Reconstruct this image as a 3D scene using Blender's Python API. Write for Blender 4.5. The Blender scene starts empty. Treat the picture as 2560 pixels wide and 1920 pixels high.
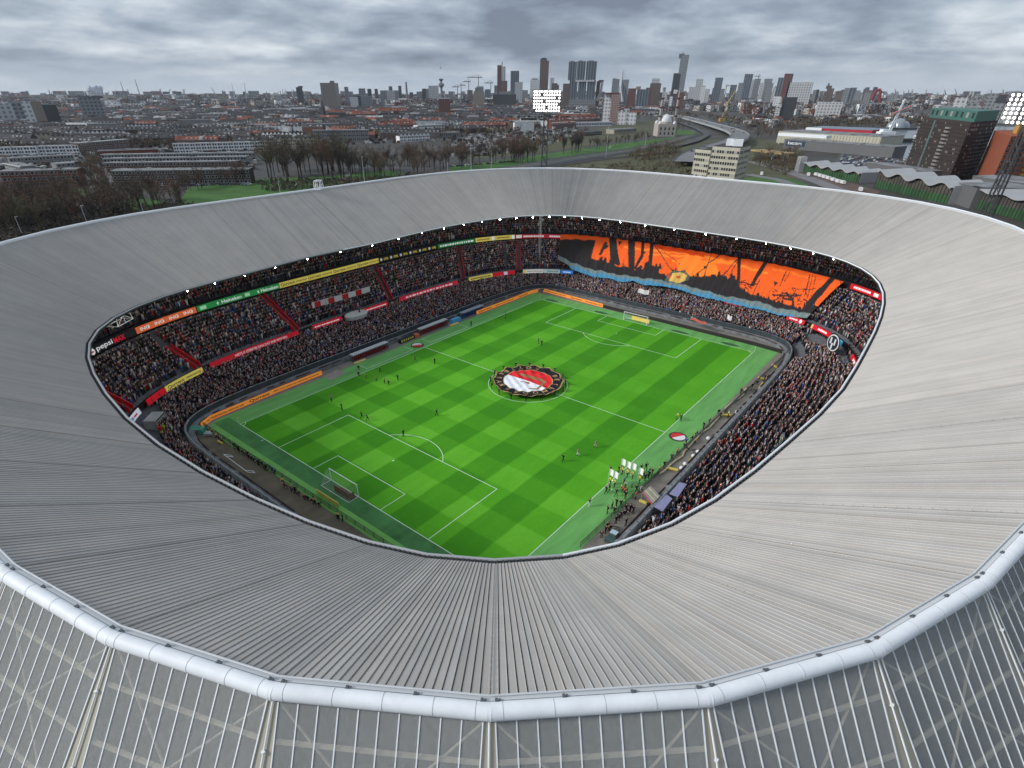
import bpy, math, random
import numpy as np
from mathutils import Vector, Matrix
random.seed(7); rng = np.random.default_rng(11)
SC = bpy.context.scene; COL = SC.collection
# ------------------------------------------------------------------ camera, light, exposure
PAN, TILT, FOC = 0.69403267, 0.57839231, 1383.848      # radians, radians, focal length in photo pixels (2560 wide)
EYE = np.array([-94.84760, -67.82154, 57.05021]); PCX, PCY = 1280 - 52.352, 960 + 169.400
cam = bpy.data.objects.new('camera', bpy.data.cameras.new('camera')); COL.objects.link(cam)
cam.location = EYE; cam.rotation_euler = (math.pi / 2 - TILT, 0, PAN - math.pi / 2)
cam.data.sensor_width = 36.0; cam.data.lens = 36.0 * FOC / 2560
cam.data.shift_x = 52.352 / 2560; cam.data.shift_y = 169.400 / 2560
cam.data.clip_start = 0.5; cam.data.clip_end = 60000
SC.camera = cam
SC.view_settings.view_transform = 'Standard'; SC.view_settings.look = 'None'
SC.view_settings.exposure = 1.0; SC.view_settings.gamma = 1.0
SC.view_settings.use_curve_mapping = False
SC.cycles.use_denoising = True
try: SC.cycles.denoiser = 'OPENIMAGEDENOISE'
except Exception: pass
SC.cycles.max_bounces = 6; SC.cycles.diffuse_bounces = 5; SC.cycles.glossy_bounces = 2
SC.cycles.transmission_bounces = 3; SC.cycles.transparent_max_bounces = 8; SC.cycles.volume_bounces = 0
SC.cycles.sample_clamp_indirect = 6
SUN_AZ, SUN_EL = math.radians(140), math.radians(30)    # towards the sun, counter-clockwise from +X
sun = bpy.data.objects.new('sun', bpy.data.lights.new('sun', 'SUN')); COL.objects.link(sun)
sun.data.energy = 1.5; sun.data.angle = math.radians(14); sun.data.color = (1.0, 0.97, 0.93)
sd = Vector((math.cos(SUN_AZ) * math.cos(SUN_EL), math.sin(SUN_AZ) * math.cos(SUN_EL), math.sin(SUN_EL)))
sun.rotation_euler = sd.to_track_quat('Z', 'Y').to_euler()
W = bpy.data.worlds.new('World'); SC.world = W; W.use_nodes = True
nt = W.node_tree; nt.nodes.clear(); N = nt.nodes.new; LK = nt.links.new
def mth(op, a, b=None, tree=None, clamp=False):
    t = tree or nt; n = t.nodes.new('ShaderNodeMath'); n.operation = op; n.use_clamp = clamp
    for i, v in enumerate((a, b)):
        if v is None: continue
        if isinstance(v, (int, float)): n.inputs[i].default_value = v
        else: t.links.new(v, n.inputs[i])
    return n.outputs[0]
wo = N('ShaderNodeOutputWorld'); sky = N('ShaderNodeTexSky'); sky.sky_type = 'NISHITA'; sky.sun_disc = False
sky.sun_elevation = SUN_EL; sky.sun_rotation = math.pi / 2 - SUN_AZ
b_sky = N('ShaderNodeBackground'); LK(sky.outputs[0], b_sky.inputs[0]); b_sky.inputs[1].default_value = 0.05
tc = N('ShaderNodeTexCoord'); sp = N('ShaderNodeSeparateXYZ'); LK(tc.outputs['Generated'], sp.inputs[0])
zc = mth('MAXIMUM', sp.outputs[2], 0.0); dn = mth('ADD', zc, 0.19)
cb = N('ShaderNodeCombineXYZ'); LK(mth('DIVIDE', sp.outputs[0], dn), cb.inputs[0]); LK(mth('DIVIDE', sp.outputs[1], dn), cb.inputs[1])
def wnoise(scale, det, rough, dist, off):
    mp = N('ShaderNodeMapping'); LK(cb.outputs[0], mp.inputs[0]); mp.inputs['Location'].default_value = off
    n = N('ShaderNodeTexNoise'); LK(mp.outputs[0], n.inputs['Vector']); n.inputs['Scale'].default_value = scale
    n.inputs['Detail'].default_value = det; n.inputs['Roughness'].default_value = rough; n.inputs['Distortion'].default_value = dist
    return n.outputs[0]
n1 = wnoise(1.75, 14, 0.56, 0.12, (3.1, 0.7, 0)); n2 = wnoise(0.55, 5, 0.5, 0.1, (1.3, 4.2, 0))
cv = mth('ADD', mth('MULTIPLY', n1, 0.60), mth('MULTIPLY', n2, 0.54))
rp = N('ShaderNodeValToRGB'); LK(cv, rp.inputs[0]); e = rp.color_ramp.elements
e[0].position = 0.43; e[0].color = (0.150, 0.182, 0.240, 1)
e[1].position = 0.72; e[1].color = (0.68, 0.72, 0.76, 1)
for pos, c in ((0.50, (0.225, 0.275, 0.345, 1)), (0.57, (0.335, 0.39, 0.46, 1)), (0.63, (0.47, 0.525, 0.585, 1))):
    x = rp.color_ramp.elements.new(pos); x.color = c
hz = mth('SUBTRACT', 1.0, mth('MULTIPLY', zc, 26.0), clamp=True)
mh = N('ShaderNodeMixRGB'); LK(mth('MULTIPLY', hz, 0.80), mh.inputs[0]); LK(rp.outputs[0], mh.inputs[1]); mh.inputs[2].default_value = (0.50, 0.565, 0.63, 1)
b_cl = N('ShaderNodeBackground'); LK(mh.outputs[0], b_cl.inputs[0]); b_cl.inputs[1].default_value = 0.66
mx = N('ShaderNodeMixShader'); mx.inputs[0].default_value = 0.93
LK(b_sky.outputs[0], mx.inputs[1]); LK(b_cl.outputs[0], mx.inputs[2]); LK(mx.outputs[0], wo.inputs[0])

# ------------------------------------------------------------------ measuring: photo pixel -> place
_f = np.array([math.cos(TILT) * math.cos(PAN), math.cos(TILT) * math.sin(PAN), -math.sin(TILT)])
_r = np.array([math.sin(PAN), -math.cos(PAN), 0.0]); _u = np.cross(_r, _f)
def ray(x, y): return _f + _r * (x - PCX) / FOC - _u * (y - PCY) / FOC
def G(x, y, z=0.0):
    d = ray(x, y); return EYE + d * ((z - EYE[2]) / d[2])
def AT(x, y, D):
    d = ray(x, y); return EYE + d * (D / math.hypot(d[0], d[1]))
def pix(P):
    d = np.asarray(P, float) - EYE; w = d @ _f
    return PCX + FOC * (d @ _r) / w, PCY - FOC * (d @ _u) / w
def GD(x, D, z=0.0):
    """ground point at horizontal distance D that shows at column x"""
    y = 226.0
    for _ in range(12):
        p = AT(x, y, D); q = pix((p[0], p[1], z)); y = q[1]
        p = AT(x, y, D)
    return np.array([p[0], p[1], z])

# ------------------------------------------------------------------ materials
def lin(c):
    return tuple((v / 255 / 12.92 if v / 255 <= 0.04045 else ((v / 255 + 0.055) / 1.055) ** 2.4) for v in c)
MATS = {}
def pm(name, col, rough=0.75, metal=0.0, var=0.0, scale=1.0, attr=False, alpha=None, spec=0.35, emit=None, bump=0.0, stretch=None):
    if name in MATS: return MATS[name]
    m = bpy.data.materials.new(name); m.use_nodes = True; t = m.node_tree; b = t.nodes['Principled BSDF']
    b.inputs['Roughness'].default_value = rough; b.inputs['Metallic'].default_value = metal
    b.inputs['Specular IOR Level'].default_value = spec
    b.inputs['Base Color'].default_value = (*col, 1); src = None
    if attr:
        a = t.nodes.new('ShaderNodeAttribute'); a.attribute_name = 'Col'; src = a.outputs['Color']
        if not isinstance(attr, bool):
            mm = t.nodes.new('ShaderNodeMixRGB'); mm.blend_type = 'MULTIPLY'; mm.inputs[0].default_value = 1
            t.links.new(src, mm.inputs[1]); mm.inputs[2].default_value = (*col, 1); src = mm.outputs[0]
    if var:
        tcn = t.nodes.new('ShaderNodeTexCoord'); mp = t.nodes.new('ShaderNodeMapping'); t.links.new(tcn.outputs['Object'], mp.inputs[0])
        if stretch: mp.inputs['Scale'].default_value = stretch
        n = t.nodes.new('ShaderNodeTexNoise'); n.inputs['Scale'].default_value = scale; n.inputs['Detail'].default_value = 6; n.inputs['Roughness'].default_value = 0.65
        t.links.new(mp.outputs[0], n.inputs['Vector'])
        r = t.nodes.new('ShaderNodeMapRange'); t.links.new(n.outputs[0], r.inputs[0])
        r.inputs['From Min'].default_value = 0.3; r.inputs['From Max'].default_value = 0.7
        r.inputs['To Min'].default_value = 1 - var; r.inputs['To Max'].default_value = 1 + var
        mm = t.nodes.new('ShaderNodeMixRGB'); mm.blend_type = 'MULTIPLY'; mm.inputs[0].default_value = 1
        if src: t.links.new(src, mm.inputs[1])
        else: mm.inputs[1].default_value = (*col, 1)
        cc = t.nodes.new('ShaderNodeCombineXYZ'); [t.links.new(r.outputs[0], cc.inputs[i]) for i in range(3)]
        t.links.new(cc.outputs[0], mm.inputs[2]); src = mm.outputs[0]
        if bump:
            bp = t.nodes.new('ShaderNodeBump'); bp.inputs['Strength'].default_value = bump; bp.inputs['Distance'].default_value = 0.1
            t.links.new(n.outputs[0], bp.inputs['Height']); t.links.new(bp.outputs[0], b.inputs['Normal'])
    if src: t.links.new(src, b.inputs['Base Color'])
    if alpha is not None: b.inputs['Alpha'].default_value = alpha
    if emit:
        b.inputs['Emission Color'].default_value = (*emit[0], 1); b.inputs['Emission Strength'].default_value = emit[1]
        m.cycles.emission_sampling = 'NONE'
    MATS[name] = m; return m

# ------------------------------------------------------------------ mesh builder and bookkeeping
class MB:
    def __init__(s): s.v = []; s.f = []; s.m = []
    def add(s, vs, fs, mi=0):
        o = len(s.v); s.v.extend([tuple(map(float, p)) for p in vs]); s.f.extend([tuple(i + o for i in q) for q in fs]); s.m.extend([mi] * len(fs))
    def quad(s, a, b, c, d, mi=0): s.add((a, b, c, d), ((0, 1, 2, 3),), mi)
    def box(s, c, d, rz=0.0, mi=0, top=1.0):
        x, y, z = d[0] / 2, d[1] / 2, d[2] / 2; cs, sn = math.cos(rz), math.sin(rz); vs = []
        for k, q in ((-1, 1.0), (1, top)):
            for a, b in ((-1, -1), (1, -1), (1, 1), (-1, 1)):
                px, py = a * x * q, b * y * q; vs.append((c[0] + px * cs - py * sn, c[1] + px * sn + py * cs, c[2] + k * z))
        s.add(vs, ((3, 2, 1, 0), (4, 5, 6, 7), (0, 1, 5, 4), (1, 2, 6, 5), (2, 3, 7, 6), (3, 0, 4, 7)), mi)
    def prism(s, poly, z0, z1, mi=0, poly2=None, cap=True):
        n = len(poly); p2 = poly2 if poly2 is not None else poly
        vs = [(p[0], p[1], z0) for p in poly] + [(p[0], p[1], z1) for p in p2]
        fs = [(i, (i + 1) % n, n + (i + 1) % n, n + i) for i in range(n)]
        if cap: fs += [tuple(range(n, 2 * n)), tuple(range(n - 1, -1, -1))]
        s.add(vs, fs, mi)
    def tube(s, pts, r, n=6, mi=0, cap=True, r2=None):
        pts = [Vector(p) for p in pts]; rings = []; L = len(pts)
        for i, p in enumerate(pts):
            d = (pts[min(i + 1, L - 1)] - pts[max(i - 1, 0)]).normalized()
            a = d.cross(Vector((0, 0, 1)) if abs(d.z) < 0.95 else Vector((1, 0, 0))).normalized(); b = a.cross(d)
            rr = r if r2 is None else r + (r2 - r) * i / (L - 1)
            rings.append([p + (a * math.cos(2 * math.pi * k / n) + b * math.sin(2 * math.pi * k / n)) * rr for k in range(n)])
        vs = [q for R in rings for q in R]
        fs = [(i * n + k, i * n + (k + 1) % n, (i + 1) * n + (k + 1) % n, (i + 1) * n + k) for i in range(L - 1) for k in range(n)]
        if cap: fs += [tuple(range(n - 1, -1, -1)), tuple(range((L - 1) * n, L * n))]
        s.add(vs, fs, mi)
    def lathe(s, c, prof, n=16, mi=0):
        vs = []; fs = []
        for r, z in prof: vs += [(c[0] + r * math.cos(2 * math.pi * k / n), c[1] + r * math.sin(2 * math.pi * k / n), c[2] + z) for k in range(n)]
        for i in range(len(prof) - 1): fs += [(i * n + k, i * n + (k + 1) % n, (i + 1) * n + (k + 1) % n, (i + 1) * n + k) for k in range(n)]
        fs.append(tuple(range((len(prof) - 1) * n, len(prof) * n))); s.add(vs, fs, mi)
    def build(s, name, mats, parent=None, **kw):
        me = bpy.data.meshes.new(name); me.from_pydata(s.v, [], s.f); mats = mats if isinstance(mats, (list, tuple)) else [mats]
        for m in mats: me.materials.append(m)
        if len(mats) > 1: me.polygons.foreach_set('material_index', s.m)
        me.update(); return link(name, me, parent, **kw)
def link(name, data, parent=None, label=None, cat=None, group=None, kind=None, loc=None, rz=None):
    o = bpy.data.objects.new(name, data); COL.objects.link(o)
    if parent is not None: o.parent = parent
    if label: o['label'] = label
    if cat: o['category'] = cat
    if group: o['group'] = group
    if kind: o['kind'] = kind
    if loc is not None: o.location = loc
    if rz is not None: o.rotation_euler = (0, 0, rz)
    return o
def thing(name, label, cat, group=None, loc=(0, 0, 0), rz=0.0): return link(name, None, None, label, cat, group, None, loc, rz)
def npmesh(name, V, F, mats, cols=None, mi=None):
    """V (n,3) array, F (m,k) array of equal-sized faces"""
    me = bpy.data.meshes.new(name); V = np.ascontiguousarray(V, np.float32); F = np.ascontiguousarray(F, np.int32); k = F.shape[1]
    me.vertices.add(len(V)); me.vertices.foreach_set('co', V.ravel()); me.loops.add(F.size); me.loops.foreach_set('vertex_index', F.ravel())
    me.polygons.add(len(F)); me.polygons.foreach_set('loop_start', np.arange(0, F.size, k, dtype=np.int32))
    try: me.polygons.foreach_set('loop_total', np.full(len(F), k, np.int32))
    except Exception: pass
    for m in (mats if isinstance(mats, (list, tuple)) else [mats]): me.materials.append(m)
    if mi is not None: me.polygons.foreach_set('material_index', np.ascontiguousarray(mi, np.int32))
    if cols is not None:
        a = me.color_attributes.new('Col', 'FLOAT_COLOR', 'POINT'); c = np.ones((len(V), 4), np.float32); c[:, :3] = cols
        a.data.foreach_set('color', c.ravel())
    me.update(calc_edges=True); me.validate(); return me
def inpoly(px, py, poly):
    px = np.asarray(px); py = np.asarray(py); r = np.zeros(px.shape, bool); n = len(poly); j = n - 1
    for i in range(n):
        (xi, yi), (xj, yj) = poly[i], poly[j]
        if yi != yj: r ^= ((yi > py) != (yj > py)) & (px < (xj - xi) * (py - yi) / (yj - yi) + xi)
        j = i
    return r
_tx = {}
def text2d(s, bold=False):
    if s not in _tx:
        cu = bpy.data.curves.new('lettering', 'FONT'); cu.body = s; cu.size = 1.0; cu.resolution_u = 3; cu.offset = 0.018
        o = bpy.data.objects.new('lettering', cu); me = bpy.data.meshes.new_from_object(o)
        V = np.array([v.co[:2] for v in me.vertices]) if len(me.vertices) else np.zeros((0, 2)); F = [tuple(p.vertices) for p in me.polygons]
        bpy.data.objects.remove(o); bpy.data.curves.remove(cu); bpy.data.meshes.remove(me)
        if len(V): V = V - np.array([V[:, 0].min(), 0])
        _tx[s] = (V, F)
    return _tx[s]
# ------------------------------------------------------------------ the stadium: measured radii of the roof's two edges, every 2.5 degrees
RI = np.array( [74.29,74.37,74.6,74.99,75.5,76.13,76.83,77.56,78.26,78.88,79.35,79.59,79.58,79.26,78.64,77.73,76.55,75.17,73.65,72.05,70.43,68.85,67.33,65.89,64.54,63.27,62.08,60.95,59.88,58.89,57.99,57.2,56.55,56.07,55.77,55.68,55.77,56.05,56.46,56.97,57.54,58.13,58.74,59.37,60.02,60.75,61.58,62.57,63.74,65.13,66.73,68.5,70.4,72.34,74.24,76.01,77.55,78.81,79.74,80.33,80.6,80.61,80.41,80.08,79.69,79.31,78.97,78.7,78.51,78.38,78.31,78.28,78.29,78.36,78.47,78.62,78.84,79.12,79.48,79.93,80.43,80.96,81.46,81.86,82.1,82.1,81.83,81.26,80.38,79.23,77.84,76.29,74.66,73.01,71.42,69.94,68.6,67.42,66.4,65.52,64.76,64.11,63.52,63.0,62.54,62.14,61.81,61.56,61.42,61.39,61.48,61.69,62.01,62.44,62.98,63.62,64.36,65.2,66.16,67.22,68.39,69.66,71.01,72.41,73.81,75.18,76.45,77.57,78.5,79.19,79.64,79.82,79.77,79.51,79.07,78.52,77.89,77.24,76.59,75.98,75.44,74.98,74.62,74.38])
RO = np.array( [95.99,96.24,96.7,97.33,98.09,98.93,99.78,100.59,101.32,101.91,102.32,102.54,102.54,102.31,101.85,101.17,100.28,99.21,97.97,96.58,95.09,93.5,91.86,90.18,88.5,86.85,85.26,83.76,82.38,81.14,80.06,79.14,78.38,77.8,77.39,77.14,77.06,77.16,77.43,77.88,78.51,79.32,80.3,81.43,82.7,84.08,85.52,87.01,88.49,89.95,91.34,92.65,93.87,94.99,95.99,96.87,97.61,98.22,98.66,98.95,99.06,99.01,98.81,98.46,97.99,97.43,96.83,96.23,95.67,95.21,94.88,94.73,94.79,95.07,95.54,96.17,96.92,97.74,98.58,99.41,100.17,100.83,101.36,101.74,101.94,101.95,101.75,101.35,100.73,99.91,98.89,97.69,96.33,94.84,93.25,91.6,89.93,88.3,86.75,85.32,84.05,82.96,82.05,81.33,80.78,80.4,80.15,80.02,80.0,80.08,80.28,80.6,81.05,81.64,82.4,83.32,84.41,85.65,87.01,88.46,89.96,91.48,92.97,94.4,95.74,96.97,98.07,99.01,99.8,100.4,100.83,101.07,101.13,101.0,100.72,100.28,99.73,99.09,98.41,97.73,97.1,96.56,96.18,95.97])
HI, HO = 22.8, 34.1
_T = np.radians(np.arange(0, 360.1, 2.5))
def rin(th): return np.interp(np.mod(th, 2 * np.pi), _T, np.append(RI, RI[0]))
def rout(th): return np.interp(np.mod(th, 2 * np.pi), _T, np.append(RO, RO[0]))
def se(th, a, b, n): return (np.abs(np.cos(th) / a) ** n + np.abs(np.sin(th) / b) ** n) ** (-1.0 / n)
class Ring:
    """closed curve round the pitch, by polar angle, at one height"""
    def __init__(s, a, b, n, cx=0, cy=0): s.p = (a, b, n, cx, cy)
    def __call__(s, th):
        a, b, n, cx, cy = s.p; th = np.asarray(th, float); r = se(th, a, b, n)
        return np.stack([cx + r * np.cos(th), cy + r * np.sin(th)], -1)
class PolarRing:
    def __init__(s, f, off=0.0): s.f = f; s.off = off
    def __call__(s, th): th = np.asarray(th, float); r = s.f(th) + s.off; return np.stack([r * np.cos(th), r * np.sin(th)], -1)
WALL = Ring(64.2, 44.6, 9.0); MID = Ring(75.4, 59.2, 3.68, -1.6, -1.8); LED = Ring(85.9, 70.6, 3.36, 0.2, -0.9)
ZW, ZB, ZLO, ZL = 0.85, 4.4, 3.5, 13.0           # first row, mid ribbon foot, back of the lower tier, upper ribbon foot
stadium = thing('stadium', 'oval football stadium with ribbed grey metal roof open over a green pitch', 'stadium')
M_ROOF = pm('roof metal', (0.465, 0.442, 0.415), rough=0.68, attr=(0.465, 0.442, 0.415), var=0.07, scale=0.22, spec=0.3)
M_UNDER = pm('roof underlay', (0.05, 0.05, 0.055), rough=0.9)
M_WHITE = pm('white painted steel', (0.80, 0.83, 0.86), rough=0.55, var=0.07, scale=0.9)
M_GALV = pm('galvanised steel', (0.42, 0.44, 0.46), rough=0.45, metal=0.3)
M_DARK = pm('dark steel', (0.035, 0.037, 0.04), rough=0.6)
M_BEIGE = pm('beige painted steel', (0.80, 0.73, 0.56), rough=0.6)
M_CONC = pm('stand concrete', (0.085, 0.092, 0.105), rough=0.9, var=0.25, scale=0.6)
M_CONCL = pm('light concrete', (0.34, 0.36, 0.37), rough=0.85, var=0.15, scale=0.5)
M_WALLD = pm('dark boarded wall', (0.045, 0.06, 0.07), rough=0.6, var=0.15, scale=0.4)
M_RED = pm('red paint', (0.50, 0.012, 0.018), rough=0.5, var=0.08, scale=1)
M_BLACK = pm('black sheet', (0.012, 0.012, 0.014), rough=0.6)
# --- vertices of the roof polygon
NEARV = [(-92.41, -41.21), (-88.88, -49.99), (-83.37, -58.18), (-76.58, -65.29), (-68.83, -70.63), (-60.04, -74.41)]
t0, t1 = [math.atan2(p[1], p[0]) for p in (NEARV[0], NEARV[-1])]
tt = np.linspace(t1, t0 + 2 * math.pi, 4000); pts = PolarRing(rout)(tt); L = np.concatenate([[0], np.cumsum(np.linalg.norm(np.diff(pts, axis=0), axis=1))])
nv = round(L[-1] / 9.65); th_rest = np.interp(np.linspace(0, L[-1], nv + 1)[1:-1], L, tt)
OUT = NEARV + [tuple(p) for p in PolarRing(rout)(th_rest)]; NV = len(OUT)
_di = np.linspace(0, 2 * np.pi, 1441); _pi = PolarRing(rin)(_di)
def inner_of(i):
    """where the seam from outer vertex i meets the inner edge: along the inward normal"""
    p = np.array(OUT[i]); a, b = np.array(OUT[i - 1]), np.array(OUT[(i + 1) % NV]); d = b - a; n = np.array([-d[1], d[0]]) / np.linalg.norm(d)
    q = _pi - p; along = q @ n; side = np.abs(q @ (d / np.linalg.norm(d))); side[(along < 5) | (along > 40)] = 1e9
    return tuple(_pi[np.argmin(side)])
INN = [inner_of(i) for i in range(NV)]
NP = 22
def shade(j, s):
    r = random.Random(s * 977 + j * 13 + 5); g = 1 + r.uniform(-0.06, 0.06) + 0.012 * math.sin(s * 2.3 + j // 5 * 1.7)
    if r.random() < 0.10: g *= r.uniform(0.86, 0.95)
    w = r.uniform(-0.018, 0.018); return (g * (1 + w), g, g * (1 - w))
def panel_geo(s, j):
    i2 = (s + 1) % NV; A0, A1, B0, B1 = [np.array(q) for q in (OUT[s], OUT[i2], INN[s], INN[i2])]; o = []
    for q, (P0, P1, z) in enumerate(((A0, A1, HO - 0.25), (B0, B1, HI))):
        d = P1 - P0; w = np.linalg.norm(d) / NP; e = d / np.linalg.norm(d); base = P0 + d * (j / NP); gap = 0.022 if q == 0 else 0.016
        for x, h in ((gap, -0.13), (gap + 0.01, 0.0), (w - 0.075, 0.0), (w - 0.062, 0.050), (w - 0.030, 0.050), (w - 0.010, -0.13)):
            p = base + e * x; o.append((p[0], p[1], z + h))
    return o, [(k, k + 1, k + 7, k + 6) for k in range(5)] + [(5, 4, 3, 2, 1, 0), (6, 7, 8, 9, 10, 11)]
def nearest(s): return math.hypot((OUT[s][0] + OUT[(s + 1) % NV][0]) / 2 - EYE[0], (OUT[s][1] + OUT[(s + 1) % NV][1]) / 2 - EYE[1])
order = sorted([(nearest(s), s, j) for s in range(NV) for j in range(NP)]); first = set((s, j) for _, s, j in order[:300])
BV, BF, BC = [], [], []
for s in range(NV):
    for j in range(NP):
        v, f = panel_geo(s, j); c = shade(j, s)
        if (s, j) in first:
            me = bpy.data.meshes.new('roof_panel'); me.from_pydata(v, [], f); me.materials.append(M_ROOF)
            a = me.color_attributes.new('Col', 'FLOAT_COLOR', 'POINT'); a.data.foreach_set('color', np.array([(*c, 1)] * len(v), np.float32).ravel())
            link('roof_panel', me, stadium)
        else:
            o = len(BV); BV += v; BF += [tuple(k + o for k in q) for q in f if len(q) == 4]; BC += [c] * len(v)
link('roof_sheeting', npmesh('roof_sheeting', np.array(BV), np.array(BF), M_ROOF, np.array(BC)), stadium, kind='stuff')
mb = MB()
for s in range(NV):
    i = (s + 1) % NV
    for j in range(NP):
        a_, b_ = [[tuple(np.array(Q[s]) + (np.array(Q[i]) - np.array(Q[s])) * (k / NP)) for k in (j, j + 1)] for Q in (OUT, INN)]
        mb.quad((*a_[0], HO - 0.43), (*a_[1], HO - 0.43), (*b_[1], HI - 0.16), (*b_[0], HI - 0.16))
mb.build('roof_deck', M_UNDER, stadium)
mb = MB()
for s in range(NV):
    i = (s + 1) % NV
    mb.quad((*OUT[i], HO - 0.75), (*OUT[s], HO - 0.75), (*INN[s], HI - 0.45), (*INN[i], HI - 0.45))
mb.build('roof_lining', pm('pale roof lining', (0.80, 0.80, 0.78), rough=0.9), stadium)
for s in range(NV):                                       # inner gutter, one length per bay, with brackets over a dark sheet painted as the shadow gap
    i = (s + 1) % NV; a, b = Vector((*INN[s], HI - 0.05)), Vector((*INN[i], HI - 0.05)); d = (b - a).normalized(); n = Vector((-d.y, d.x, 0))
    m = MB(); a2, b2 = a + d * 0.04, b - d * 0.04; q = n * 0.50
    m.tube([a2 + q, b2 + q], 0.15, 8); g = m.build('gutter', M_GALV if 1.5 < (math.atan2(a.y, a.x) % 6.28) < 3.75 else M_WHITE, stadium)
    m = MB()
    for k in range(12):
        c = a.lerp(b, (k + 0.5) / 12) + n * 0.18; m.box((c.x, c.y, HI - 0.06), (0.16, 0.36, 0.10), math.atan2(d.y, d.x))
    m.quad(a + n * 0.02 - Vector((0, 0, .2)), b + n * 0.02 - Vector((0, 0, .2)), b + n * 0.72 - Vector((0, 0, .32)), a + n * 0.72 - Vector((0, 0, .32)))
    m.build('bracket_shadow_gap', M_DARK, g)
for s in range(NV):                                       # hip seam with its row of anchor studs
    if nearest(s) > 75: continue
    a, b = Vector((*OUT[s], HO - 0.14)), Vector((*INN[s], HI + 0.09)); m = MB(); m.tube([a, b], 0.022, 4); sm_ = m.build('hip_seam', M_ROOF, stadium); at_ = sm_.data.color_attributes.new('Col', 'FLOAT_COLOR', 'POINT'); at_.data.foreach_set('color', np.tile(np.array([.8, .8, .8, 1], np.float32), len(sm_.data.vertices)))
    if s % 2 == 0:
        m = MB(); n_ = int((b - a).length / 0.75); m.v = []
        for k in range(1, n_): c = a.lerp(b, k / n_); m.box((c.x, c.y, c.z + .09), (.06, .06, .05))
        m.build('anchor_studs', M_GALV, stadium, kind='stuff')
M_RFILL = pm('roof fill lamp', (1, 1, 1), emit=((1, .96, .90), 150.0)); M_RFILL.cycles.emission_sampling = 'AUTO'; lamp_me = None
for s in range(NV):                                       # far-right lamps carried on round the whole edge, added to brighten the upper tier
    a, b = np.array(OUT[s]), np.array(INN[s]); d = (a - b) / np.linalg.norm(a - b); c = b + d * 0.9
    if lamp_me is None: m = MB(); m.lathe((0, 0, 0), ((.09, -.12), (.15, 0), (.11, .12), (.03, .15)), 8); lamp_me = m.build('roof_fill_lamp', M_RFILL, stadium, loc=(*c, HI - .8)).data
    else: link('roof_fill_lamp', lamp_me, stadium, loc=(*c, HI - .8))
# --- outer rim: tube, flashing, collars, brackets; slanted glazed skirt below it
R_T = 0.42
def outw(s):
    i = (s + 1) % NV; d = np.array(OUT[i]) - np.array(OUT[s]); d /= np.linalg.norm(d); return d, np.array([d[1], -d[0]])
if np.dot(outw(0)[1], np.array(OUT[0])) < 0: raise ValueError('rim winding')
def voff(s, off):                                          # vertex s pushed outward along its mitre
    n0, n1 = outw((s - 1) % NV)[1], outw(s)[1]; m = n0 + n1; m = m / (m @ n0); return np.array(OUT[s]) + m * off
SK_A = math.radians(49); SK_L = 19.0
M_PANE = pm('ribbed translucent sheet', (0.42, 0.43, 0.415), rough=0.22, alpha=0.38, spec=0.5, var=0.13, scale=0.8, stretch=(7, 7, 0.3))
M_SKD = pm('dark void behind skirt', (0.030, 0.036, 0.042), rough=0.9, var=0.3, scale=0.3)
skm = {}
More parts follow.
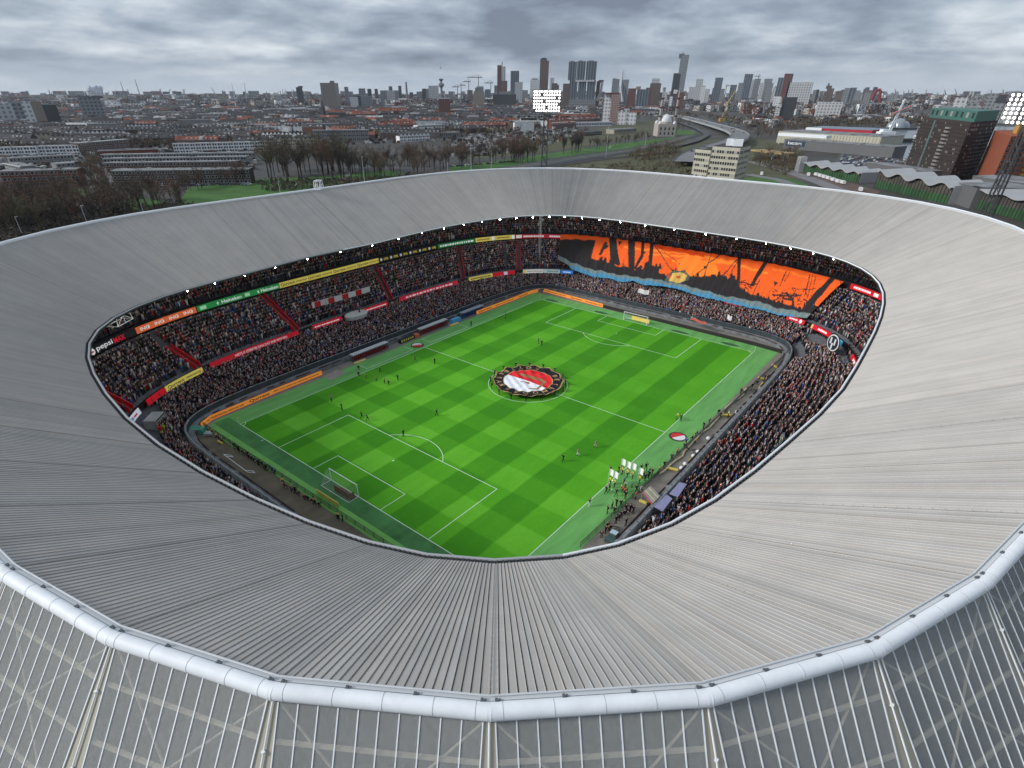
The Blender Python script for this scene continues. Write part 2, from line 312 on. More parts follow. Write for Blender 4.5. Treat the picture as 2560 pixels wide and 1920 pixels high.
for s in range(NV):
    i = (s + 1) % NV; d, n = outw(s); D = math.hypot(OUT[s][0] - EYE[0], OUT[s][1] - EYE[1]); near = D < 62 and True
    a, b = voff(s, 0.66), voff(i, 0.66); zt = HO - 0.24
    m = MB(); ex_ = (b - a) / np.linalg.norm(b - a) * 0.13; m.tube([(*(a - ex_), zt), (*(b + ex_), zt)], R_T, 16, cap=False); t = m.build('rim_tube', M_WHITE, stadium)
    for p in t.data.polygons: p.use_smooth = True
    m = MB(); f0, f1 = voff(s, -0.02), voff(i, -0.02); g0, g1 = voff(s, 0.34), voff(i, 0.34)
    m.quad((*f0, HO - 0.12), (*f1, HO - 0.12), (*g1, HO + 0.06), (*g0, HO + 0.06)); m.quad((*f0, HO - 0.12), (*f1, HO - 0.12), (*f1, HO - 0.4), (*f0, HO - 0.4))
    m.tube([(*voff(s, 0.05), HO + 0.02), (*voff(i, 0.05), HO + 0.02)], 0.045, 5); m.build('rim_flashing', pm('pale flashing', (0.60, 0.62, 0.64), rough=.5), stadium)
    if near:
        for k in (0.06, 0.29, 0.52, 0.75, 0.94):
            m = MB(); c = a + (b - a) * k; w = np.array([d[0], d[1]]) * 0.012; ring = []
            m.tube([(*(c - w), zt), (*(c + w), zt)], R_T + 0.012, 16); m.build('tube_joint', pm('joint seal', (0.50, 0.52, 0.54), rough=0.7), t)
        for k in (0.03, 0.34, 0.66, 0.97):
            m = MB()
            c = np.array(OUT[s]) + n * 0.33 + d * (k * np.linalg.norm(np.array(OUT[i]) - np.array(OUT[s])))
            m.box((c[0], c[1], HO + 0.08), (0.13, 0.18, 0.09), math.atan2(d[1], d[0])); m.box((c[0] + d[0] * .14, c[1] + d[1] * .14, HO + 0.08), (0.10, 0.12, 0.09), math.atan2(d[1], d[0])); m.build('tube_bracket', pm('weathered bracket', (.10, .11, .12), rough=.6), t)
    # skirt plane: origin line at the foot of the tube, running outward and down
    P0, P1 = np.array([*voff(s, 0.90), zt - 0.42]), np.array([*voff(i, 0.90), zt - 0.42]); run, drop = SK_L * math.cos(SK_A), SK_L * math.sin(SK_A)
    Q0, Q1 = np.array([*voff(s, 0.90 + run), zt - 0.42 - drop]), np.array([*voff(i, 0.90 + run), zt - 0.42 - drop])
    dn = (np.array([n[0], n[1], 0]) * math.cos(SK_A) - np.array([0, 0, 1]) * math.sin(SK_A)); nz = np.array([n[0] * math.sin(SK_A), n[1] * math.sin(SK_A), math.cos(SK_A)]); dd = np.array([d[0], d[1], 0])
    wid = np.linalg.norm(P1 - P0) - 0.56; st = P0 + dd * 0.28; NPN = 10
    pane, bar = MB(), MB()
    for k in range(NPN + 1):
        p = st + dd * (wid * k / NPN)
        q = p + dn * SK_L; w = dd * 0.030; h = nz * 0.05; vs = [p - w, p + w, p + w + h, p - w + h, q - w, q + w, q + w + h, q - w + h]
        fs = ((0, 1, 2, 3), (7, 6, 5, 4), (0, 4, 5, 1), (1, 5, 6, 2), (2, 6, 7, 3), (3, 7, 4, 0))
        if near: x = MB(); x.add(vs, fs); x.build('glazing_bar', M_WHITE, stadium)
        else: bar.add(vs, fs)
        if k < NPN:
            a0 = p + dd * 0.045 + nz * 0.02; a1 = p + dd * (wid / NPN - 0.045) + nz * 0.02; e = nz * -0.03
            vs = [a0, a1, a1 + dn * SK_L, a0 + dn * SK_L, a0 + e, a1 + e, a1 + dn * SK_L + e, a0 + dn * SK_L + e]; fs = ((0, 1, 2, 3), (7, 6, 5, 4), (0, 4, 5, 1), (1, 5, 6, 2), (2, 6, 7, 3), (3, 7, 4, 0))
            if near: x = MB(); x.add(vs, fs); x.build('skirt_pane', M_PANE, stadium)
            else: pane.add(vs, fs)
    if pane.v:
        skm.setdefault('pane', MB()).add(pane.v, pane.f); skm.setdefault('bar', MB()).add(bar.v, bar.f)
    # the corner strip between bays, and the frame behind
    e0 = st + dd * wid; x = MB(); j0 = np.array([*voff((i), 0.90), zt - 0.42]); 
    d2, n2 = outw(i); st2 = j0 + np.array([d2[0], d2[1], 0]) * 0.28; dn2 = (np.array([n2[0], n2[1], 0]) * math.cos(SK_A) - np.array([0, 0, 1]) * math.sin(SK_A))
    lo = -np.array([0, 0, .05]); x.add([e0 + lo, st2 + lo, st2 + dn2 * SK_L + lo, e0 + dn * SK_L + lo], ((0, 1, 2, 3),)); 
    Qc = np.array([*voff(i, 0.90 + run), zt - 0.42 - drop]); x.build('corner_strip', pm('dull beige strip', (0.40, 0.37, 0.30), rough=.7), stadium)
    if near:
        x = MB(); x.tube([j0 + [0, 0, .05], Qc + [0, 0, .05]], 0.045, 6)
        for k in range(5): c = j0 + (Qc - j0) * (0.12 + 0.2 * k) + [0, 0, .07]; x.box(c, (0.16, 0.16, 0.12))
        x.build('corner_rail', M_WHITE, stadium)
    x = MB(); back = -nz * 0.20
    for k in (0.095, 0.242, 0.39, 0.537):
        x.tube([st + dn * SK_L * k + back - dd * .2, st + dd * wid + dn * SK_L * k + back + dd * .2], 0.14, 6)
    for (k0, k1, h0, h1) in ((0.0, 0.5, 0.005, 0.242), (1.0, 0.5, 0.005, 0.242), (0.0, 0.5, 0.48, 0.242), (1.0, 0.5, 0.48, 0.242)):
        x.tube([st + dd * wid * k0 + dn * SK_L * h0 + back, st + dd * wid * k1 + dn * SK_L * h1 + back], 0.07, 5)
    x.build('skirt_frame', M_BEIGE, stadium)
for k, nm, mt in (('pane', 'skirt_glazing', M_PANE), ('bar', 'skirt_glazing_bar', M_WHITE)): skm[k].build(nm, mt, stadium, kind='stuff')
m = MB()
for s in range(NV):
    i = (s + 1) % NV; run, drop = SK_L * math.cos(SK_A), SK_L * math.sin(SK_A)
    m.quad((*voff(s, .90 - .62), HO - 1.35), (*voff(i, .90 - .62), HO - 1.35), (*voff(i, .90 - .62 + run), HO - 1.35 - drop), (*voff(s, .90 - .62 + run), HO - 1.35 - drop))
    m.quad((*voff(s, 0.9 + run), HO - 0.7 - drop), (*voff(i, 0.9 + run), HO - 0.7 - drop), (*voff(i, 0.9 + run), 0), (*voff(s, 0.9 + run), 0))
m.build('dark_void_sheet', M_SKD, stadium)  # dark sheet in place of interior shade behind the panes, wall below it
# --- the stands: stepped rings between two curves
def rows(c0, z0, c1, z1, n, th):
    """stepped surface, n rows; returns verts, faces"""
    V = []; A, B = c0(th), c1(th); K = len(th)
    for k in range(n):
        for e in (k / n, (k + 1) / n):
            P = A + (B - A) * e; V.append(np.column_stack([P, np.full(K, z0 + (z1 - z0) * k / max(1, n - 1))]))
    V = np.concatenate(V); idx = np.arange(K); nx = (idx + 1) % K
    F = np.concatenate([np.stack([r * K + idx, r * K + nx, (r + 1) * K + nx, (r + 1) * K + idx], 1) for r in range(2 * n - 1)]); return V, F
TH = np.linspace(0, 2 * np.pi, 361)[:-1]
BACK1 = Ring(79.0, 62.5, 3.6, -1.2, -1.4); LED2 = Ring(86.9, 71.6, 3.36, 0.2, -0.9); TOP = Ring(93.0, 76.5, 3.3, 0, 0); MID2 = Ring(76.2, 60.0, 3.66, -1.6, -1.8)
for nm, c0, z0, c1, z1, n in (('lower_stand', WALL, ZW, BACK1, ZLO + 0.3, 18), ('middle_stand', MID2, ZB + 0.5, LED, ZL - 0.6, 15), ('upper_stand', LED2, ZL + 1.6, TOP, ZL + 6.6, 9)):
    V, F = rows(c0, z0, c1, z1, n, TH); link(nm, npmesh(nm, V, F, M_CONC), stadium)
def band(c, z0, z1, th, off=0.0):
    P = c(th); K = len(th); V = np.concatenate([np.column_stack([P, np.full(K, z0)]), np.column_stack([P, np.full(K, z1)])]); i = np.arange(K - 1)
    return V, np.stack([i, i + 1, K + i + 1, K + i], 1)
THC = np.linspace(0, 2 * np.pi, 361)
for nm, c, z0, z1 in (('mid_fascia', Ring(75.9, 59.7, 3.68, -1.6, -1.8), ZB - 0.1, ZB + 0.9), ('upper_fascia', Ring(86.3, 71.0, 3.36, 0.2, -0.9), ZL - 0.5, ZL + 1.5), ('back_wall', TOP, 2, 20.4), ('lower_back_wall', BACK1, 0, 6)):
    V, F = band(c, z0, z1, THC); link(nm, npmesh(nm, V, F, M_SKD if nm == 'back_wall' else M_BLACK), stadium)
V, F = rows(MID2, ZB + 0.0, BACK1, ZB + 0.2, 1, TH); link('middle_stand_soffit', npmesh('soffit', V, F, M_BLACK), stadium)
# --- wall round the moat and the ledge on top of it
WI = Ring(62.2, 42.5, 9.0); WO = Ring(63.3, 43.6, 9.0)
m = MB(); A = WI(THC); B = WO(THC)
ledge = npmesh('moat_ledge', np.concatenate([np.column_stack([A, np.full(361, 0.95)]), np.column_stack([B, np.full(361, 0.95)]), np.column_stack([A, np.zeros(361)])]),
    np.concatenate([np.stack([np.arange(360), np.arange(360) + 361, np.arange(360) + 362, np.arange(360) + 1], 1), np.stack([np.arange(360), np.arange(360) + 1, np.arange(360) + 723, np.arange(360) + 722], 1)]), pm('stained ledge concrete', (.155, .165, .175), rough=.9, var=.4, scale=.5))
link('moat_ledge', ledge, stadium)
V, F = band(WO, 0.9, 2.15, THC); link('front_wall', npmesh('front_wall', V, F, M_WALLD), stadium)
m = MB(); A = Ring(63.31, 43.61, 9.0)(THC); B = Ring(63.62, 43.92, 9.0)(THC); i = np.arange(360); Vb = np.concatenate([np.column_stack([A, np.full(361, 2.16)]), np.column_stack([B, np.full(361, 2.16)]), np.column_stack([B, np.full(361, .2)])])
link('wall_back', npmesh('wall_back', Vb, np.concatenate([np.stack([i, i + 361, i + 362, i + 1], 1), np.stack([i + 361, i + 722, i + 723, i + 362], 1)]), pm('blue grey wall panel', (.27, .30, .315), rough=.7, var=.12, scale=.4)), stadium)
m = MB(); CB = Ring(63.64, 43.94, 9.0)
for th in np.arange(0, 2 * np.pi, 0.045): p = CB(th); m.box((p[0], p[1], 1.2), (0.05, 0.05, 1.9), th)
m.build('wall_panel_joint', M_DARK, stadium, kind='stuff')
m = MB()
for th in np.arange(0, 2 * np.pi, 0.035):
    p = WO(th); m.box((p[0], p[1], 1.6), (0.12, 0.12, 1.3), th)
m.build('wall_post', M_DARK, stadium, kind='stuff')
m = MB(); cv = Ring(62.15, 42.45, 9.0)
for th in np.arange(0, 2 * np.pi, 0.02):
    if random.random() < 0.75:
        p, q = cv(th), cv(th + 0.02); m.tube([(*p, 1.02), (*q, 1.02)], random.uniform(0.08, 0.16), 5)
m.build('moat_rail', pm('dark red brown cable cover', (0.05, 0.022, 0.022), rough=0.8), stadium, kind='stuff')
# --- red stair flanks on the middle stand
def th_at(x, y, z): p = G(x, y, z); return math.atan2(p[1], p[0])
AISLES = [th_at(*q, ZB + .8) for q in ((769, 822), (993, 752), (548, 908), (365, 1008), (1162, 700), (1292, 664))]
for th in AISLES:
    A, B = MID2(th), LED(th); d = (B - A) / np.linalg.norm(B - A); n = np.array([-d[1], d[0]]); m = MB(); tmax = 0.93 if th not in AISLES[2:4] else 0.55
    for sg in (-0.75, 0.75):
        P = A + n * sg; Q = A + (B - A) * tmax + n * sg; z0, z1 = ZB + 0.4, ZB + 0.4 + (ZL - 0.9 - ZB) * tmax; w = n * 0.12
        m.add([(*(P - w), z0), (*(P + w), z0), (*(Q + w), z1), (*(Q - w), z1), (*(P - w), z0 + 1.35), (*(P + w), z0 + 1.35), (*(Q + w), z1 + 1.25), (*(Q - w), z1 + 1.25)], ((0, 1, 5, 4), (1, 2, 6, 5), (2, 3, 7, 6), (3, 0, 4, 7), (4, 5, 6, 7)))
    m.build('stair_flank', M_RED, stadium)
# ------------------------------------------------------------------ ground of the bowl, pitch, markings
def sheet(name, poly, z, m, **kw):
    b = MB(); b.add([(p[0], p[1], z) for p in poly], (tuple(range(len(poly))),)); return b.build(name, m, None, **kw)
def rect(x0, y0, x1, y1): return ((x0, y0), (x1, y0), (x1, y1), (x0, y1))
def grass_mat():
    m = bpy.data.materials.new('mown grass'); m.use_nodes = True; t = m.node_tree; b = t.nodes['Principled BSDF']; b.inputs['Roughness'].default_value = 0.9; b.inputs['Specular IOR Level'].default_value = 0.15
    g = t.nodes.new('ShaderNodeNewGeometry'); s = t.nodes.new('ShaderNodeSeparateXYZ'); t.links.new(g.outputs['Position'], s.inputs[0])
    M = lambda op, a, c=None, clamp=False: mth(op, a, c, t, clamp)
    def stripe(o, off, per):                 # 0..1 soft square wave
        ph = M('FRACT', M('DIVIDE', M('ADD', o, off), per)); w = M('ABSOLUTE', M('SUBTRACT', ph, 0.5))
        return M('ADD', M('MULTIPLY', M('SUBTRACT', w, 0.25), 30.0), 0.5, True)
    # dark where y runs 34..28.3 below the far touchline, period 11.33; along x period 11.67, first band pale
    wob = t.nodes.new('ShaderNodeTexNoise'); wob.inputs['Scale'].default_value = 0.25; t.links.new(g.outputs['Position'], wob.inputs['Vector'])
    wv = M('MULTIPLY', M('SUBTRACT', wob.outputs[0], 0.5), 0.5)
    sy = stripe(M('ADD', s.outputs[1], wv), -34 + 11.333 * 3.75, 11.333); sx = stripe(M('ADD', s.outputs[0], wv), 52.5 + 11.667 * 0.25, 11.667)
    fx = M('SUBTRACT', 0.31, M('MULTIPLY', M('ADD', M('DIVIDE', M('SUBTRACT', s.outputs[0], M('MULTIPLY', s.outputs[1], .7)), 105.0), 0.5), 0.28))
    v = M('ADD', M('MULTIPLY', sy, 0.46), M('MULTIPLY', sx, fx))
    def ns(sc, det, st=None):
        n = t.nodes.new('ShaderNodeTexNoise'); n.inputs['Scale'].default_value = sc; n.inputs['Detail'].default_value = det; n.inputs['Roughness'].default_value = 0.7
        if st:
            mp = t.nodes.new('ShaderNodeMapping'); mp.inputs['Scale'].default_value = st; t.links.new(g.outputs['Position'], mp.inputs[0]); t.links.new(mp.outputs[0], n.inputs['Vector'])
        else: t.links.new(g.outputs['Position'], n.inputs['Vector'])
        return n.outputs[0]
    v = M('ADD', v, M('MULTIPLY', M('SUBTRACT', ns(0.09, 5), 0.5), 0.55)); v = M('ADD', v, M('MULTIPLY', M('SUBTRACT', ns(1.6, 6), 0.5), 0.35)); v = M('ADD', v, M('MULTIPLY', M('SUBTRACT', ns(0.5, 4, (0.08, 1.6, 1)), 0.5), 0.30))
    r = t.nodes.new('ShaderNodeValToRGB'); t.links.new(v, r.inputs[0]); e = r.color_ramp.elements
    e[0].position = 0.0; e[0].color = (0.048, 0.245, 0.009, 1); e[1].position = 0.95; e[1].color = (0.162, 0.51, 0.038, 1)
    x = r.color_ramp.elements.new(0.5); x.color = (0.090, 0.365, 0.015, 1)
    t.links.new(r.outputs[0], b.inputs['Base Color']); return m
M_GRASS = grass_mat()
M_SURR = pm('artificial turf surround', (0.135, 0.375, 0.100), rough=0.95, var=0.22, scale=0.35, stretch=(0.25, 1.6, 1))
M_SURR2 = pm('pale turf strip', (0.165, 0.42, 0.095), rough=0.95, var=0.12, scale=0.5)
M_SURR3 = pm('worn damp turf', (0.062, 0.205, 0.060), rough=0.95, var=0.35, scale=0.22)
M_SAND = pm('moat floor', (0.20, 0.185, 0.16), rough=0.95, var=0.18, scale=0.4)
M_SAND2 = pm('brown moat floor', (0.135, 0.115, 0.080), rough=0.95, var=0.28, scale=0.35)
M_LINE = pm('white line paint', (0.62, 0.80, 0.60), rough=0.9, var=0.08, scale=2)
fl = WI(THC[:-1])
sheet('moat_floor', [tuple(p) for p in fl], -0.02, M_SAND, kind='structure')
sheet('moat_floor_end', rect(-61.6, -36, -57.9, 36), -0.012, M_SAND2, kind='structure')
sheet('turf_surround', ((-56.6, -39.1), (56.4, -39.1), (57.6, -37), (57.6, 38.2), (56.0, 39.4), (-54.8, 39.4), (-57.9, 37.4), (-57.9, -37.5)), 0.0, M_SURR, kind='structure')
sheet('turf_strip', rect(-57.8, -37, -55.9, 36.8), 0.008, M_SURR2, kind='structure')
sheet('worn_turf', rect(-55.8, -37.5, -52.56, 38.5), 0.008, M_SURR3, kind='structure')
sheet('pitch', rect(-52.5, -34, 52.5, 34), 0.012, M_GRASS, kind='structure')
M_DPATCH = pm('dark patch', (0.028, 0.105, 0.045), rough=0.8, var=0.3, scale=0.8)
for y0, y1 in ((28, 33), (9.5, 14.5), (-16, -10.6), (-30, -25)): sheet('dark_patch', [(53.9 + .75 * math.cos(a), (y0 + y1) / 2 + (y1 - y0) / 2 * math.sin(a)) for a in np.linspace(0, 6.28, 20)[:-1]], 0.006, M_DPATCH, kind='structure')  # darker ovals on the turf behind the far goal line
ln = MB(); zl = 0.018
def hl(x0, y0, x1, y1, w=0.13):
    d = Vector((x1 - x0, y1 - y0, 0)).normalized(); n = Vector((-d.y, d.x, 0)) * w / 2; a, b = Vector((x0, y0, zl)) - d * w / 2, Vector((x1, y1, zl)) + d * w / 2
    ln.quad(a - n, b - n, b + n, a + n)
def arc(cx, cy, r, a0, a1, n=48, w=0.13):
    for i in range(n):
        u, v = a0 + (a1 - a0) * i / n, a0 + (a1 - a0) * (i + 1) / n; q = [(cx + (r + s) * math.cos(t), cy + (r + s) * math.sin(t), zl + 0.004) for t, s in ((u, -w / 2), (v, -w / 2), (v, w / 2), (u, w / 2))]
        ln.quad(*q)
for sx in (-1, 1):
    X = 52.5 * sx; hl(X, -34, X, 34)
    for d, hw in ((16.5, 20.16), (5.5, 9.16)):
        x = X - sx * d; hl(X - sx * .07, hw, x, hw); hl(X - sx * .07, -hw, x, -hw); hl(x, -hw + .07, x, hw - .07)
    a = math.acos(5.5 / 9.15); c = X - sx * 11
    arc(c, 0, 9.15, (-a if sx < 0 else math.pi - a), (a if sx < 0 else math.pi + a), 24); arc(c, 0, 0.12, 0, 6.28, 10, 0.2)
    for sy in (-1, 1):
        a0 = {(-1, -1): 0, (-1, 1): -math.pi / 2, (1, -1): math.pi / 2, (1, 1): math.pi}[(sx, sy)]; arc(X, 34 * sy, 1.0, a0, a0 + math.pi / 2, 8)
        hl(X + sx * .35, sy * (34 - 9.15), X + sx * .8, sy * (34 - 9.15))
hl(-52.4, 34, 52.4, 34); hl(-52.4, -34, 52.4, -34); hl(0, -33.9, 0, 33.9); arc(0, 0, 9.15, 0, 2 * math.pi, 72)
for x0, x1 in ((-18.5, -3.2), (3.5, 18.5)):                     # technical areas before the dugouts
    hl(x0, 35.2, x1, 35.2); hl(x0, 35.2, x0, 38.6); hl(x1, 35.2, x1, 38.6)
ln.build('pitch_markings', M_LINE, None, kind='structure')
# ------------------------------------------------------------------ goals
M_NET = pm('goal net cord', (0.75, 0.78, 0.78), rough=0.9)
def goal(sx, label):
    g = thing('football_goal', label, 'goal'); X = 52.5 * sx; o = X + sx * 2.1
    for y in (-3.72, 3.72): m = MB(); m.tube([(X, y, 0), (X, y, 2.5)], 0.075, 8); m.build('post', M_WHITE, g)
    m = MB(); m.tube([(X, -3.79, 2.5), (X, 3.79, 2.5)], 0.075, 8); m.build('crossbar', M_WHITE, g)
    m = MB(); m.tube([(X, -3.72, .06), (o, -3.72, .06), (o, 3.72, .06), (X, 3.72, .06)], 0.06, 6); m.build('ground_frame', M_WHITE, g)
    m = MB(); st = 0.33
    def cord(a, b): m.tube([a, b], 0.009, 3, cap=False)
    for k in range(24):
        y = -3.7 + 7.4 * k / 23; cord((X, y, 2.47), (X + sx * .9, y, 2.42)); cord((X + sx * .9, y, 2.42), (o, y, .08))
    for k in range(9):
        u = k / 8; x, z = (X + sx * .9 + sx * 1.2 * u), 2.42 - 2.34 * u; cord((x, -3.7, z), (x, 3.7, z))
        for y in (-3.7, 3.7): cord((X, y, z), (x, y, z))
    for y in (-3.7, 3.7):
        for k in range(6): x = X + sx * 2.0 * k / 5; zt = 2.42 if k < 3 else 2.42 - 2.34 * (k - 2.2) / 2.8; cord((x, y, .06), (x, y, max(zt, .1)))
    m.build('net', M_NET, g, kind='stuff'); return g
goal(-1, 'white goal seen from behind with net at the near left end of the pitch'); goal(1, 'white goal in front of the far stand under the orange banner')
m = MB(); m.box((-54.0, -1.4, 0.65), (0.10, 4.3, 1.15)); m.box((-53.5, -3.3, 0.65), (1.0, .08, 1.1)); m.box((-53.3, -1.4, .05), (1.3, 4.3, .08))
m.build('brown_tarpaulin', pm('brown tarpaulin', (0.13, 0.055, 0.018), rough=0.9, var=0.2), None, label='brown tarpaulin spread behind the net of the near goal', cat='tarpaulin')
def spare(p, q, label):
    g = thing('spare_goal', label, 'goal'); a, b = G(*p), G(*q); d = (b - a) / np.linalg.norm(b - a); n = np.array([d[1], -d[0], 0])
    m = MB(); m.tube([a + [0, 0, .9], b + [0, 0, .9]], 0.07, 6); m.build('crossbar', M_WHITE, g)
    for e in (a, b):
        m = MB(); m.tube([e + [0, 0, .9], e - n * 1.2 + [0, 0, .1], e - n * 1.2 + d * .9 + [0, 0, .1]], 0.06, 6); m.tube([e + [0, 0, .9], e + d * .9 + [0, 0, .9], e - n * 1.2 + d * .9 + [0, 0, .1]], 0.06, 6); m.build('end_frame', M_WHITE, g)
    return g
spare((562, 1146), (616, 1186), 'white spare goal frame lying in the brown moat behind the near goal')
M_FLAGP = pm('corner flag cloth', (0.85, 0.82, 0.25), rough=0.8)
for (x, y), nm in (((-52.7, 34.2), 'left corner of the pitch'), ((52.7, 34.2), 'far corner between the orange boards'), ((52.7, -34.2), 'right corner near the tunnel wall')):
    g = thing('corner_flag', 'white corner flag pole at the ' + nm, 'corner flag'); m = MB(); m.tube([(x, y, 0), (x, y, 1.6)], 0.035, 5); m.build('pole', M_WHITE, g); m = MB(); m.quad((x, y, 1.6), (x + .4, y + .1, 1.55), (x + .4, y + .1, 1.25), (x, y, 1.2)); m.build('flag', M_FLAGP, g)
# ------------------------------------------------------------------ advertising boards
def board_mat(c): return pm('board %d %d %d' % c, lin(c), rough=0.45, spec=0.3)
def led_mat(c): return pm('lit board %d %d %d' % c, lin(c), rough=0.45, spec=0.3, emit=(lin(c), 0.16))
class Path:
    def __init__(s, pts, z0): s.p = np.array([p[:2] for p in pts], float); s.l = np.concatenate([[0], np.cumsum(np.linalg.norm(np.diff(s.p, axis=0), axis=1))]); s.z0 = z0; s.L = s.l[-1]
    def at(s, u): return np.stack([np.interp(u, s.l, s.p[:, 0]), np.interp(u, s.l, s.p[:, 1])], -1)
def board(name, path, h, col, label, texts=(), group=None, thick=0.12, lean=0.12):
    """texts: (string, start 0..1, end 0..1, rgb, height share)"""
    g = thing(name, label, 'advertising board', group); K = len(path.p); P = path.p; T = np.gradient(P, axis=0); T /= np.linalg.norm(T, axis=1)[:, None]
    Nn = np.stack([T[:, 1], -T[:, 0]], 1)        # towards the pitch when the path runs clockwise
    m = MB(); F0 = np.column_stack([P, np.full(K, path.z0)]); F1 = np.column_stack([P - Nn * lean, np.full(K, path.z0 + h)]); B0 = np.column_stack([P - Nn * thick, np.full(K, path.z0)]); B1 = np.column_stack([P - Nn * (thick + lean), np.full(K, path.z0 + h)])
    vs = np.concatenate([F0, F1, B1, B0]); fs = []
    for i in range(K - 1):
        for a, b in ((0, 1), (1, 2), (2, 3)): fs.append((a * K + i, a * K + i + 1, b * K + i + 1, b * K + i))
    fs += [(0, K, 2 * K, 3 * K), (K - 1, 4 * K - 1, 3 * K - 1, 2 * K - 1)]; m.add(vs, fs); bm_ = led_mat if name in ('ribbon_board', 'pitch_board') else board_mat; m.build('panel', bm_(col), g)
    for tx in texts:
        s, u0, u1, c, hs = tx; 
        if s.startswith('#'): V, F = glyph(s)
        else: V, F = text2d(s)
        if not len(V): continue
        V = V.copy(); V[:, 0] -= V[:, 0].min(); ww = V[:, 0].max(); y0, y1 = V[:, 1].min(), V[:, 1].max(); up = h * hs; y = (h - up) / 2 + (V[:, 1] - y0) / (y1 - y0) * up
        u = (u0 + (u1 - u0) * V[:, 0] / ww) * path.L; Q = path.at(u); tg = path.at(np.minimum(u + .3, path.L)) - path.at(np.maximum(u - .3, 0)); tg /= np.linalg.norm(tg, axis=1)[:, None]; nn = np.stack([tg[:, 1], -tg[:, 0]], 1)
        Q = Q + nn * (0.02 - lean * (y / h))[:, None]; b = MB(); b.add(np.column_stack([Q, path.z0 + y]), F); b.build('lettering', bm_(c), g)
    return g
def glyph(k):
    if k == '#disc': n = 20; return np.array([(0.5 + .5 * math.cos(6.2832 * i / n), .5 + .5 * math.sin(6.2832 * i / n)) for i in range(n)]), [tuple(range(n))]
    if k == '#half': n = 11; return np.array([(0.5 + .5 * math.cos(math.pi * i / (n - 1) + .3), .5 + .5 * math.sin(math.pi * i / (n - 1) + .3)) for i in range(n)]), [tuple(range(n))]
    if k == '#low': n = 11; return np.array([(0.5 + .5 * math.cos(math.pi * i / (n - 1) + 3.6), .5 + .5 * math.sin(math.pi * i / (n - 1) + 3.6)) for i in range(n)]), [tuple(range(n))]
    if k == '#star': return np.array([(.5 + (.5 if i % 2 == 0 else .2) * math.sin(math.pi * i / 5), .5 + (.5 if i % 2 == 0 else .2) * math.cos(math.pi * i / 5)) for i in range(10)]), [tuple(range(10))]
    if k == '#bar': return np.array([(0, 0), (1, 0), (1, 1), (0, 1.0)]), [(0, 1, 2, 3)]
    if k == '#tri': return np.array([(0, 0), (1, 0), (.6, 1), (.4, 1.0)]), [(0, 1, 2, 3)]
    if k.startswith('#small'):                      # fine print too small to read in the photograph
        r = random.Random(len(k)); V = []; F = []; x = 0
        for _ in range(14):
            w = r.uniform(.5, 1.4); o = len(V); V += [(x, 0), (x + w, 0), (x + w, 1), (x, 1)]; F.append((o, o + 1, o + 2, o + 3)); x += w + .35
        return np.array(V, float), F
ORA, YEL, RED, GRN, BLK, WHT = (238, 146, 62), (214, 196, 92), (196, 16, 36), (24, 118, 66), (24, 26, 30), (232, 234, 236)
def arcpath(ring, p0, p1, z0, n=24):
    a, b = [math.atan2(*(G(*p, z0 + .5)[[1, 0]])) for p in (p0, p1)]
    if b > a: a += 2 * math.pi
    return Path(ring(np.linspace(a, b, n)), z0)
LEDF = Ring(85.5, 70.2, 3.36, 0.2, -0.9); MIDF = Ring(74.9, 58.7, 3.68, -1.6, -1.8)
def rep(s, n, c, h, u0=.02, u1=.98, fill=.9):
    w = (u1 - u0) / n; return [(s, u0 + w * k + w * (1 - fill) / 2, u0 + w * (k + 1) - w * (1 - fill) / 2, c, h) for k in range(n)]
GU = 'ribbon boards along the upper stand'; GM = 'ribbon boards along the middle stand'
def up(p0, p1, col, label, tx=()): return board('ribbon_board', arcpath(LEDF, p0, p1, ZL), 1.35, col, label, tx, GU)
def mid(p0, p1, col, label, tx=()): return board('ribbon_board', arcpath(MIDF, p0, p1, ZB), 1.15, col, label, tx, GM, lean=0.25)
up((228, 884), (341, 829), BLK, 'black ribbon board reading pepsi MAX at the left turn of the upper stand', [('#disc', .03, .13, WHT, .95), ('#half', .035, .125, (200, 20, 40), .45), ('pepsi', .17, .52, WHT, .9), ('MAX', .55, .78, (220, 20, 50), .8)])
up((342, 828), (493, 775), (226, 108, 58), 'orange ribbon board with four ING words on the upper stand', rep('ING', 4, WHT, .55, fill=.62) + [('#star', .19 + .24 * k, .225 + .24 * k, WHT, .55) for k in range(4)])
up((494, 774), (699, 716), (36, 138, 72), 'green ribbon board reading Heineken twice on the upper stand', [('Heineken', .28, .52, WHT, .62), ('Heineken', .76, .98, WHT, .62), ('#star', .22, .25, WHT, .7), ('#star', .71, .74, WHT, .7), ('#bar', .03, .1, (170, 210, 180), .6), ('#bar', .56, .62, (170, 210, 180), .6)])
up((700, 716), (940, 651), YEL, 'yellow ribbon board reading Qurrent four times on the upper stand', [t for k in range(4) for t in (('Qurrent', .01 + .25 * k, .135 + .25 * k, (60, 55, 30), .62), ('#smalla', .145 + .25 * k, .245 + .25 * k, (110, 100, 50), .22))])
up((941, 651), (1092, 620), BLK, 'black ribbon board with six yellow OPEL words on the upper stand', [t for k in range(6) for t in (('OPEL', .08 + .163 * k, .155 + .163 * k, (220, 200, 60), .5), ('#disc', .02 + .163 * k, .055 + .163 * k, (190, 195, 200), .65))])
up((1093, 620), (1182, 602), GRN, 'short green ribbon board with small white words on the upper stand', [('#smallb', .05, .95, WHT, .4)])
up((1183, 601), (1281, 592), YEL, 'yellow ribbon board with white ends at the far turn of the upper stand', [('#smallc', .04, .36, (90, 80, 30), .3), ('#smallcc', .55, .86, (90, 80, 30), .3), ('#bar', .42, .49, WHT, .95), ('#bar', .93, .995, WHT, .95)])
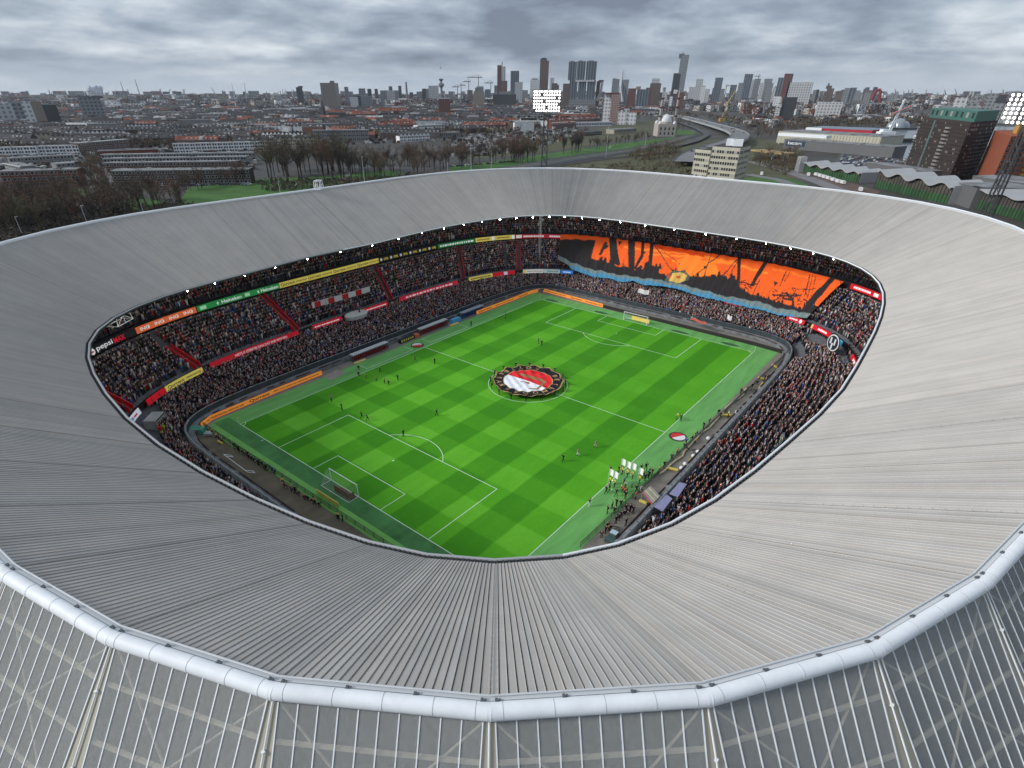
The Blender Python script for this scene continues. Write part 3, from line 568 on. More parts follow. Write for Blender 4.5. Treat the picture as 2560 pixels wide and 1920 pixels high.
up((1282, 592), (1402, 590), (160, 30, 44), 'dark red ribbon board with white print beside the orange banner', [('#bar', .02, .14, (215, 215, 215), .8), ('#smalld', .18, .6, WHT, .42), ('#smalldd', .72, .97, WHT, .42)])
up((2140, 712), (2206, 745), RED, 'red ribbon board right of the orange banner on the upper stand', [('#smalle', .1, .6, WHT, .4), ('#bar', .7, .85, WHT, .6)])
mid((327, 1051), (364, 1012), (214, 222, 232), 'white and blue board at the near left turn of the middle stand', [('#smallf', .1, .5, (40, 80, 150), .5), ('#bar', .55, .8, (190, 60, 70), .3)])
mid((391, 994), (448, 962), RED, 'red board with two dark triangles on the middle stand at left', [('#tri', .2, .3, (110, 8, 20), .5), ('#tri', .62, .72, (110, 8, 20), .5)])
mid((449, 961), (547, 914), YEL, 'yellow board reading Qurrent on the middle stand at left', [('Qurrent', .06, .5, (50, 46, 26), .66), ('#smallg', .56, .94, (100, 90, 46), .3)])
mid((572, 906), (769, 827), (184, 18, 40), 'long red board reading Niets is sterker dan dat ene woord', [('NIETS IS STERKER DAN DAT ENE WOORD', .27, .86, (230, 200, 205), .5)])
mid((806, 816), (874, 794), RED, 'short red board left of the white commentary pod', [('#smallh', .05, .9, WHT, .25)])
mid((909, 781), (980, 758), RED, 'short red board right of the white commentary pod', [('#smalli', .2, .95, WHT, .25)])
mid((1011, 749), (1152, 711), (190, 24, 48), 'long red board with pale words past the second stair', [('#smallj', .1, .9, (232, 200, 206), .42)])
mid((1176, 702), (1232, 690), YEL, 'yellow board on the middle stand near the far turn', [('#smallk', .08, .92, (90, 80, 40), .4)])
mid((1233, 690), (1286, 684), RED, 'red board with a pale blue crest patch near the far turn', [('#bar', .5, .66, (190, 200, 225), .9)])
mid((1305, 683), (1354, 681), (216, 214, 210), 'white and yellow board under the far turn', [('#bar', .01, .14, YEL, .9), ('#smalll', .2, .95, (140, 120, 120), .3)])
mid((1355, 681), (1393, 682), (176, 190, 192), 'grey white board left of the small blue board', [('#smallm', .2, .9, (90, 120, 120), .4)])
mid((1395, 682), (1424, 685), (38, 118, 200), 'small blue board below the left end of the banner', [('#smalln', .2, .8, WHT, .3)])
mid((1935, 789), (1981, 803), RED, 'short red board under the right end of the banner', [('#smallo', .15, .6, WHT, .3), ('#disc', .7, .86, WHT, .85)])
mid((2003, 809), (2063, 840), RED, 'red board above the empty steps in the right corner', [('#bar', .0, .06, (220, 170, 120), .9), ('#smallp', .25, .6, WHT, .4), ('#bar', .78, .9, (235, 160, 165), .6)])
mid((2064, 840), (2082, 852), (70, 170, 215), 'small light blue board beside the round crest sign', [('#smallq', .3, .7, WHT, .5)])
mid((2121, 880), (2146, 936), RED, 'curving red board with yellow end at the right turn', [('#bar', .15, .35, (232, 225, 225), .5), ('#bar', .75, .99, (220, 180, 40), .95)])
mid((1800, 747), (1840, 757), RED, 'red board half hidden below the blue hem of the banner', [('#smallr', .1, .9, WHT, .5)])
# pitch-side boards
def pp(*q): return [G(*p, 0.1)[:2] for p in q]
o1 = Path(pp((506, 1068), (531, 1049), (600, 1020), (700, 978), (806, 936)), 0.05)
TXQ = lambda u, s=.16: ('Qurrent', u, u + s, (50, 28, 6), .74)
board('pitch_board', o1, 1.0, ORA, 'orange board reading Qurrent along the left part of the touchline', [('van Nederlandse wind en zon', .05, .34, (70, 42, 10), .46), TXQ(.385), ('100% groene energie van Nederlandse wind en zon', .58, .97, (70, 42, 10), .46)], 'orange boards round the pitch')
o2 = Path(pp((1192, 786), (1260, 760), (1330, 733), (1350, 729)), 0.05); o3 = Path(pp((1350, 729), (1364, 730), (1430, 748), (1506, 768)), 0.05)
board('pitch_board', o2, 1.0, ORA, 'orange board along the far part of the left touchline', [('Qurrent', .03, .22, (60, 36, 8), .62), ('100% groene energie', .28, .58, (80, 50, 12), .42), ('Qurrent', .66, .82, (60, 36, 8), .62)], 'orange boards round the pitch')
board('pitch_board', o3, 1.0, ORA, 'orange board behind the far goal line left of the goal', [('100% groene energie', .08, .42, (80, 50, 12), .42), ('Qurrent', .5, .68, (60, 36, 8), .62), ('van Nederlandse wind', .73, .98, (80, 50, 12), .42)], 'orange boards round the pitch')
board('pitch_board', Path(pp((1508, 769), (1700, 817), (1880, 862), (1962, 885)), 0.05), 0.9, (40, 36, 36), 'long black board behind the far goal line', [])
bb = Path([G(903, 1259 , .1)[:2], G(790, 1226, .1)[:2]][::-1], 0.05)
board('goal_board', Path(pp((795, 1232), (850, 1267))[::-1], 0.02), 1.0, (236, 206, 110), 'yellow board lying behind the near goal', [('#smallst', .1, .6, (70, 56, 20), .5), ('#smalls', .68, .86, (150, 110, 40), .35), ('#disc', .9, .95, (60, 50, 30), .5)])
board('goal_board', Path(pp((1578, 800), (1622, 811)), 0.3), 1.1, (236, 206, 110), 'yellow board standing behind the net of the far goal', [])
# ------------------------------------------------------------------ cloths: the big stand banner and the round crest flag
def paint(px, py, layers, base, sd=3):
    c = np.tile(np.array(lin(base), float), (len(px), 1))
    for poly, col in layers: c[inpoly(px, py, poly)] = lin(col)
    return c
def stroke(a, b, w): d = np.array(b, float) - a; d /= np.hypot(*d); n = np.array([-d[1], d[0]]) * w / 2; a = np.array(a, float); b = np.array(b, float); return [tuple(a - n), tuple(b - n), tuple(b + n), tuple(a + n)]
CLOTH_O = [(1401, 586), (1450, 585), (1523, 591), (1640, 605), (1760, 628), (1850, 638), (1950, 662), (2060, 690), (2151, 716), (2142, 740), (2122, 765), (2085, 790), (2062, 791), (2045, 796), (2015, 795), (1980, 792), (1944, 787), (1905, 775), (1867, 768), (1840, 762), (1803, 752), (1765, 745), (1733, 736), (1700, 724), (1662, 716), (1610, 712), (1580, 702), (1556, 706), (1520, 695), (1486, 693), (1450, 681), (1428, 672), (1420, 662), (1394, 648), (1400, 600)]
LOW = [(1400, 598), (1489, 600), (1478, 645), (1500, 652), (1503, 646), (1506, 654), (1514, 648), (1518, 656), (1528, 655), (1540, 664), (1575, 670), (1588, 676), (1600, 664), (1605, 672), (1615, 662), (1648, 667), (1652, 662), (1645, 685), (1670, 688), (1690, 676), (1720, 690), (1745, 690), (1760, 695), (1780, 692), (1800, 686), (1818, 696), (1835, 690), (1850, 722), (1880, 735), (1900, 742), (1930, 750), (1980, 765), (2005, 772), (2020, 755), (2045, 768), (2070, 768), (2088, 772), (2110, 752), (2122, 758), (2122, 766), (2085, 792), (2060, 787), (2015, 784), (1944, 773), (1900, 758), (1803, 740), (1733, 720), (1662, 704), (1556, 690), (1486, 679), (1427, 662), (1394, 640)]
FOAM = [(1394, 634), (1427, 656), (1486, 675), (1556, 688), (1662, 702), (1733, 718), (1803, 738), (1900, 755), (1944, 770), (2015, 782), (2062, 784), (2062, 800), (2015, 800), (1944, 796), (1900, 785), (1803, 760), (1733, 742), (1662, 722), (1556, 712), (1486, 700), (1427, 680), (1394, 650)]
BLUE = [(1424, 664), (1450, 670), (1486, 684), (1510, 684), (1556, 695), (1610, 700), (1662, 710), (1700, 716), (1733, 729), (1770, 733), (1803, 745), (1850, 755), (1900, 768), (1944, 782), (1985, 788), (2000, 810), (1900, 800), (1803, 770), (1733, 750), (1662, 730), (1556, 720), (1486, 705), (1420, 685)]
BK, OR = (44, 42, 44), (234, 98, 38)
lay = [([(1500 + 60 * k, 600 + 5 * k + 12 * k), (1640 + 60 * k, 612 + 12 * k + 5), (1800 + 40 * k, 640 + 14 * k), (1800 + 40 * k, 645 + 14 * k), (1640 + 60 * k, 618 + 12 * k + 5), (1500 + 60 * k, 604 + 17 * k)], (250, 138, 50)) for k in (1, 2, 3)]
lay += [([(1700, 690), (1690, 650), (1730, 640), (1790, 660), (1800, 690)], (248, 132, 48)), ([(1640, 612), (1760, 634), (1760, 642), (1640, 622)], (226, 72, 24)), ([(1930, 668), (2040, 696), (2040, 700), (1930, 674)], (244, 122, 46))]
lay += [(p, BK) for p in (LOW, [(1523, 592), (1541, 594), (1548, 664), (1526, 657), (1524, 620)], [(1570, 597), (1588, 600), (1586, 670), (1571, 668)], [(1604, 604), (1612, 605), (1608, 640), (1590, 674), (1583, 674), (1602, 636)], [(1626, 605), (1635, 607), (1629, 672), (1620, 670)], [(1844, 638), (1853, 640), (1849, 727), (1842, 726)], [(1911, 652), (1920, 656), (1884, 714), (1873, 714)], [(2077, 692), (2088, 695), (2035, 762), (2008, 772), (2022, 748)])]
_rs = random.Random(21)
for (xa, ya), (xb, yb) in zip(LOW[3:40], LOW[4:41]):
    for _ in range(3 if abs(xb - xa) > 12 else 1):
        u = _rs.random(); x, y = xa + (xb - xa) * u, ya + (yb - ya) * u; w_, h_ = _rs.uniform(1.5, 5), _rs.uniform(2, 10); lay.append(([(x - w_, y + 3), (x + w_, y + 3), (x + w_ * .6 + 1, y - h_), (x - w_ * .6 + 1, y - h_ * .8)], BK))
for _ in range(46):
    x = _rs.uniform(1930, 2010) if _ < 26 else _rs.uniform(1800, 1885); y0 = np.interp(x, (1800, 1885, 1930, 2010), (690, 726, 738, 758)); y = y0 + _rs.uniform(-20, 4); lay.append((stroke((x, y), (x + _rs.uniform(-12, 16), y + _rs.uniform(-8, 10)), _rs.uniform(1.2, 3.2)), BK))
lay += [(stroke(*s), BK) for s in (((1516, 605), (1500, 640), 7), ((1634, 610), (1690, 690), 1.8), ((1535, 595), (1550, 660), 3), ((1800, 636), (1736, 690), 2), ((1780, 632), (1760, 690), 1.6), ((1848, 645), (1805, 690), 2.2), ((1848, 648), (1822, 692), 1.6), ((1900, 700), (1880, 738), 2.4), ((1965, 678), (1950, 715), 2), ((1975, 680), (1960, 705), 1.4), ((1980, 722), (2040, 723), 1.8), ((1980, 722), (1996, 748), 1.6), ((1996, 748), (2012, 722), 1.6), ((2012, 722), (2020, 745), 1.6), ((2025, 685), (2012, 740), 2), ((2032, 686), (2020, 740), 1.6), ((2040, 690), (2028, 740), 1.4), ((2125, 712), (2095, 740), 2), ((2140, 716), (2105, 755), 1.6), ((2100, 702), (2108, 740), 1.4), ((1850, 705), (1895, 712), 3), ((1815, 700), (1832, 720), 4), ((1955, 745), (1985, 752), 5), ((1930, 735), (1990, 742), 4), ((1965, 730), (1985, 758), 6), ((1700, 660), (1640, 612), 1.2))]
lay += [([(1512, 610), (1522, 612), (1516, 622), (1506, 624)], BK), ([(1545, 600), (1556, 604), (1548, 612)], BK), ([(1605, 625), (1616, 628), (1610, 634)], BK), ([(1760, 664), (1768, 668), (1760, 674)], BK), ([(1935, 700), (1945, 706), (1936, 714)], BK), ([(2096, 748), (2112, 742), (2112, 756), (2100, 762)], BK)]
lay += [(FOAM, (112, 128, 128)), (BLUE, (76, 136, 172)), ([(1660, 703), (1668, 684), (1690, 675), (1708, 678), (1724, 688), (1722, 700), (1700, 710)], (72, 92, 84)), ([(1672, 701), (1680, 684), (1700, 680), (1718, 690), (1712, 704), (1692, 708)], (206, 172, 92)), ([(1668, 687), (1678, 683), (1680, 690), (1668, 695)], (190, 70, 60)), ([(1690, 690), (1700, 688), (1702, 694), (1692, 696)], (190, 80, 50))]
thL, thR = th_at(1392, 620, 9), th_at(2160, 740, 9); ns, nt_ = 640, 90
if thR > thL: thL += 2 * math.pi
S, T = np.meshgrid(np.linspace(thL, thR, ns), np.linspace(0, 1, nt_)); fs_ = S.ravel(); ft = T.ravel()
Pt, Pb = Ring(86.0, 70.7, 3.36, 0.2, -0.9)(fs_), Ring(74.2, 58.0, 3.68, -1.6, -1.8)(fs_); zz = ZL + 1.45 + (ZB + 0.2 - ZL - 1.45) * ft
sag = 0.9 * np.sin(np.pi * np.clip(ft, 0, 1)) ; rip = 0.10 * np.sin(fs_ * 150 + 2 * np.sin(ft * 5)) + 0.22 * np.sin(fs_ * 61 + 3 * np.sin(fs_ * 17)) * ft ** 2
Q = Pt + (Pb - Pt) * ft[:, None]; V = np.column_stack([Q, zz + 1.15 * np.sin(np.pi * np.minimum(ft, 1)) ** .5 + rip])
V[:, 2] -= np.clip(ft - .93, 0, 1) * 6
dv = V - EYE; w = dv @ _f; qx, qy = PCX + FOC * (dv @ _r) / w, PCY - FOC * (dv @ _u) / w
cc = paint(qx + rng.normal(0, .4, len(qx)), qy + rng.normal(0, .3, len(qx)) + 1.2 * np.sin(qx * .21) + 1.0 * np.sin(qx * .093), lay, OR)
cc *= (1 + 0.10 * np.sin(fs_ * 300 + ft * 8) * (ft > .55))[:, None] ** 1
ii = (np.arange(nt_ - 1)[:, None] * ns + np.arange(ns - 1)[None]).ravel(); F = np.stack([ii, ii + 1, ii + ns + 1, ii + ns], 1)
keep = inpoly(qx[F].mean(1), qy[F].mean(1), CLOTH_O); F = F[keep]; used, inv = np.unique(F, return_inverse=True)
M_CLOTH = pm('printed cloth', (1, 1, 1), rough=0.85, attr=True, spec=0.15)
me = npmesh('stand_banner', V[used], inv.reshape(F.shape), M_CLOTH, cc[used]); me.polygons.foreach_set('use_smooth', np.ones(len(me.polygons), bool))
link('stand_banner', me, None, label='huge orange banner with black harbour silhouettes hung over the far stand', cat='banner')
# round crest flag held over the centre circle
n = 170; R0 = 8.35; X, Y = np.meshgrid(np.linspace(-R0 - .3, R0 + .3, n), np.linspace(-R0 - .3, R0 + .3, n)); x, y = X.ravel(), Y.ravel(); r = np.hypot(x, y); a = np.arctan2(y, x)
edge = R0 - 0.32 * np.abs(np.sin(a * 7 + .4)); z = 1.05 - 0.35 * (1 - (r / R0) ** 2) + 0.10 * np.sin(x * 1.7 + y) * np.cos(y * 1.3) + 0.07 * np.sin(3.1 * x - 2 * y) + 0.18 * (r / R0) ** 2 * np.cos(a * 14)
px_, py_ = np.array([pix((u, v, w_)) for u, v, w_ in zip(x, y, z)]).T
GOLD, CRB = (186, 152, 104), (36, 36, 42); col = np.tile(np.array(lin(CRB)), (len(x), 1)); col[r > edge - .34] = lin(GOLD)
inner = r < 5.75; col[inner] = lin(GOLD); inner = r < 5.55; col[inner] = lin((238, 240, 248))
k_ = 1160; sc_ = 320 / 2212; zp = lambda *q: [(1160 + a_ * sc_, 840 + b_ * sc_) for a_, b_ in q]
redp = inpoly(px_, py_, zp((600, 640), (760, 668), (870, 700), (1150, 790), (1450, 915), (1700, 990), (1900, 600), (1200, 300), (700, 400)))
col[inner & redp] = lin((226, 48, 56)); col[inner & redp & (np.sin(x * 1.3 + 2 * np.sin(y)) > .6)] = lin((206, 30, 42))
for pl in (zp((930, 640), (1000, 645), (1350, 745), (1400, 780), (1330, 790), (1000, 690)), zp((1340, 760), (1420, 790), (1350, 870), (1275, 930), (1110, 915), (1110, 900), (1260, 905), (1330, 830)), zp((975, 780), (1130, 795), (1145, 830), (1090, 825), (1050, 800), (975, 795))): col[inpoly(px_, py_, pl) & inner] = lin((150, 124, 82))
ii = (np.arange(n - 1)[:, None] * n + np.arange(n - 1)[None]).ravel(); F = np.stack([ii, ii + 1, ii + n + 1, ii + n], 1); F = F[(r < edge)[F].all(1)]; used, inv = np.unique(F, return_inverse=True)
crest = thing('crest_flag', 'round red white and black club crest flag held over the centre circle', 'flag')
me = npmesh('cloth', np.column_stack([x, y, z])[used], inv.reshape(F.shape), M_CLOTH, col[used]); me.polygons.foreach_set('use_smooth', np.ones(len(me.polygons), bool)); link('cloth', me, crest)
def ringtext(s, a0, a1, rm, h, inward):
    for k, ch in enumerate(s):
        V, F = text2d(ch); 
        if not len(V): continue
        V = V.copy(); V[:, 0] -= V[:, 0].mean(); V[:, 1] -= .36; V *= h / .72; t = a0 + (a1 - a0) * k / (len(s) - 1); rad = np.array([math.cos(t), math.sin(t)]); upv = -rad if inward else rad; rt = np.array([upv[1], -upv[0]])
        P = rad * rm + V[:, :1] * rt + V[:, 1:] * upv; rr = np.hypot(P[:, 0], P[:, 1]); aa = np.arctan2(P[:, 1], P[:, 0]); zq = 1.05 - .35 * (1 - (rr / R0) ** 2) + .10 * np.sin(P[:, 0] * 1.7 + P[:, 1]) * np.cos(P[:, 1] * 1.3) + .07 * np.sin(3.1 * P[:, 0] - 2 * P[:, 1]) + .18 * (rr / R0) ** 2 * np.cos(aa * 14) + .07
        b = MB(); b.add(np.column_stack([P, zq]), F); b.build('letter', board_mat(GOLD), crest)
ra, rb = [math.atan2(*(G(1160 + q * sc_, 840 + w_ * sc_, 1)[[1, 0]])) for q, w_ in ((1260, 560), (600, 860))]
ringtext('ROTTERDAM', ra, (rb if rb > ra else rb + 6.2832), 6.7, 1.15, True)
ra, rb = [math.atan2(*(G(1160 + q * sc_, 840 + w_ * sc_, 1)[[1, 0]])) for q, w_ in ((1610, 690), (720, 930))]
ringtext('FEYENOORD', ra, (rb if rb < ra else rb - 6.2832), 6.7, 1.15, False)
def disc_sign(px, label, r, flip):
    c = G(*px); g = thing('crest_sign', label, 'sign', 'small crest signs beside the halfway line'); m = MB(); m.lathe((c[0], c[1], .012), ((r, 0), (r, .05)), 28); m.build('rim', board_mat((52, 40, 38)), g)
    for k, colr in ((0, (226, 226, 226)), (1, (205, 44, 50))):
        m = MB(); a0 = math.radians(-30 + 180 * k + (180 if flip else 0)); V = [(c[0] + r * .8 * math.cos(a0 + math.pi * i / 14), c[1] + r * .8 * math.sin(a0 + math.pi * i / 14), .07) for i in range(15)]; m.add(V, (tuple(range(15)),)); m.build('half_disc', board_mat(colr), g)
disc_sign((1695, 1092), 'red and white crest disc on the turf at the near end of the halfway line', 1.75, True); disc_sign((1043, 863), 'red and white crest disc on the turf beside the dugouts', 1.75, False)
# ------------------------------------------------------------------ spectators
def see(P, margin=1.10):
    """can the camera look down through the roof opening at P (with a margin for a step to the side)"""
    d = P - EYE; t = (HI - EYE[2]) / d[:, 2]; q = EYE[:2] + d[:, :2] * t[:, None]
    return np.hypot(q[:, 0], q[:, 1]) < rin(np.arctan2(q[:, 1], q[:, 0])) * margin
COATS = np.array([lin(c) for c in ((18, 18, 20), (26, 27, 32), (20, 24, 38), (14, 14, 16), (38, 38, 42), (30, 32, 44), (52, 46, 42), (40, 34, 30), (24, 30, 52), (70, 70, 74), (16, 16, 18), (34, 30, 34))])
BRIGHT = np.array([lin(c) for c in ((190, 26, 36), (204, 204, 208), (36, 84, 168), (60, 110, 180), (150, 30, 40), (150, 140, 130), (200, 60, 50), (214, 214, 218), (110, 124, 150), (220, 216, 214), (60, 70, 120))])
SKIN = np.array([lin(c) for c in ((226, 190, 178), (234, 202, 190), (206, 166, 152), (240, 212, 202), (150, 116, 104))])
HAIR = np.array([lin(c) for c in ((40, 30, 24), (70, 50, 36), (24, 20, 18), (120, 96, 66), (86, 80, 76), (24, 24, 26))])
RNG = [(0.0, .17, .14), (.80, .20, .18), (1.36, .265, .20), (1.47, .08, .08), (1.50, .09, .105), (1.60, .115, .13), (1.73, .065, .08)]
def pmesh(kind, seed):
    """simple spectator, one closed skin of six-sided rings, facing +X; returns verts, quads, part code per vertex"""
    r = random.Random(seed); V = []; code = []; k = 6
    lean = r.uniform(-.05, .12); tw = r.uniform(-.25, .25)
    for i, (z, a, b) in enumerate(RNG):
        f = z / 1.72; s = 1 + r.uniform(-.06, .06)
        for j in range(k):
            t = 2 * math.pi * j / k + tw * f; x, y = b * s * math.cos(t), a * s * math.sin(t); V.append((x + lean * f * f, y, z)); code.append(0 if i < 1 else 1 if i < 3 else (2 if i < 6 and math.cos(t) > -.3 else 3) if i < 6 else 3)
    F = [(i * k + j, i * k + (j + 1) % k, (i + 1) * k + (j + 1) % k, (i + 1) * k + j) for i in range(len(RNG) - 1) for j in range(k)]
    F += [(36, 37, 38, 39), (36, 39, 40, 41)]
    if kind:                                         # arms: raised to clap, or hands before the chest
        for sg in (-1, 1):
            o = len(V); up_ = kind == 2; q = [(0.02, sg * .22, 1.34), (.24, sg * .26, 1.18 if not up_ else 1.45), (.36, sg * .10, 1.32 if not up_ else 1.72)]
            for m_, (x, y, z) in enumerate(q):
                w = .055 - .012 * m_
                for j in range(4): t = math.pi / 2 * j; V.append((x + w * .4 * math.cos(t), y + w * math.cos(t), z + w * math.sin(t))); code.append(1 if m_ < 2 else 2)
            F += [(o + i * 4 + j, o + i * 4 + (j + 1) % 4, o + (i + 1) * 4 + (j + 1) % 4, o + (i + 1) * 4 + j) for i in range(2) for j in range(4)]
    return np.array(V), np.array(F), np.array(code)
PM = [pmesh(k, 10 + i) for i, k in enumerate((0, 0, 1, 0, 1, 0, 2, 0))]
def outfit(n, tint=None):
    c = COATS[rng.integers(0, len(COATS), n)] * rng.uniform(.9, 3.0, (n, 1)); b = rng.random(n) < .23; c[b] = BRIGHT[rng.integers(0, len(BRIGHT), b.sum())] * rng.uniform(.6, 1.0, (b.sum(), 1))
    p = COATS[rng.integers(0, len(COATS), n)] * .9; s = SKIN[rng.integers(0, len(SKIN), n)] * rng.uniform(.45, .95, (n, 1)); h = HAIR[rng.integers(0, len(HAIR), n)]
    cap = rng.random(n) < .14; h[cap] = BRIGHT[rng.integers(0, len(BRIGHT), cap.sum())] * .8
    return np.stack([p, c, s, h], 1)
def places(c0, z0, c1, z1, n, spacing, skip_aisle=None, r0=0, fill=.96, top=0):
    out = []; thd = np.linspace(0, 2 * np.pi, 2881); A, B = c0(thd), c1(thd)
    for k in range(r0, n - top):
        P = A + (B - A) * ((k + .45) / n); l = np.concatenate([[0], np.cumsum(np.linalg.norm(np.diff(P, axis=0), axis=1))]); u = np.arange(0, l[-1], spacing); u = u + rng.normal(0, .07, len(u)); u = u[rng.random(len(u)) < fill]
        th = np.interp(u, l, thd); q = np.stack([np.interp(u, l, P[:, 0]), np.interp(u, l, P[:, 1])], 1); z = z0 + (z1 - z0) * k / (n - 1)
        a = np.mod(th * 22 / np.pi + .3, 1); ok = np.abs(a - .5) > .028          # radial gangways
        if skip_aisle: 
            for t in skip_aisle: ok &= np.abs((th - t + np.pi) % (2 * np.pi) - np.pi) * np.hypot(q[:, 0], q[:, 1]) > 1.0
        q = q + rng.normal(0, .17, q.shape); out.append(np.column_stack([q, np.full(len(q), z)])[ok])
    return np.concatenate(out)
SPOTS = [places(WALL, ZW, BACK1, ZLO + .3, 18, .45), places(MID2, ZB + .5, LED, ZL - .6, 15, .46, AISLES, r0=1, fill=.97, top=2), places(LED2, ZL + 1.6, TOP, ZL + 6.6, 9, .47)]
P = np.concatenate(SPOTS); P = P[see(P + [0, 0, 1.5])]
dv = P - EYE; w = dv @ _f; ux, uy = PCX + FOC * (dv @ _r) / w, PCY - FOC * (dv @ _u) / w
gap = np.zeros(len(P), bool)                                  # where the photograph shows no spectators
for poly in ([(2003, 838), (2040, 836), (2075, 852), (2086, 878), (2060, 876), (2010, 862)], [(1630, 1275), (1668, 1200), (1722, 1206), (1695, 1245), (1660, 1290), (1600, 1330)], [(350, 1020), (400, 1015), (408, 1060), (372, 1082), (335, 1060)], [(340, 1060), (395, 1075), (420, 1130), (360, 1110)], [(2075, 850), (2110, 860), (2120, 920), (2085, 900)], [(2000, 850), (2020, 900), (1985, 905), (1960, 880)]): gap |= inpoly(ux, uy, poly)
P = P[~gap]; ux, uy, w = ux[~gap], uy[~gap], w[~gap]
in_view = see(P + [0, 0, 1.4], .985) & (ux > 0) & (ux < 2560)
order_ = np.argsort(np.where(in_view, w, 1e9)); FIRST = order_[:150]; rest = np.setdiff1d(np.arange(len(P)), FIRST)
face = np.arctan2(-P[:, 1] * 1.0, -P[:, 0] * 1.0); fw = np.arctan2(-P[:, 1], -np.sign(P[:, 0]) * np.maximum(np.abs(P[:, 0]) - 18, 0)); face = fw + rng.normal(0, .3, len(P))
O = outfit(len(P)); red = inpoly(ux, uy, [(1960, 1000), (1975, 955), (2030, 950), (2020, 985), (1990, 1010)]); red &= rng.random(len(P)) < .4; O[red, 1] = O[red, 1] * .4 + np.array(lin((170, 50, 66))) * .6
gr = inpoly(ux, uy, [(1925, 1150), (1945, 1100), (1975, 1100), (1960, 1140)]); O[gr, 1] = O[gr, 1] * .4 + np.array(lin((120, 180, 160))) * .6
hv = inpoly(ux, uy, [(340, 1075), (400, 1060), (420, 1085), (405, 1110), (380, 1100)]); O[hv & (rng.random(len(P)) < .6), 1] = lin((200, 60, 40)); hv2 = hv & (rng.random(len(P)) < .25); O[hv2, 1] = lin((170, 220, 60))
M_PPL = pm('clothes and skin', (1, 1, 1), rough=0.85, attr=True, spec=0.15)
VS, FS, CS, off = [], [], [], 0; pick = rng.integers(0, len(PM), len(P)); sc = rng.normal(.99, .055, len(P))
for k, (v, f, code) in enumerate(PM):
    id_ = rest[pick[rest] == k]; m_ = len(id_)
    if not m_: continue
    cs, sn = np.cos(face[id_])[:, None], np.sin(face[id_])[:, None]; s = sc[id_][:, None]
    VV = np.stack([P[id_, 0, None] + (v[:, 0] * cs - v[:, 1] * sn) * s, P[id_, 1, None] + (v[:, 0] * sn + v[:, 1] * cs) * s, P[id_, 2, None] + v[:, 2] * s], -1)
    VS.append(VV.reshape(-1, 3)); FS.append((f[None] + (np.arange(m_) * len(v))[:, None, None] + off).reshape(-1, 4)); CS.append(O[id_][:, code].reshape(-1, 3)); off += m_ * len(v)
link('crowd', npmesh('crowd', np.concatenate(VS), np.concatenate(FS), M_PPL, np.concatenate(CS)), None, label='packed crowd of football supporters in dark coats filling the stands', cat='crowd', kind='stuff')
SPM = []; SPN = []
NAMEC = (('black', (16, 16, 18)), ('dark blue', (24, 32, 64)), ('dark grey', (48, 48, 52)), ('brown', (66, 50, 40)), ('red', (176, 24, 34)), ('white', (206, 206, 210)), ('blue', (40, 90, 170)), ('grey', (104, 106, 112)), ('charcoal', (30, 30, 33)))
for i in range(36):
    v, f, code = PM[i % len(PM)]; q = outfit(1)[0]; nm, c = NAMEC[(0, 8, 1, 0, 2, 8, 3, 0, 4, 1, 8, 0, 5, 2, 0, 6, 8, 7)[i % 18]]; q[1] = lin(c); SPM.append(npmesh('spectator', v, f, M_PPL, q[code])); SPN.append(nm)
BASE_L = {0: 'spectator in %s coat standing in the near lower stand beside the tunnel canopies', 1: 'spectator in %s coat standing in the near left lower stand above the moat wall'}
for q, i in enumerate(FIRST):
    side = 0 if ux[i] > 1228 else 1
    o = link('person', SPM[q % 36], None, BASE_L[side] % SPN[q % 36], 'person', ('supporters in the near right lower stand', 'supporters in the near left lower stand')[side], None, tuple(P[i]), face[i]); o.scale = [sc[i]] * 3
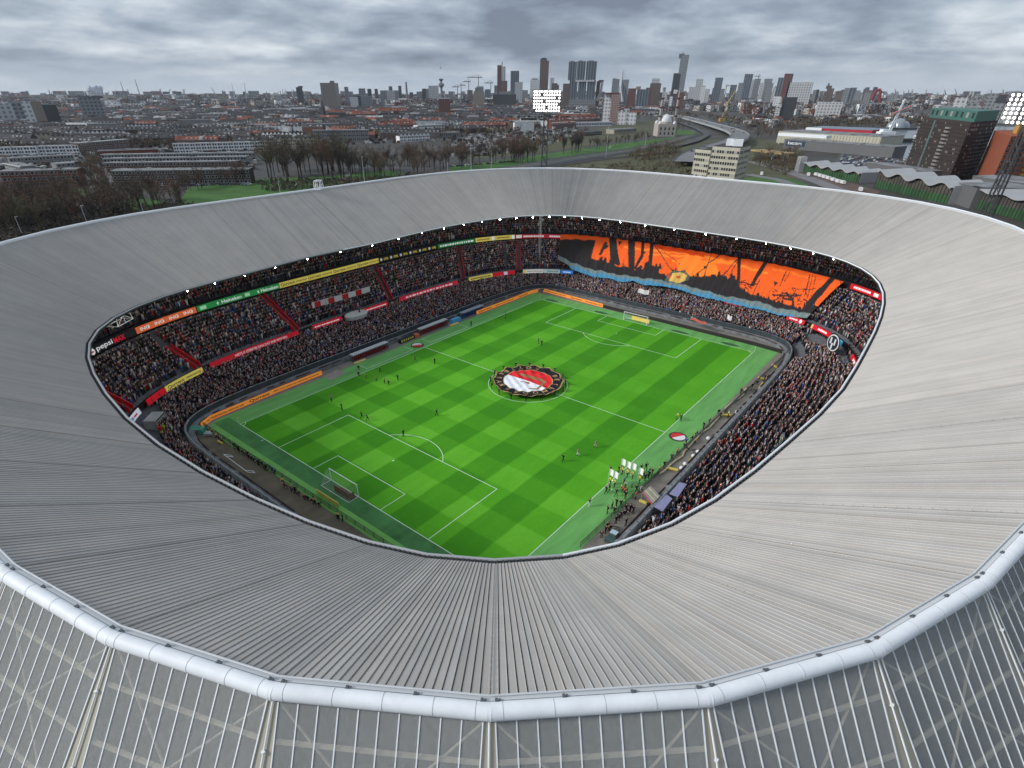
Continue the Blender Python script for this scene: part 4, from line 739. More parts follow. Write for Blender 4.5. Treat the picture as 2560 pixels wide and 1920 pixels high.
# ------------------------------------------------------------------ people on and round the pitch: one skinned body per pose
POSES = {}
def body(pose):
    if pose in POSES: return POSES[pose]
    J = {'hip': (0, 0, .95), 'waist': (0, 0, 1.10), 'chest': (.01, 0, 1.34), 'neck': (.01, 0, 1.49), 'head': (.03, 0, 1.60), 'top': (.02, 0, 1.75)}
    R = {'hip': (.145, .115), 'waist': (.135, .10), 'chest': (.175, .115), 'neck': (.06, .06), 'head': (.085, .10), 'top': (.055, .06)}; E = [('hip', 'waist'), ('waist', 'chest'), ('chest', 'neck'), ('neck', 'head'), ('head', 'top')]
    st = {'stand': 0.04, 'walk': .30, 'hold': .08, 'raise': .06, 'kneel': .1, 'lean': .1}[pose]
    for n_, sg in (('l', 1), ('r', -1)):
        kx, fx = st * sg * .55, st * sg
        if pose == 'kneel': J['knee' + n_] = (.30, .12 * sg, .50); J['foot' + n_] = (.02, .13 * sg, .08); J['toe' + n_] = (.2, .14 * sg, .05)
        else: J['knee' + n_] = (kx + .03, .11 * sg, .50); J['foot' + n_] = (fx, .12 * sg, .07); J['toe' + n_] = (fx + .18, .13 * sg, .045)
        J['thigh' + n_] = (0, .10 * sg, .86); R['thigh' + n_] = (.095, .095); R['knee' + n_] = (.065, .065); R['foot' + n_] = (.05, .055); R['toe' + n_] = (.04, .03)
        J['sh' + n_] = (0, .19 * sg, 1.41); R['sh' + n_] = (.075, .075); R['el' + n_] = (.052, .052); R['ha' + n_] = (.038, .038); R['fi' + n_] = (.03, .022)
        if pose in ('hold',): J['el' + n_] = (.18, .24 * sg, 1.16); J['ha' + n_] = (.42, .20 * sg, 1.10); J['fi' + n_] = (.52, .19 * sg, 1.08)
        elif pose == 'raise' and sg > 0: J['el' + n_] = (.12, .26, 1.62); J['ha' + n_] = (.16, .20, 1.90); J['fi' + n_] = (.17, .19, 2.0)
        else: s_ = -sg * st * .6; J['el' + n_] = (s_ * .6 - .03, .27 * sg, 1.14); J['ha' + n_] = (s_ + .08, .28 * sg, .90); J['fi' + n_] = (s_ + .12, .28 * sg, .80)
        E += [('hip', 'thigh' + n_), ('thigh' + n_, 'knee' + n_), ('knee' + n_, 'foot' + n_), ('foot' + n_, 'toe' + n_), ('chest', 'sh' + n_), ('sh' + n_, 'el' + n_), ('el' + n_, 'ha' + n_), ('ha' + n_, 'fi' + n_)]
    if pose in ('kneel', 'lean'):
        for k in J:
            if k[:3] not in ('kne', 'foo', 'toe'):
                x, y, z = J[k]; dz = -.42 if pose == 'kneel' else -.02; J[k] = (x + max(0, z - .9) * (.35 if pose == 'lean' else .25) - (.1 if pose == 'kneel' else 0), y, z + dz - max(0, z - .9) * .08)
    names = list(J); me = bpy.data.meshes.new('body'); me.from_pydata([J[k] for k in names], [(names.index(a), names.index(b)) for a, b in E], [])
    o = bpy.data.objects.new('body', me); COL.objects.link(o); md = o.modifiers.new('skin', 'SKIN'); md.use_smooth_shade = True; md.branch_smoothing = .6
    for k, v in zip(names, me.skin_vertices[0].data): v.radius = R[k]; v.use_root = (k == 'hip')
    sb = o.modifiers.new('sub', 'SUBSURF'); sb.levels = 1; sb.render_levels = 1
    ev = bpy.data.meshes.new_from_object(o.evaluated_get(bpy.context.evaluated_depsgraph_get())); bpy.data.objects.remove(o); bpy.data.meshes.remove(me)
    jn = np.array([J[k] for k in names]); V = np.array([v.co[:] for v in ev.vertices]); code = []
    for p in V:
        i = np.argmin(((jn - p) ** 2).sum(1)); k = names[i]
        code.append(3 if k == 'top' or (k == 'head' and p[0] < J['head'][0] - .02) else 2 if k in ('head', 'neck') or k[:2] in ('ha', 'fi') else 0 if k[:4] in ('thig', 'knee') or k == 'hip' else 4 if k[:3] in ('foo', 'toe') else 1)
    POSES[pose] = (V, [tuple(p.vertices) for p in ev.polygons], np.array(code)); bpy.data.meshes.remove(ev); return POSES[pose]
PB = {}
def person(px, label, pose='stand', top=(22, 22, 26), legs=(24, 24, 30), shoes=(30, 28, 28), hair=(50, 38, 30), skin=(205, 172, 158), facing=None, group=None, z=0.0, child=1.0, loc=None):
    key = (pose, top, legs, shoes, hair, skin)
    if key not in PB:
        V, F, code = body(pose); cols = np.array([lin(c) for c in (legs, top, skin, hair, shoes)])[code]; me = bpy.data.meshes.new('person'); me.from_pydata([tuple(v) for v in V], [], F); me.materials.append(M_PPL)
        a = me.color_attributes.new('Col', 'FLOAT_COLOR', 'POINT'); c4 = np.ones((len(V), 4), np.float32); c4[:, :3] = cols; a.data.foreach_set('color', c4.ravel()); me.polygons.foreach_set('use_smooth', np.ones(len(F), bool)); PB[key] = me
    L_ = G(*px, z) if loc is None else loc; o = link('person', PB[key], None, label, 'person', group, None, (L_[0], L_[1], z), facing if facing is not None else random.uniform(0, 6.28)); o.scale = [child * random.uniform(1.0, 1.06)] * 3; return o
BLUEK, WHT_ = (36, 52, 110), (225, 225, 225)
for q in (((829, 1004), 'person in white and purple kit standing near the left touchline', 'stand', (150, 140, 165), (40, 36, 60)), ((855, 1025), 'person in black behind the white and purple kit player', 'stand'), ((905, 1046), 'left person of two in dark tracksuits by the near penalty area', 'walk'), ((919, 1052), 'right person of two in dark tracksuits by the near penalty area', 'walk', (30, 38, 70)),
          ((951, 933), 'person in dark kit with pale socks walking near the left technical area', 'walk'), ((995, 952), 'person in dark blue tracksuit alone left of the halfway line', 'stand', (34, 40, 70)), ((1038, 904), 'person in black walking by the technical area corner', 'walk'), ((1087, 910), 'person in black standing near the halfway line', 'stand'),
          ((897, 924), 'person crouching in black on the turf by the left touchline', 'kneel'), ((1009, 1092), 'person in black standing on the near penalty arc', 'stand'), ((1092, 1040), 'person in dark blue training top left of the crest flag', 'walk', (36, 44, 92)), ((1178, 816), 'person in black standing on the far left touchline', 'stand'),
          ((1264, 797), 'person in black standing at the far left part of the pitch', 'stand'), ((1346, 859), 'left one of two people in black beyond the crest flag', 'stand'), ((1354, 865), 'right one of two people in black beyond the crest flag', 'stand'),
          ((1407, 1154), 'person in navy jogging towards the near penalty area', 'walk', (24, 26, 44)), ((1444, 1140), 'player in red and white shirt with pale blue socks', 'walk', (212, 120, 124), (210, 214, 226)), ((1488, 1119), 'player in pink striped shirt walking on the dark grass stripe', 'walk', (206, 140, 146), (196, 160, 160)),
          ((1473, 1266), 'person in black top and white trousers waving on the near touchline', 'raise', (18, 18, 20), WHT_, WHT_)):
    person(*q[:2], pose=q[2], **({'top': q[3]} if len(q) > 3 else {}), **({'legs': q[4]} if len(q) > 4 else {}), **({'shoes': q[5]} if len(q) > 5 else {}))
for k in range(16):
    a = 2 * math.pi * k / 16 + .2; p = (math.cos(a) * 8.75, math.sin(a) * 8.75, 0)
    person(None, 'person in black holding up the edge of the round crest flag', 'hold', facing=a + math.pi, group='people holding the crest flag', loc=p)
GC = 'crowd of children and staff by the tunnel mouth'; YEL_ = (226, 206, 60)
FLG = pm('white flag cloth', (0.92, 0.92, 0.90), rough=.8)
for k, (px, c) in enumerate((((1555, 1186), YEL_), ((1568, 1193), YEL_), ((1581, 1197), YEL_), ((1525, 1212), YEL_), ((1536, 1218), YEL_), ((1598, 1209), YEL_))):
    person(px, ('flag bearer in yellow top, %s of six, near the tunnel' % ('farthest', 'second farthest', 'third', 'left rear', 'leftmost front', 'rightmost')[k]), 'hold', top=c, facing=2.4, group=GC)
    b = G(*px); g = thing('hand_flag', 'white flag carried upright by the %s yellow flag bearer' % ('farthest', 'second farthest', 'third', 'left rear', 'leftmost front', 'rightmost')[k], 'flag', 'white flags by the tunnel', (b[0] - .35, b[1] + .3, 0), -1.45)
    m = MB(); m.tube([(0, 0, .6), (0, 0, 3.5)], .025, 5); m.build('pole', M_WHITE, g); m = MB()
    for i in range(5): m.quad(*[(u * .8, .12 * math.sin(u * 5), zz_) for u, zz_ in ((i / 5, 3.45), ((i + 1) / 5, 3.4), ((i + 1) / 5, 2.1), (i / 5, 2.15))])
    m.build('flag', FLG, g)
TUN = [((1526, 1181), (30, 40, 90), 'in a blue coat alone on the grass'), ((1548, 1183), (22, 22, 26), 'in black beside the first white flag'), ((1571, 1171), (20, 20, 22), 'in black on the touchline beyond the flags'), ((1514, 1234), (16, 16, 18), 'in black with pale hair left of the flag children'), ((1523, 1228), (24, 24, 28), 'in black behind the leftmost flag bearer'), ((1540, 1240), (26, 28, 34), 'in dark coat and pale jeans before the flag children'),
       ((1563, 1247), (18, 18, 20), 'in black nearest the moat among the children'), ((1602, 1180), (18, 18, 20), 'in long black coat beyond the tunnel'), ((1614, 1176), (22, 22, 24), 'in black facing the long coat'), ((1630, 1187), (110, 30, 34), 'in dark red jacket by the far fence'), ((1646, 1183), (190, 160, 70), 'in yellow bib by the far fence'), ((1612, 1203), (20, 20, 24), 'in black closest to the tunnel mouth'), ((1620, 1196), (22, 24, 28), 'in dark coat right of the tunnel mouth'),
       ((1518, 1284), (16, 16, 18), 'in black at the left of the cameraman group'), ((1534, 1286), (30, 34, 40), 'in grey coat in the cameraman group'), ((1529, 1272), (150, 150, 150), 'in pale top in the cameraman group'), ((1540, 1266), (20, 20, 22), 'in black at the back of the cameraman group'), ((1551, 1270), (20, 20, 22), 'in black at the right of the cameraman group'), ((1588, 1248), (220, 80, 50), 'in an orange vest at the end of the tunnel roof'),
       ((1590, 1231), (40, 44, 60), 'in blue jeans by the tunnel railing'), ((1602, 1234), (180, 180, 184), 'in white by the tunnel railing'), ((1607, 1196), (24, 24, 26), 'in black beside the rightmost flag'), ((1622, 1187), (30, 26, 28), 'in dark coat by the fence gate')]
for px, c, d in TUN: person(px, 'person ' + d, random.choice(('stand', 'walk', 'hold', 'lean')), top=c, group=GC)
for px, c, d in (((1560, 1208), (110, 190, 220), 'light blue shirt in the middle'), ((1579, 1219), (60, 150, 200), 'blue shirt right of the middle'), ((1556, 1232), (200, 60, 50), 'red shirt at the front'), ((1567, 1229), (230, 150, 90), 'orange shirt at the front'), ((1552, 1226), (226, 200, 70), 'yellow cap at the front'), ((1563, 1219), (210, 214, 220), 'white shirt in the middle'), ((1561, 1236), (190, 40, 50), 'dark red shirt at the very front')): person(px, 'child in %s of the flag group' % d, 'stand', top=c, child=.82, group=GC)
for k, px in enumerate(((1564, 1280), (1574, 1281), (1582, 1284), (1564, 1315), (1525, 1330), (1518, 1325))): person(px, 'steward in navy standing in the moat, %s' % ('left of three near the tunnel', 'middle of three near the tunnel', 'right of three near the tunnel', 'alone before the white cover', 'right of two near the quad bike', 'left of two near the quad bike')[k], 'stand', top=(24, 28, 44), group='stewards in the near moat')
for px, c, d in (((1692, 1049), (226, 206, 110), 'yellow bib standing on the turf edge halfway along the moat'), ((1701, 1053), (24, 24, 28), 'black beside the yellow bib at the turf edge'), ((1819, 1044), (220, 200, 110), 'yellow bib walking in the moat'), ((1714, 1112), (40, 90, 190), 'bright blue jacket at the fence below the crest disc'), ((1717, 1126), (24, 24, 30), 'black kneeling at the fence below the crest disc'), ((1737, 1108), (170, 150, 100), 'tan bib crouching by the hose')): person(px, 'person in ' + d, 'stand' if 'kneel' not in d and 'crouch' not in d else 'kneel', top=c)
person((1819 - 20, 1046), 'person in black bent over the hose in the moat', 'lean')
GP = 'photographers and stewards along the pitch fences'
def along(p, q, n): return [tuple(np.array(p) + (np.array(q) - p) * ((i + random.uniform(.1, .9)) / n)) for i in range(n)]
TIN = ((22, 22, 26), (26, 28, 34), (18, 18, 20), (40, 40, 46), (30, 34, 56), (24, 24, 26))
for p, q, n, tag_ in (((515, 1072), (562, 1112), 9, 'the left corner'), ((586, 1122), (672, 1180), 14, 'the spare goal'), ((706, 1216), (800, 1268), 12, 'the yellow goal board'), ((845, 1297), (860, 1304), 2, 'the brown moat'), ((1840, 992), (1990, 905), 12, 'the far end of the near touchline'), ((1580, 1272), (1500, 1345), 10, 'the near end of the near touchline'), ((1655, 1175), (1800, 1030), 9, 'the hose'), ((985, 965), (880, 935), 5, 'the dugouts')):
    for px in along(p, q, n):
        tan = random.random() < .22; person(px, 'photographer %s at the fence by %s' % ('in tan bib' if tan else 'in dark clothes', tag_), random.choice(('kneel', 'kneel', 'stand')), top=(196, 164, 104) if tan else random.choice(TIN), group=GP)
for k in range(3): person((676 + 6 * k, 1173 + 6 * k), 'person in bright blue jacket at the fence behind the near goal', 'kneel', top=(30, 50, 190), group='blue jackets behind the near goal')
for px, d in (((709, 1212), 'beside white table'), ((845, 1299), 'alone in the brown moat')): person(px, 'steward in pale yellow jacket ' + d, 'stand', top=(226, 206, 130))
# ------------------------------------------------------------------ fences, dugouts, tunnel, things in the moat
M_FENCE = pm('fence mesh', (0.06, 0.062, 0.066), rough=.7)
def fence(p, q, label, step=2.2, h=1.0):
    g = thing('pitch_fence', label, 'fence'); a, b = G(*p), G(*q); L_ = np.linalg.norm(b - a); n = int(L_ / step); d = (b - a) / L_
    m = MB(); m.tube([a + [0, 0, h], b + [0, 0, h]], .04, 5); m.tube([a + [0, 0, .12], b + [0, 0, .12]], .03, 4); m.build('rail', M_FENCE, g)
    m = MB()
    for k in range(int(L_ / .22)): c = a + d * (k * .22); m.tube([c + [0, 0, .1], c + [0, 0, h]], .034, 3, cap=False)
    m.build('bars', M_FENCE, g, kind='stuff'); m0 = None
    for k in range(n + 1):
        c = a + (b - a) * k / n
        if m0 is None: m = MB(); m.tube([(0, 0, 0), (0, 0, h + .08)], .05, 5); m0 = m.build('post', M_FENCE, g, loc=tuple(c)).data
        else: link('post', m0, g, loc=tuple(c))
    return g
fence((506, 1064), (1010, 1392), 'low dark fence with photographers along the turf behind the near goal')
fence((1965, 888), (1450, 1368), 'low dark fence along the near touchline beside the grey moat')
fence((1965, 888), (1975, 868), 'short dark fence at the right corner of the turf')
M_BENCH, M_SEATR = pm('dugout shell', (0.50, 0.53, 0.55), rough=.4), pm('dark red seat', (0.20, 0.012, 0.02), rough=.6)
def dugout(x0, x1, label, seat=M_SEATR, roof=None):
    g = thing('dugout', label, 'dugout'); y = 40.7
    m = MB(); m.add([(x0, y + 1.2, 0), (x1, y + 1.2, 0), (x1, y + 1.2, 1.7), (x0, y + 1.2, 1.7)], ((0, 1, 2, 3),)); m.box(((x0 + x1) / 2, y + .7, 1.75), (x1 - x0, 1.5, .08)); m.build('shell', roof or M_BENCH, g)
    n = int((x1 - x0) / .62); m0 = None
    for k in range(n):
        c = (x0 + .31 + .62 * k, y + .35, 0)
        if m0 is None: m = MB(); m.box((0, 0, .42), (.5, .5, .12)); m.box((0, .28, .78), (.5, .10, .7)); m0 = m.build('seat', seat, g, loc=c).data
        else: link('seat', m0, g, loc=c)
    for x in (x0, x1): m = MB(); m.quad((x, y + 1.2, 0), (x, y, 0), (x, y, .9), (x, y + 1.2, 1.7)); m.build('side_screen', pm('smoked sheet', (.12, .13, .14), rough=.2, alpha=.7), g)
dugout(-18.2, -6.6, 'long dugout with dark red seats left of the halfway line'); dugout(5.2, 16.0, 'long dugout with dark red seats right of the halfway line')
dugout(22.5, 32.0, 'blue dugout shelter near the far end of the touchline', pm('blue seat', (.02, .05, .2), rough=.6), pm('blue grey shell', (.28, .36, .44), rough=.4))
m = MB(); m.box((0.2, 41.1, .5), (5.4, 1.0, 1.0)); b0 = thing('bib_table', 'black bench with yellow bibs hung on it beside the crest disc', 'bench'); m.build('bench', M_BLACK, b0)
for k in range(6): m = MB(); m.box((-2 + .8 * k, 40.55, .62), (.42, .06, .62), random.uniform(-.2, .2)); m.build('bib', pm('yellow bib', (.62, .60, .14), rough=.8), b0)
m = MB(); m.box((3.6, 41, .45), (1.6, 1.2, .9)); m.build('orange_box', pm('orange cover', (.62, .14, .06), rough=.6), None, label='orange covered box between the two dugouts', cat='box')
m = MB(); m.box((19.6, 41, .5), (3.6, 1.4, 1.0), top=.9); m.build('blue_box', pm('light blue cover', (.08, .36, .66), rough=.5), None, label='light blue covered box right of the red dugout', cat='box')
for k, (px, d) in enumerate((((900, 905), 'left of the left technical area'), ((1136, 812), 'right of the right technical area'))):
    c = G(*px); m = MB(); m.box((c[0], c[1], .16), (3.4, .8, .3)); m.build('foam_mat', pm('pale yellow mat', (.66, .50, .20), rough=.8), None, label='pale yellow mat lying ' + d, cat='mat')
sheet('moat_cover', pp((806, 940), (842, 924), (865, 930), (828, 950)), .012, pm('pinkish slab', (.30, .25, .23), rough=.9, var=.2), kind='structure')
m = MB(); pts_ = [G(*q) + [0, 0, .12] for q in ((1976, 915), (1950, 945), (1930, 968), (1870, 975), (1862, 985), (1852, 1000), (1832, 1012), (1815, 1022), (1808, 1036), (1792, 1046), (1778, 1066), (1765, 1078), (1750, 1086), (1742, 1098))]
hp = [(1874, 968), (1862, 976), (1858, 988), (1846, 998), (1830, 1008), (1815, 1020), (1808, 1034), (1790, 1052), (1772, 1072), (1752, 1084), (1742, 1097), (1709, 1132), (1706, 1142), (1690, 1152), (1676, 1163), (1668, 1172), (1662, 1178), (1650, 1186)]
m = MB(); m.tube([G(*q) + [0, 0, .16] for q in hp], .17, 6); m.build('hose', pm('yellow white hose', (.62, .56, .34), rough=.7), None, label='thick cream hose snaking along the grey moat floor', cat='hose')
M_YB = pm('yellow plastic', (.66, .52, .10), rough=.5)
for k, (a, b) in enumerate((((1894, 946), (1914, 951)), ((1898, 973), (1906, 960)), ((1816, 1062), (1824, 1053)), ((1670, 1173), (1694, 1179)), ((1724, 1155), (1735, 1146)), ((1806, 1040), (1826, 1041)), ((1598, 1254), (1616, 1262)), ((546, 1106), (557, 1112)), ((1930, 914), (1942, 922)))):
    p, q = G(*a), G(*b); m = MB(); m.box(((p[0] + q[0]) / 2, (p[1] + q[1]) / 2, .3), (max(1.0, np.linalg.norm(q - p)), .42, .3), math.atan2(q[1] - p[1], q[0] - p[0])); m.build('yellow_block', M_YB, None, label='yellow block in the moat, %s' % ('second from the far corner', 'beside the black hoops', 'beside the wall halfway along', 'left of the white bags', 'below the black hoop', 'next to the steward in the bib', 'beside the tunnel roof end', 'in the brown moat at left', 'nearest the far right corner')[k], cat='block')
for k, q in enumerate(((1784, 1108), (1770, 1098), (1733, 1142), (1744, 1131), (1842, 1032), (1925, 950), (1712, 1162), (1703, 1172), (1660, 1310))):
    c = G(*q); m = MB(); m.lathe((c[0], c[1], 0), ((.3, 0), (.4, .15), (.34, .4), (.15, .55)), 9); m.build('white_bag', pm('white plastic sack', (.72, .74, .75), rough=.6), None, label='white bag on the grey moat floor by the wall', cat='bag', group='white bags in the near moat')
for k, q in enumerate(((1789, 1093), (1742, 1130), (1894, 978), (1885, 978), (1802, 1098), (1535, 1325))):
    c = G(*q); m = MB(); m.tube([(c[0] + .8 * math.cos(t), c[1] + .8 * math.sin(t), .1 + .03 * t) for t in np.linspace(0, 6.2, 16)], .05, 5); m.build('cable_coil', M_BLACK, None, label='coil of black cable lying in the near moat', cat='cable', group='black cable coils in the moat')
# tunnel roof, lavender canopies, quad bike, corner stairs
def quadthing(name, q, z0, th, mat_, label, cat, zs=None):
    P_ = [G(*p, z0 if zs is None else zs[i]) for i, p in enumerate(q)]; g = thing(name, label, cat); m = MB(); m.add([tuple(p) for p in P_] + [tuple(p - [0, 0, th]) for p in P_], ((0, 1, 2, 3), (7, 6, 5, 4), (0, 4, 5, 1), (1, 5, 6, 2), (2, 6, 7, 3), (3, 7, 4, 0))); m.build('sheet', mat_, g); return g, P_
g, Q_ = quadthing('tunnel_roof', ((1606, 1231), (1627, 1215), (1651, 1240), (1630, 1261)), 1.9, .12, pm('grey corrugated sheet', (.27, .28, .28), rough=.6, var=.15, scale=2), 'grey sheet roof over the players tunnel with yellow straps', 'roof')
for u in (.35, .75):
    a, b = Q_[0] + (Q_[1] - Q_[0]) * u, Q_[3] + (Q_[2] - Q_[3]) * u; m = MB(); m.tube([a + [0, 0, .04], b + [0, 0, .04]], .07, 4); m.build('strap', M_YB, g)
for u in np.linspace(.05, .95, 9):
    a, b = Q_[0] + (Q_[1] - Q_[0]) * u, Q_[3] + (Q_[2] - Q_[3]) * u; m = MB(); m.tube([a + [0, 0, .02], b + [0, 0, .02]], .05, 4); m.build('corrugation', MATS['grey corrugated sheet'], g)
for p in Q_[:4]: m = MB(); m.tube([(p[0], p[1], 0), tuple(p)], .05, 5); m.build('post', M_GALV, g)
m = MB(); m.tube([Q_[0] + [0, 0, .05], Q_[3] + [0, 0, .05]], .08, 4); m.build('red_edge', M_RED, g)
M_LAV = pm('lavender canvas', (.25, .255, .42), rough=.7, var=.08, scale=1.5)
for q, d in ((((1673, 1234), (1699, 1205), (1717, 1210), (1695, 1242)), 'farther'), (((1635, 1266), (1666, 1236), (1681, 1246), (1657, 1278)), 'nearer')):
    g, P_ = quadthing('canopy', q, 3.0, .1, M_LAV, d + ' lavender canvas canopy over the wall beside the near stand', 'canopy')
    for p in P_: m = MB(); m.tube([(p[0], p[1], .5), tuple(p)], .05, 5); m.build('post', M_DARK, g)
c = G(1530, 1350); g = thing('utility_cart', 'dark green utility cart parked in the near end of the moat', 'cart', loc=(c[0], c[1], 0), rz=.05); MG = pm('dark green paint', (.05, .09, .085), rough=.4)
m = MB(); m.box((0, 0, .6), (2.6, 1.3, .5)); m.box((.3, 0, 1.0), (1.2, 1.2, .5), top=.8); m.build('body', MG, g)
for x in (-.85, .85):
    for y in (-.65, .65): m = MB(); m.tube([(x, y - .12, .32), (x, y + .12, .32)], .32, 10); m.build('wheel', M_BLACK, g)
m = MB(); m.box((.35, 0, 1.32), (.9, 1.1, .08)); m.build('canopy', pm('pale blue cover', (.4, .5, .55), rough=.5), g)
c = G(487, 1095); m = MB(); m.box((c[0] + 1.2, c[1] + 2, .5), (4.2, 1.9, 1.0), -.9, top=.85); g = thing('covered_trailer', 'turquoise covered trailer in the left corner of the moat', 'trailer'); m.build('cover', pm('turquoise tarpaulin', (.06, .27, .19), rough=.6, var=.15, scale=1), g)
m = MB(); m.box((c[0] + 2.4, c[1] - 1.2, .4), (1.6, 1.2, .5), -.9); m.build('bed', M_GALV, g)
c = G(388, 1052, 3.0); g = thing('corner_cabin', 'white grey cabin block with dark slits in the left corner of the lower stand', 'cabin', loc=(c[0], c[1], 1.6), rz=2.3); m = MB(); m.box((0, 0, 1.2), (2.4, 3.8, 2.4)); m.build('wall', M_CONCL, g)
for k in range(4): m = MB(); m.box((0, 0, .55 + .55 * k), (2.5, 3.4, .2)); m.build('slit', M_BLACK, g)
c = G(891, 788, 5.2); g = thing('commentary_pod', 'rounded white pod in the middle of the long red ribbon boards', 'pod', loc=(c[0], c[1], 4.3)); m = MB(); m.lathe((0, 0, 0), ((1.2, 0), (2.4, .35), (2.6, 1.3), (2.4, 1.5)), 16); o = m.build('shell', pm('off white shell', (.55, .56, .54), rough=.5), g); o.scale = (1.4, .8, 1); m = MB(); m.box((1.0, -.2, 1.8), (.3, .3, 1.0)); m.build('camera', M_BLACK, g)
c = G(2083, 857, 6); g = thing('round_sign', 'round black and white crest sign at the right corner of the stand', 'sign', loc=tuple(c), rz=math.atan2(-c[1], -c[0])); 
for r_, x_, mt in ((2.3, 0, board_mat((36, 38, 46))), (2.0, .06, board_mat((216, 218, 222))), (1.7, .12, board_mat((44, 46, 56)))): m = MB(); m.tube([(x_ - .05, 0, 0), (x_, 0, 0)], r_, 26); m.build('disc', mt, g)
for a in (.5, 2.6, 4.7): m = MB(); m.box((.2, .8 * math.cos(a), .8 * math.sin(a)), (.06, .5, 1.5)); m.build('emblem', board_mat((216, 218, 222)), g).rotation_euler = (0, 0, 0)
M_VIP = pm('seat block edge', (.26, .26, .25), rough=.7)
for k, (a, b) in enumerate((((780, 765), (811, 748)), ((814, 756), (846, 739)), ((849, 746), (880, 729)), ((882, 736), (912, 719)))):
    p, q = G(*a, 9.4), G(*b, 9.4); q = p + (q - p) * np.array([1, 0.05, 0]); m = MB(); m.box((*((p + q) / 2)[:2], 9.5), (np.linalg.norm(q - p) * .96, .15, 1.5)); g = thing('vip_board', 'white and red board along the back of the seat block, %s from the left' % ('first', 'second', 'third', 'last')[k], 'board'); m.build('panel', board_mat((206, 204, 206)), g); m = MB(); m.box((*((p * .68 + q * .32))[:2] - np.array([0, .1]), 9.5), (np.linalg.norm(q - p) * .34, .06, 1.4)); m.build('red_field', board_mat((190, 34, 48)), g)
# loose pieces in the crowd
for px, z_, s, c_, d in (((1608, 735), 3.4, (3.6, .1, 1.4), (.78, .78, .78), 'white sheet held up in the far lower crowd'), ((1822, 800), 2.6, (1.5, .1, 1.3), (.78, .76, .78), 'small white poster held in the crowd near the far right corner'), ((1745, 806), 2.3, (5.2, .1, .8), (.50, .12, .10), 'red flag cloth hung on the wall behind the far goal'), ((1732, 800), 2.3, (1.6, .1, .8), (.25, .5, .42), 'green white flag hung beside the red flag on the far wall')):
    p = G(*px, z_); m = MB(); n_ = 8
    for i in range(n_): m.quad(*[(s[0] * (u - .5), .12 * math.sin(u * 9), zz_ + .1 * math.sin(u * 7)) for u, zz_ in ((i / n_, 0), ((i + 1) / n_, 0), ((i + 1) / n_, s[2]), (i / n_, s[2]))])
    m.build('cloth_flag', pm('cloth %.2f %.2f' % c_[:2], c_, rough=.85), None, label=d, cat='flag', loc=tuple(p), rz=math.atan2(p[1], p[0]) - math.pi / 2)
for px, lab in (((300, 806), 'white lattice speaker frame hanging below the left roof edge'), ((798, 463), 'white scaffold rig standing on the far roof rim')):
    c = G(*px, 18.2) if 'left' in lab else None
    if c is None: a_ = th_at(797, 472, HO); c = np.array([*(PolarRing(rout)(a_)), HO]); sz = 1.6
    else: sz = 2.4
    g = thing('lattice_frame', lab, 'frame', loc=tuple(c), rz=.6)
    for w in (-1, 1):
        m = MB()
        for x in (-sz, 0, sz):
            m.tube([(x, w * sz * .5, 0), (x * .6, w * sz * .5, sz * 1.3)], .09, 4)
        for zf in (0, .5, 1): m.tube([(-sz * (1 - .4 * zf), w * sz * .5, sz * 1.3 * zf), (sz * (1 - .4 * zf), w * sz * .5, sz * 1.3 * zf)], .09, 4)
        m.tube([(-sz, w * sz * .5, 0), (0, w * sz * .5, sz * .65), (sz, w * sz * .5, 0)], .07, 4); m.build('lattice_side', M_WHITE, g)
    m = MB()
    for x in (-sz, sz): m.tube([(x, -sz * .5, 0), (x, sz * .5, 0)], .09, 4); m.tube([(x * .6, -sz * .5, sz * 1.3), (x * .6, sz * .5, sz * 1.3)], .09, 4)
    m.build('cross_bar', M_WHITE, g)
a_ = th_at(1351, 560, 20); p = PolarRing(rin)(a_) * 1.06; m = MB(); 
for q in ((-.3, -.3), (.3, -.3), (.3, .3), (-.3, .3)): m.tube([(p[0] + q[0], p[1] + q[1], 2), (p[0] + q[0], p[1] + q[1], HI + .4)], .06, 4)
for k in range(22): m.tube([(p[0] - .3, p[1] - .3, 2 + k * .95), (p[0] + .3, p[1] + .3, 2.9 + k * .95)], .04, 3)
m.build('roof_mast', pm('grey white lattice', (.5, .53, .54), rough=.5), None, label='grey lattice mast under the far corner of the roof', cat='mast')
# ------------------------------------------------------------------ land, water, roads
def ground_mat():
    m = bpy.data.materials.new('urban ground'); m.use_nodes = True; t = m.node_tree; b = t.nodes['Principled BSDF']; b.inputs['Roughness'].default_value = 0.95
    g = t.nodes.new('ShaderNodeNewGeometry'); r = t.nodes.new('ShaderNodeValToRGB'); e = r.color_ramp.elements
    n1 = t.nodes.new('ShaderNodeTexNoise'); n1.inputs['Scale'].default_value = 0.012; n1.inputs['Detail'].default_value = 10; n1.inputs['Roughness'].default_value = 0.75
    t.links.new(g.outputs['Position'], n1.inputs['Vector']); t.links.new(n1.outputs[0], r.inputs[0])
    e[0].position = .36; e[0].color = (.040, .042, .030, 1); e[1].position = .66; e[1].color = (.10, .092, .085, 1)
    x = e.new(.46); x.color = (.045, .040, .034, 1); x = e.new(.55); x.color = (.060, .062, .060, 1); t.links.new(r.outputs[0], b.inputs['Base Color']); return m
M_ASPH = pm('asphalt', (.085, .088, .094), rough=.9, var=.15, scale=.08); M_ROADL = pm('pale road', (.19, .19, .195), rough=.9, var=.12, scale=.06)
M_PARK = pm('park grass', (.050, .130, .024), rough=.95, var=.35, scale=.05); M_PARK2 = pm('rough grass', (.082, .084, .042), rough=.95, var=.4, scale=.06)
M_WATER = pm('river water', (.075, .10, .125), rough=.18, var=.12, scale=.02, spec=.5)
R_ = 12500
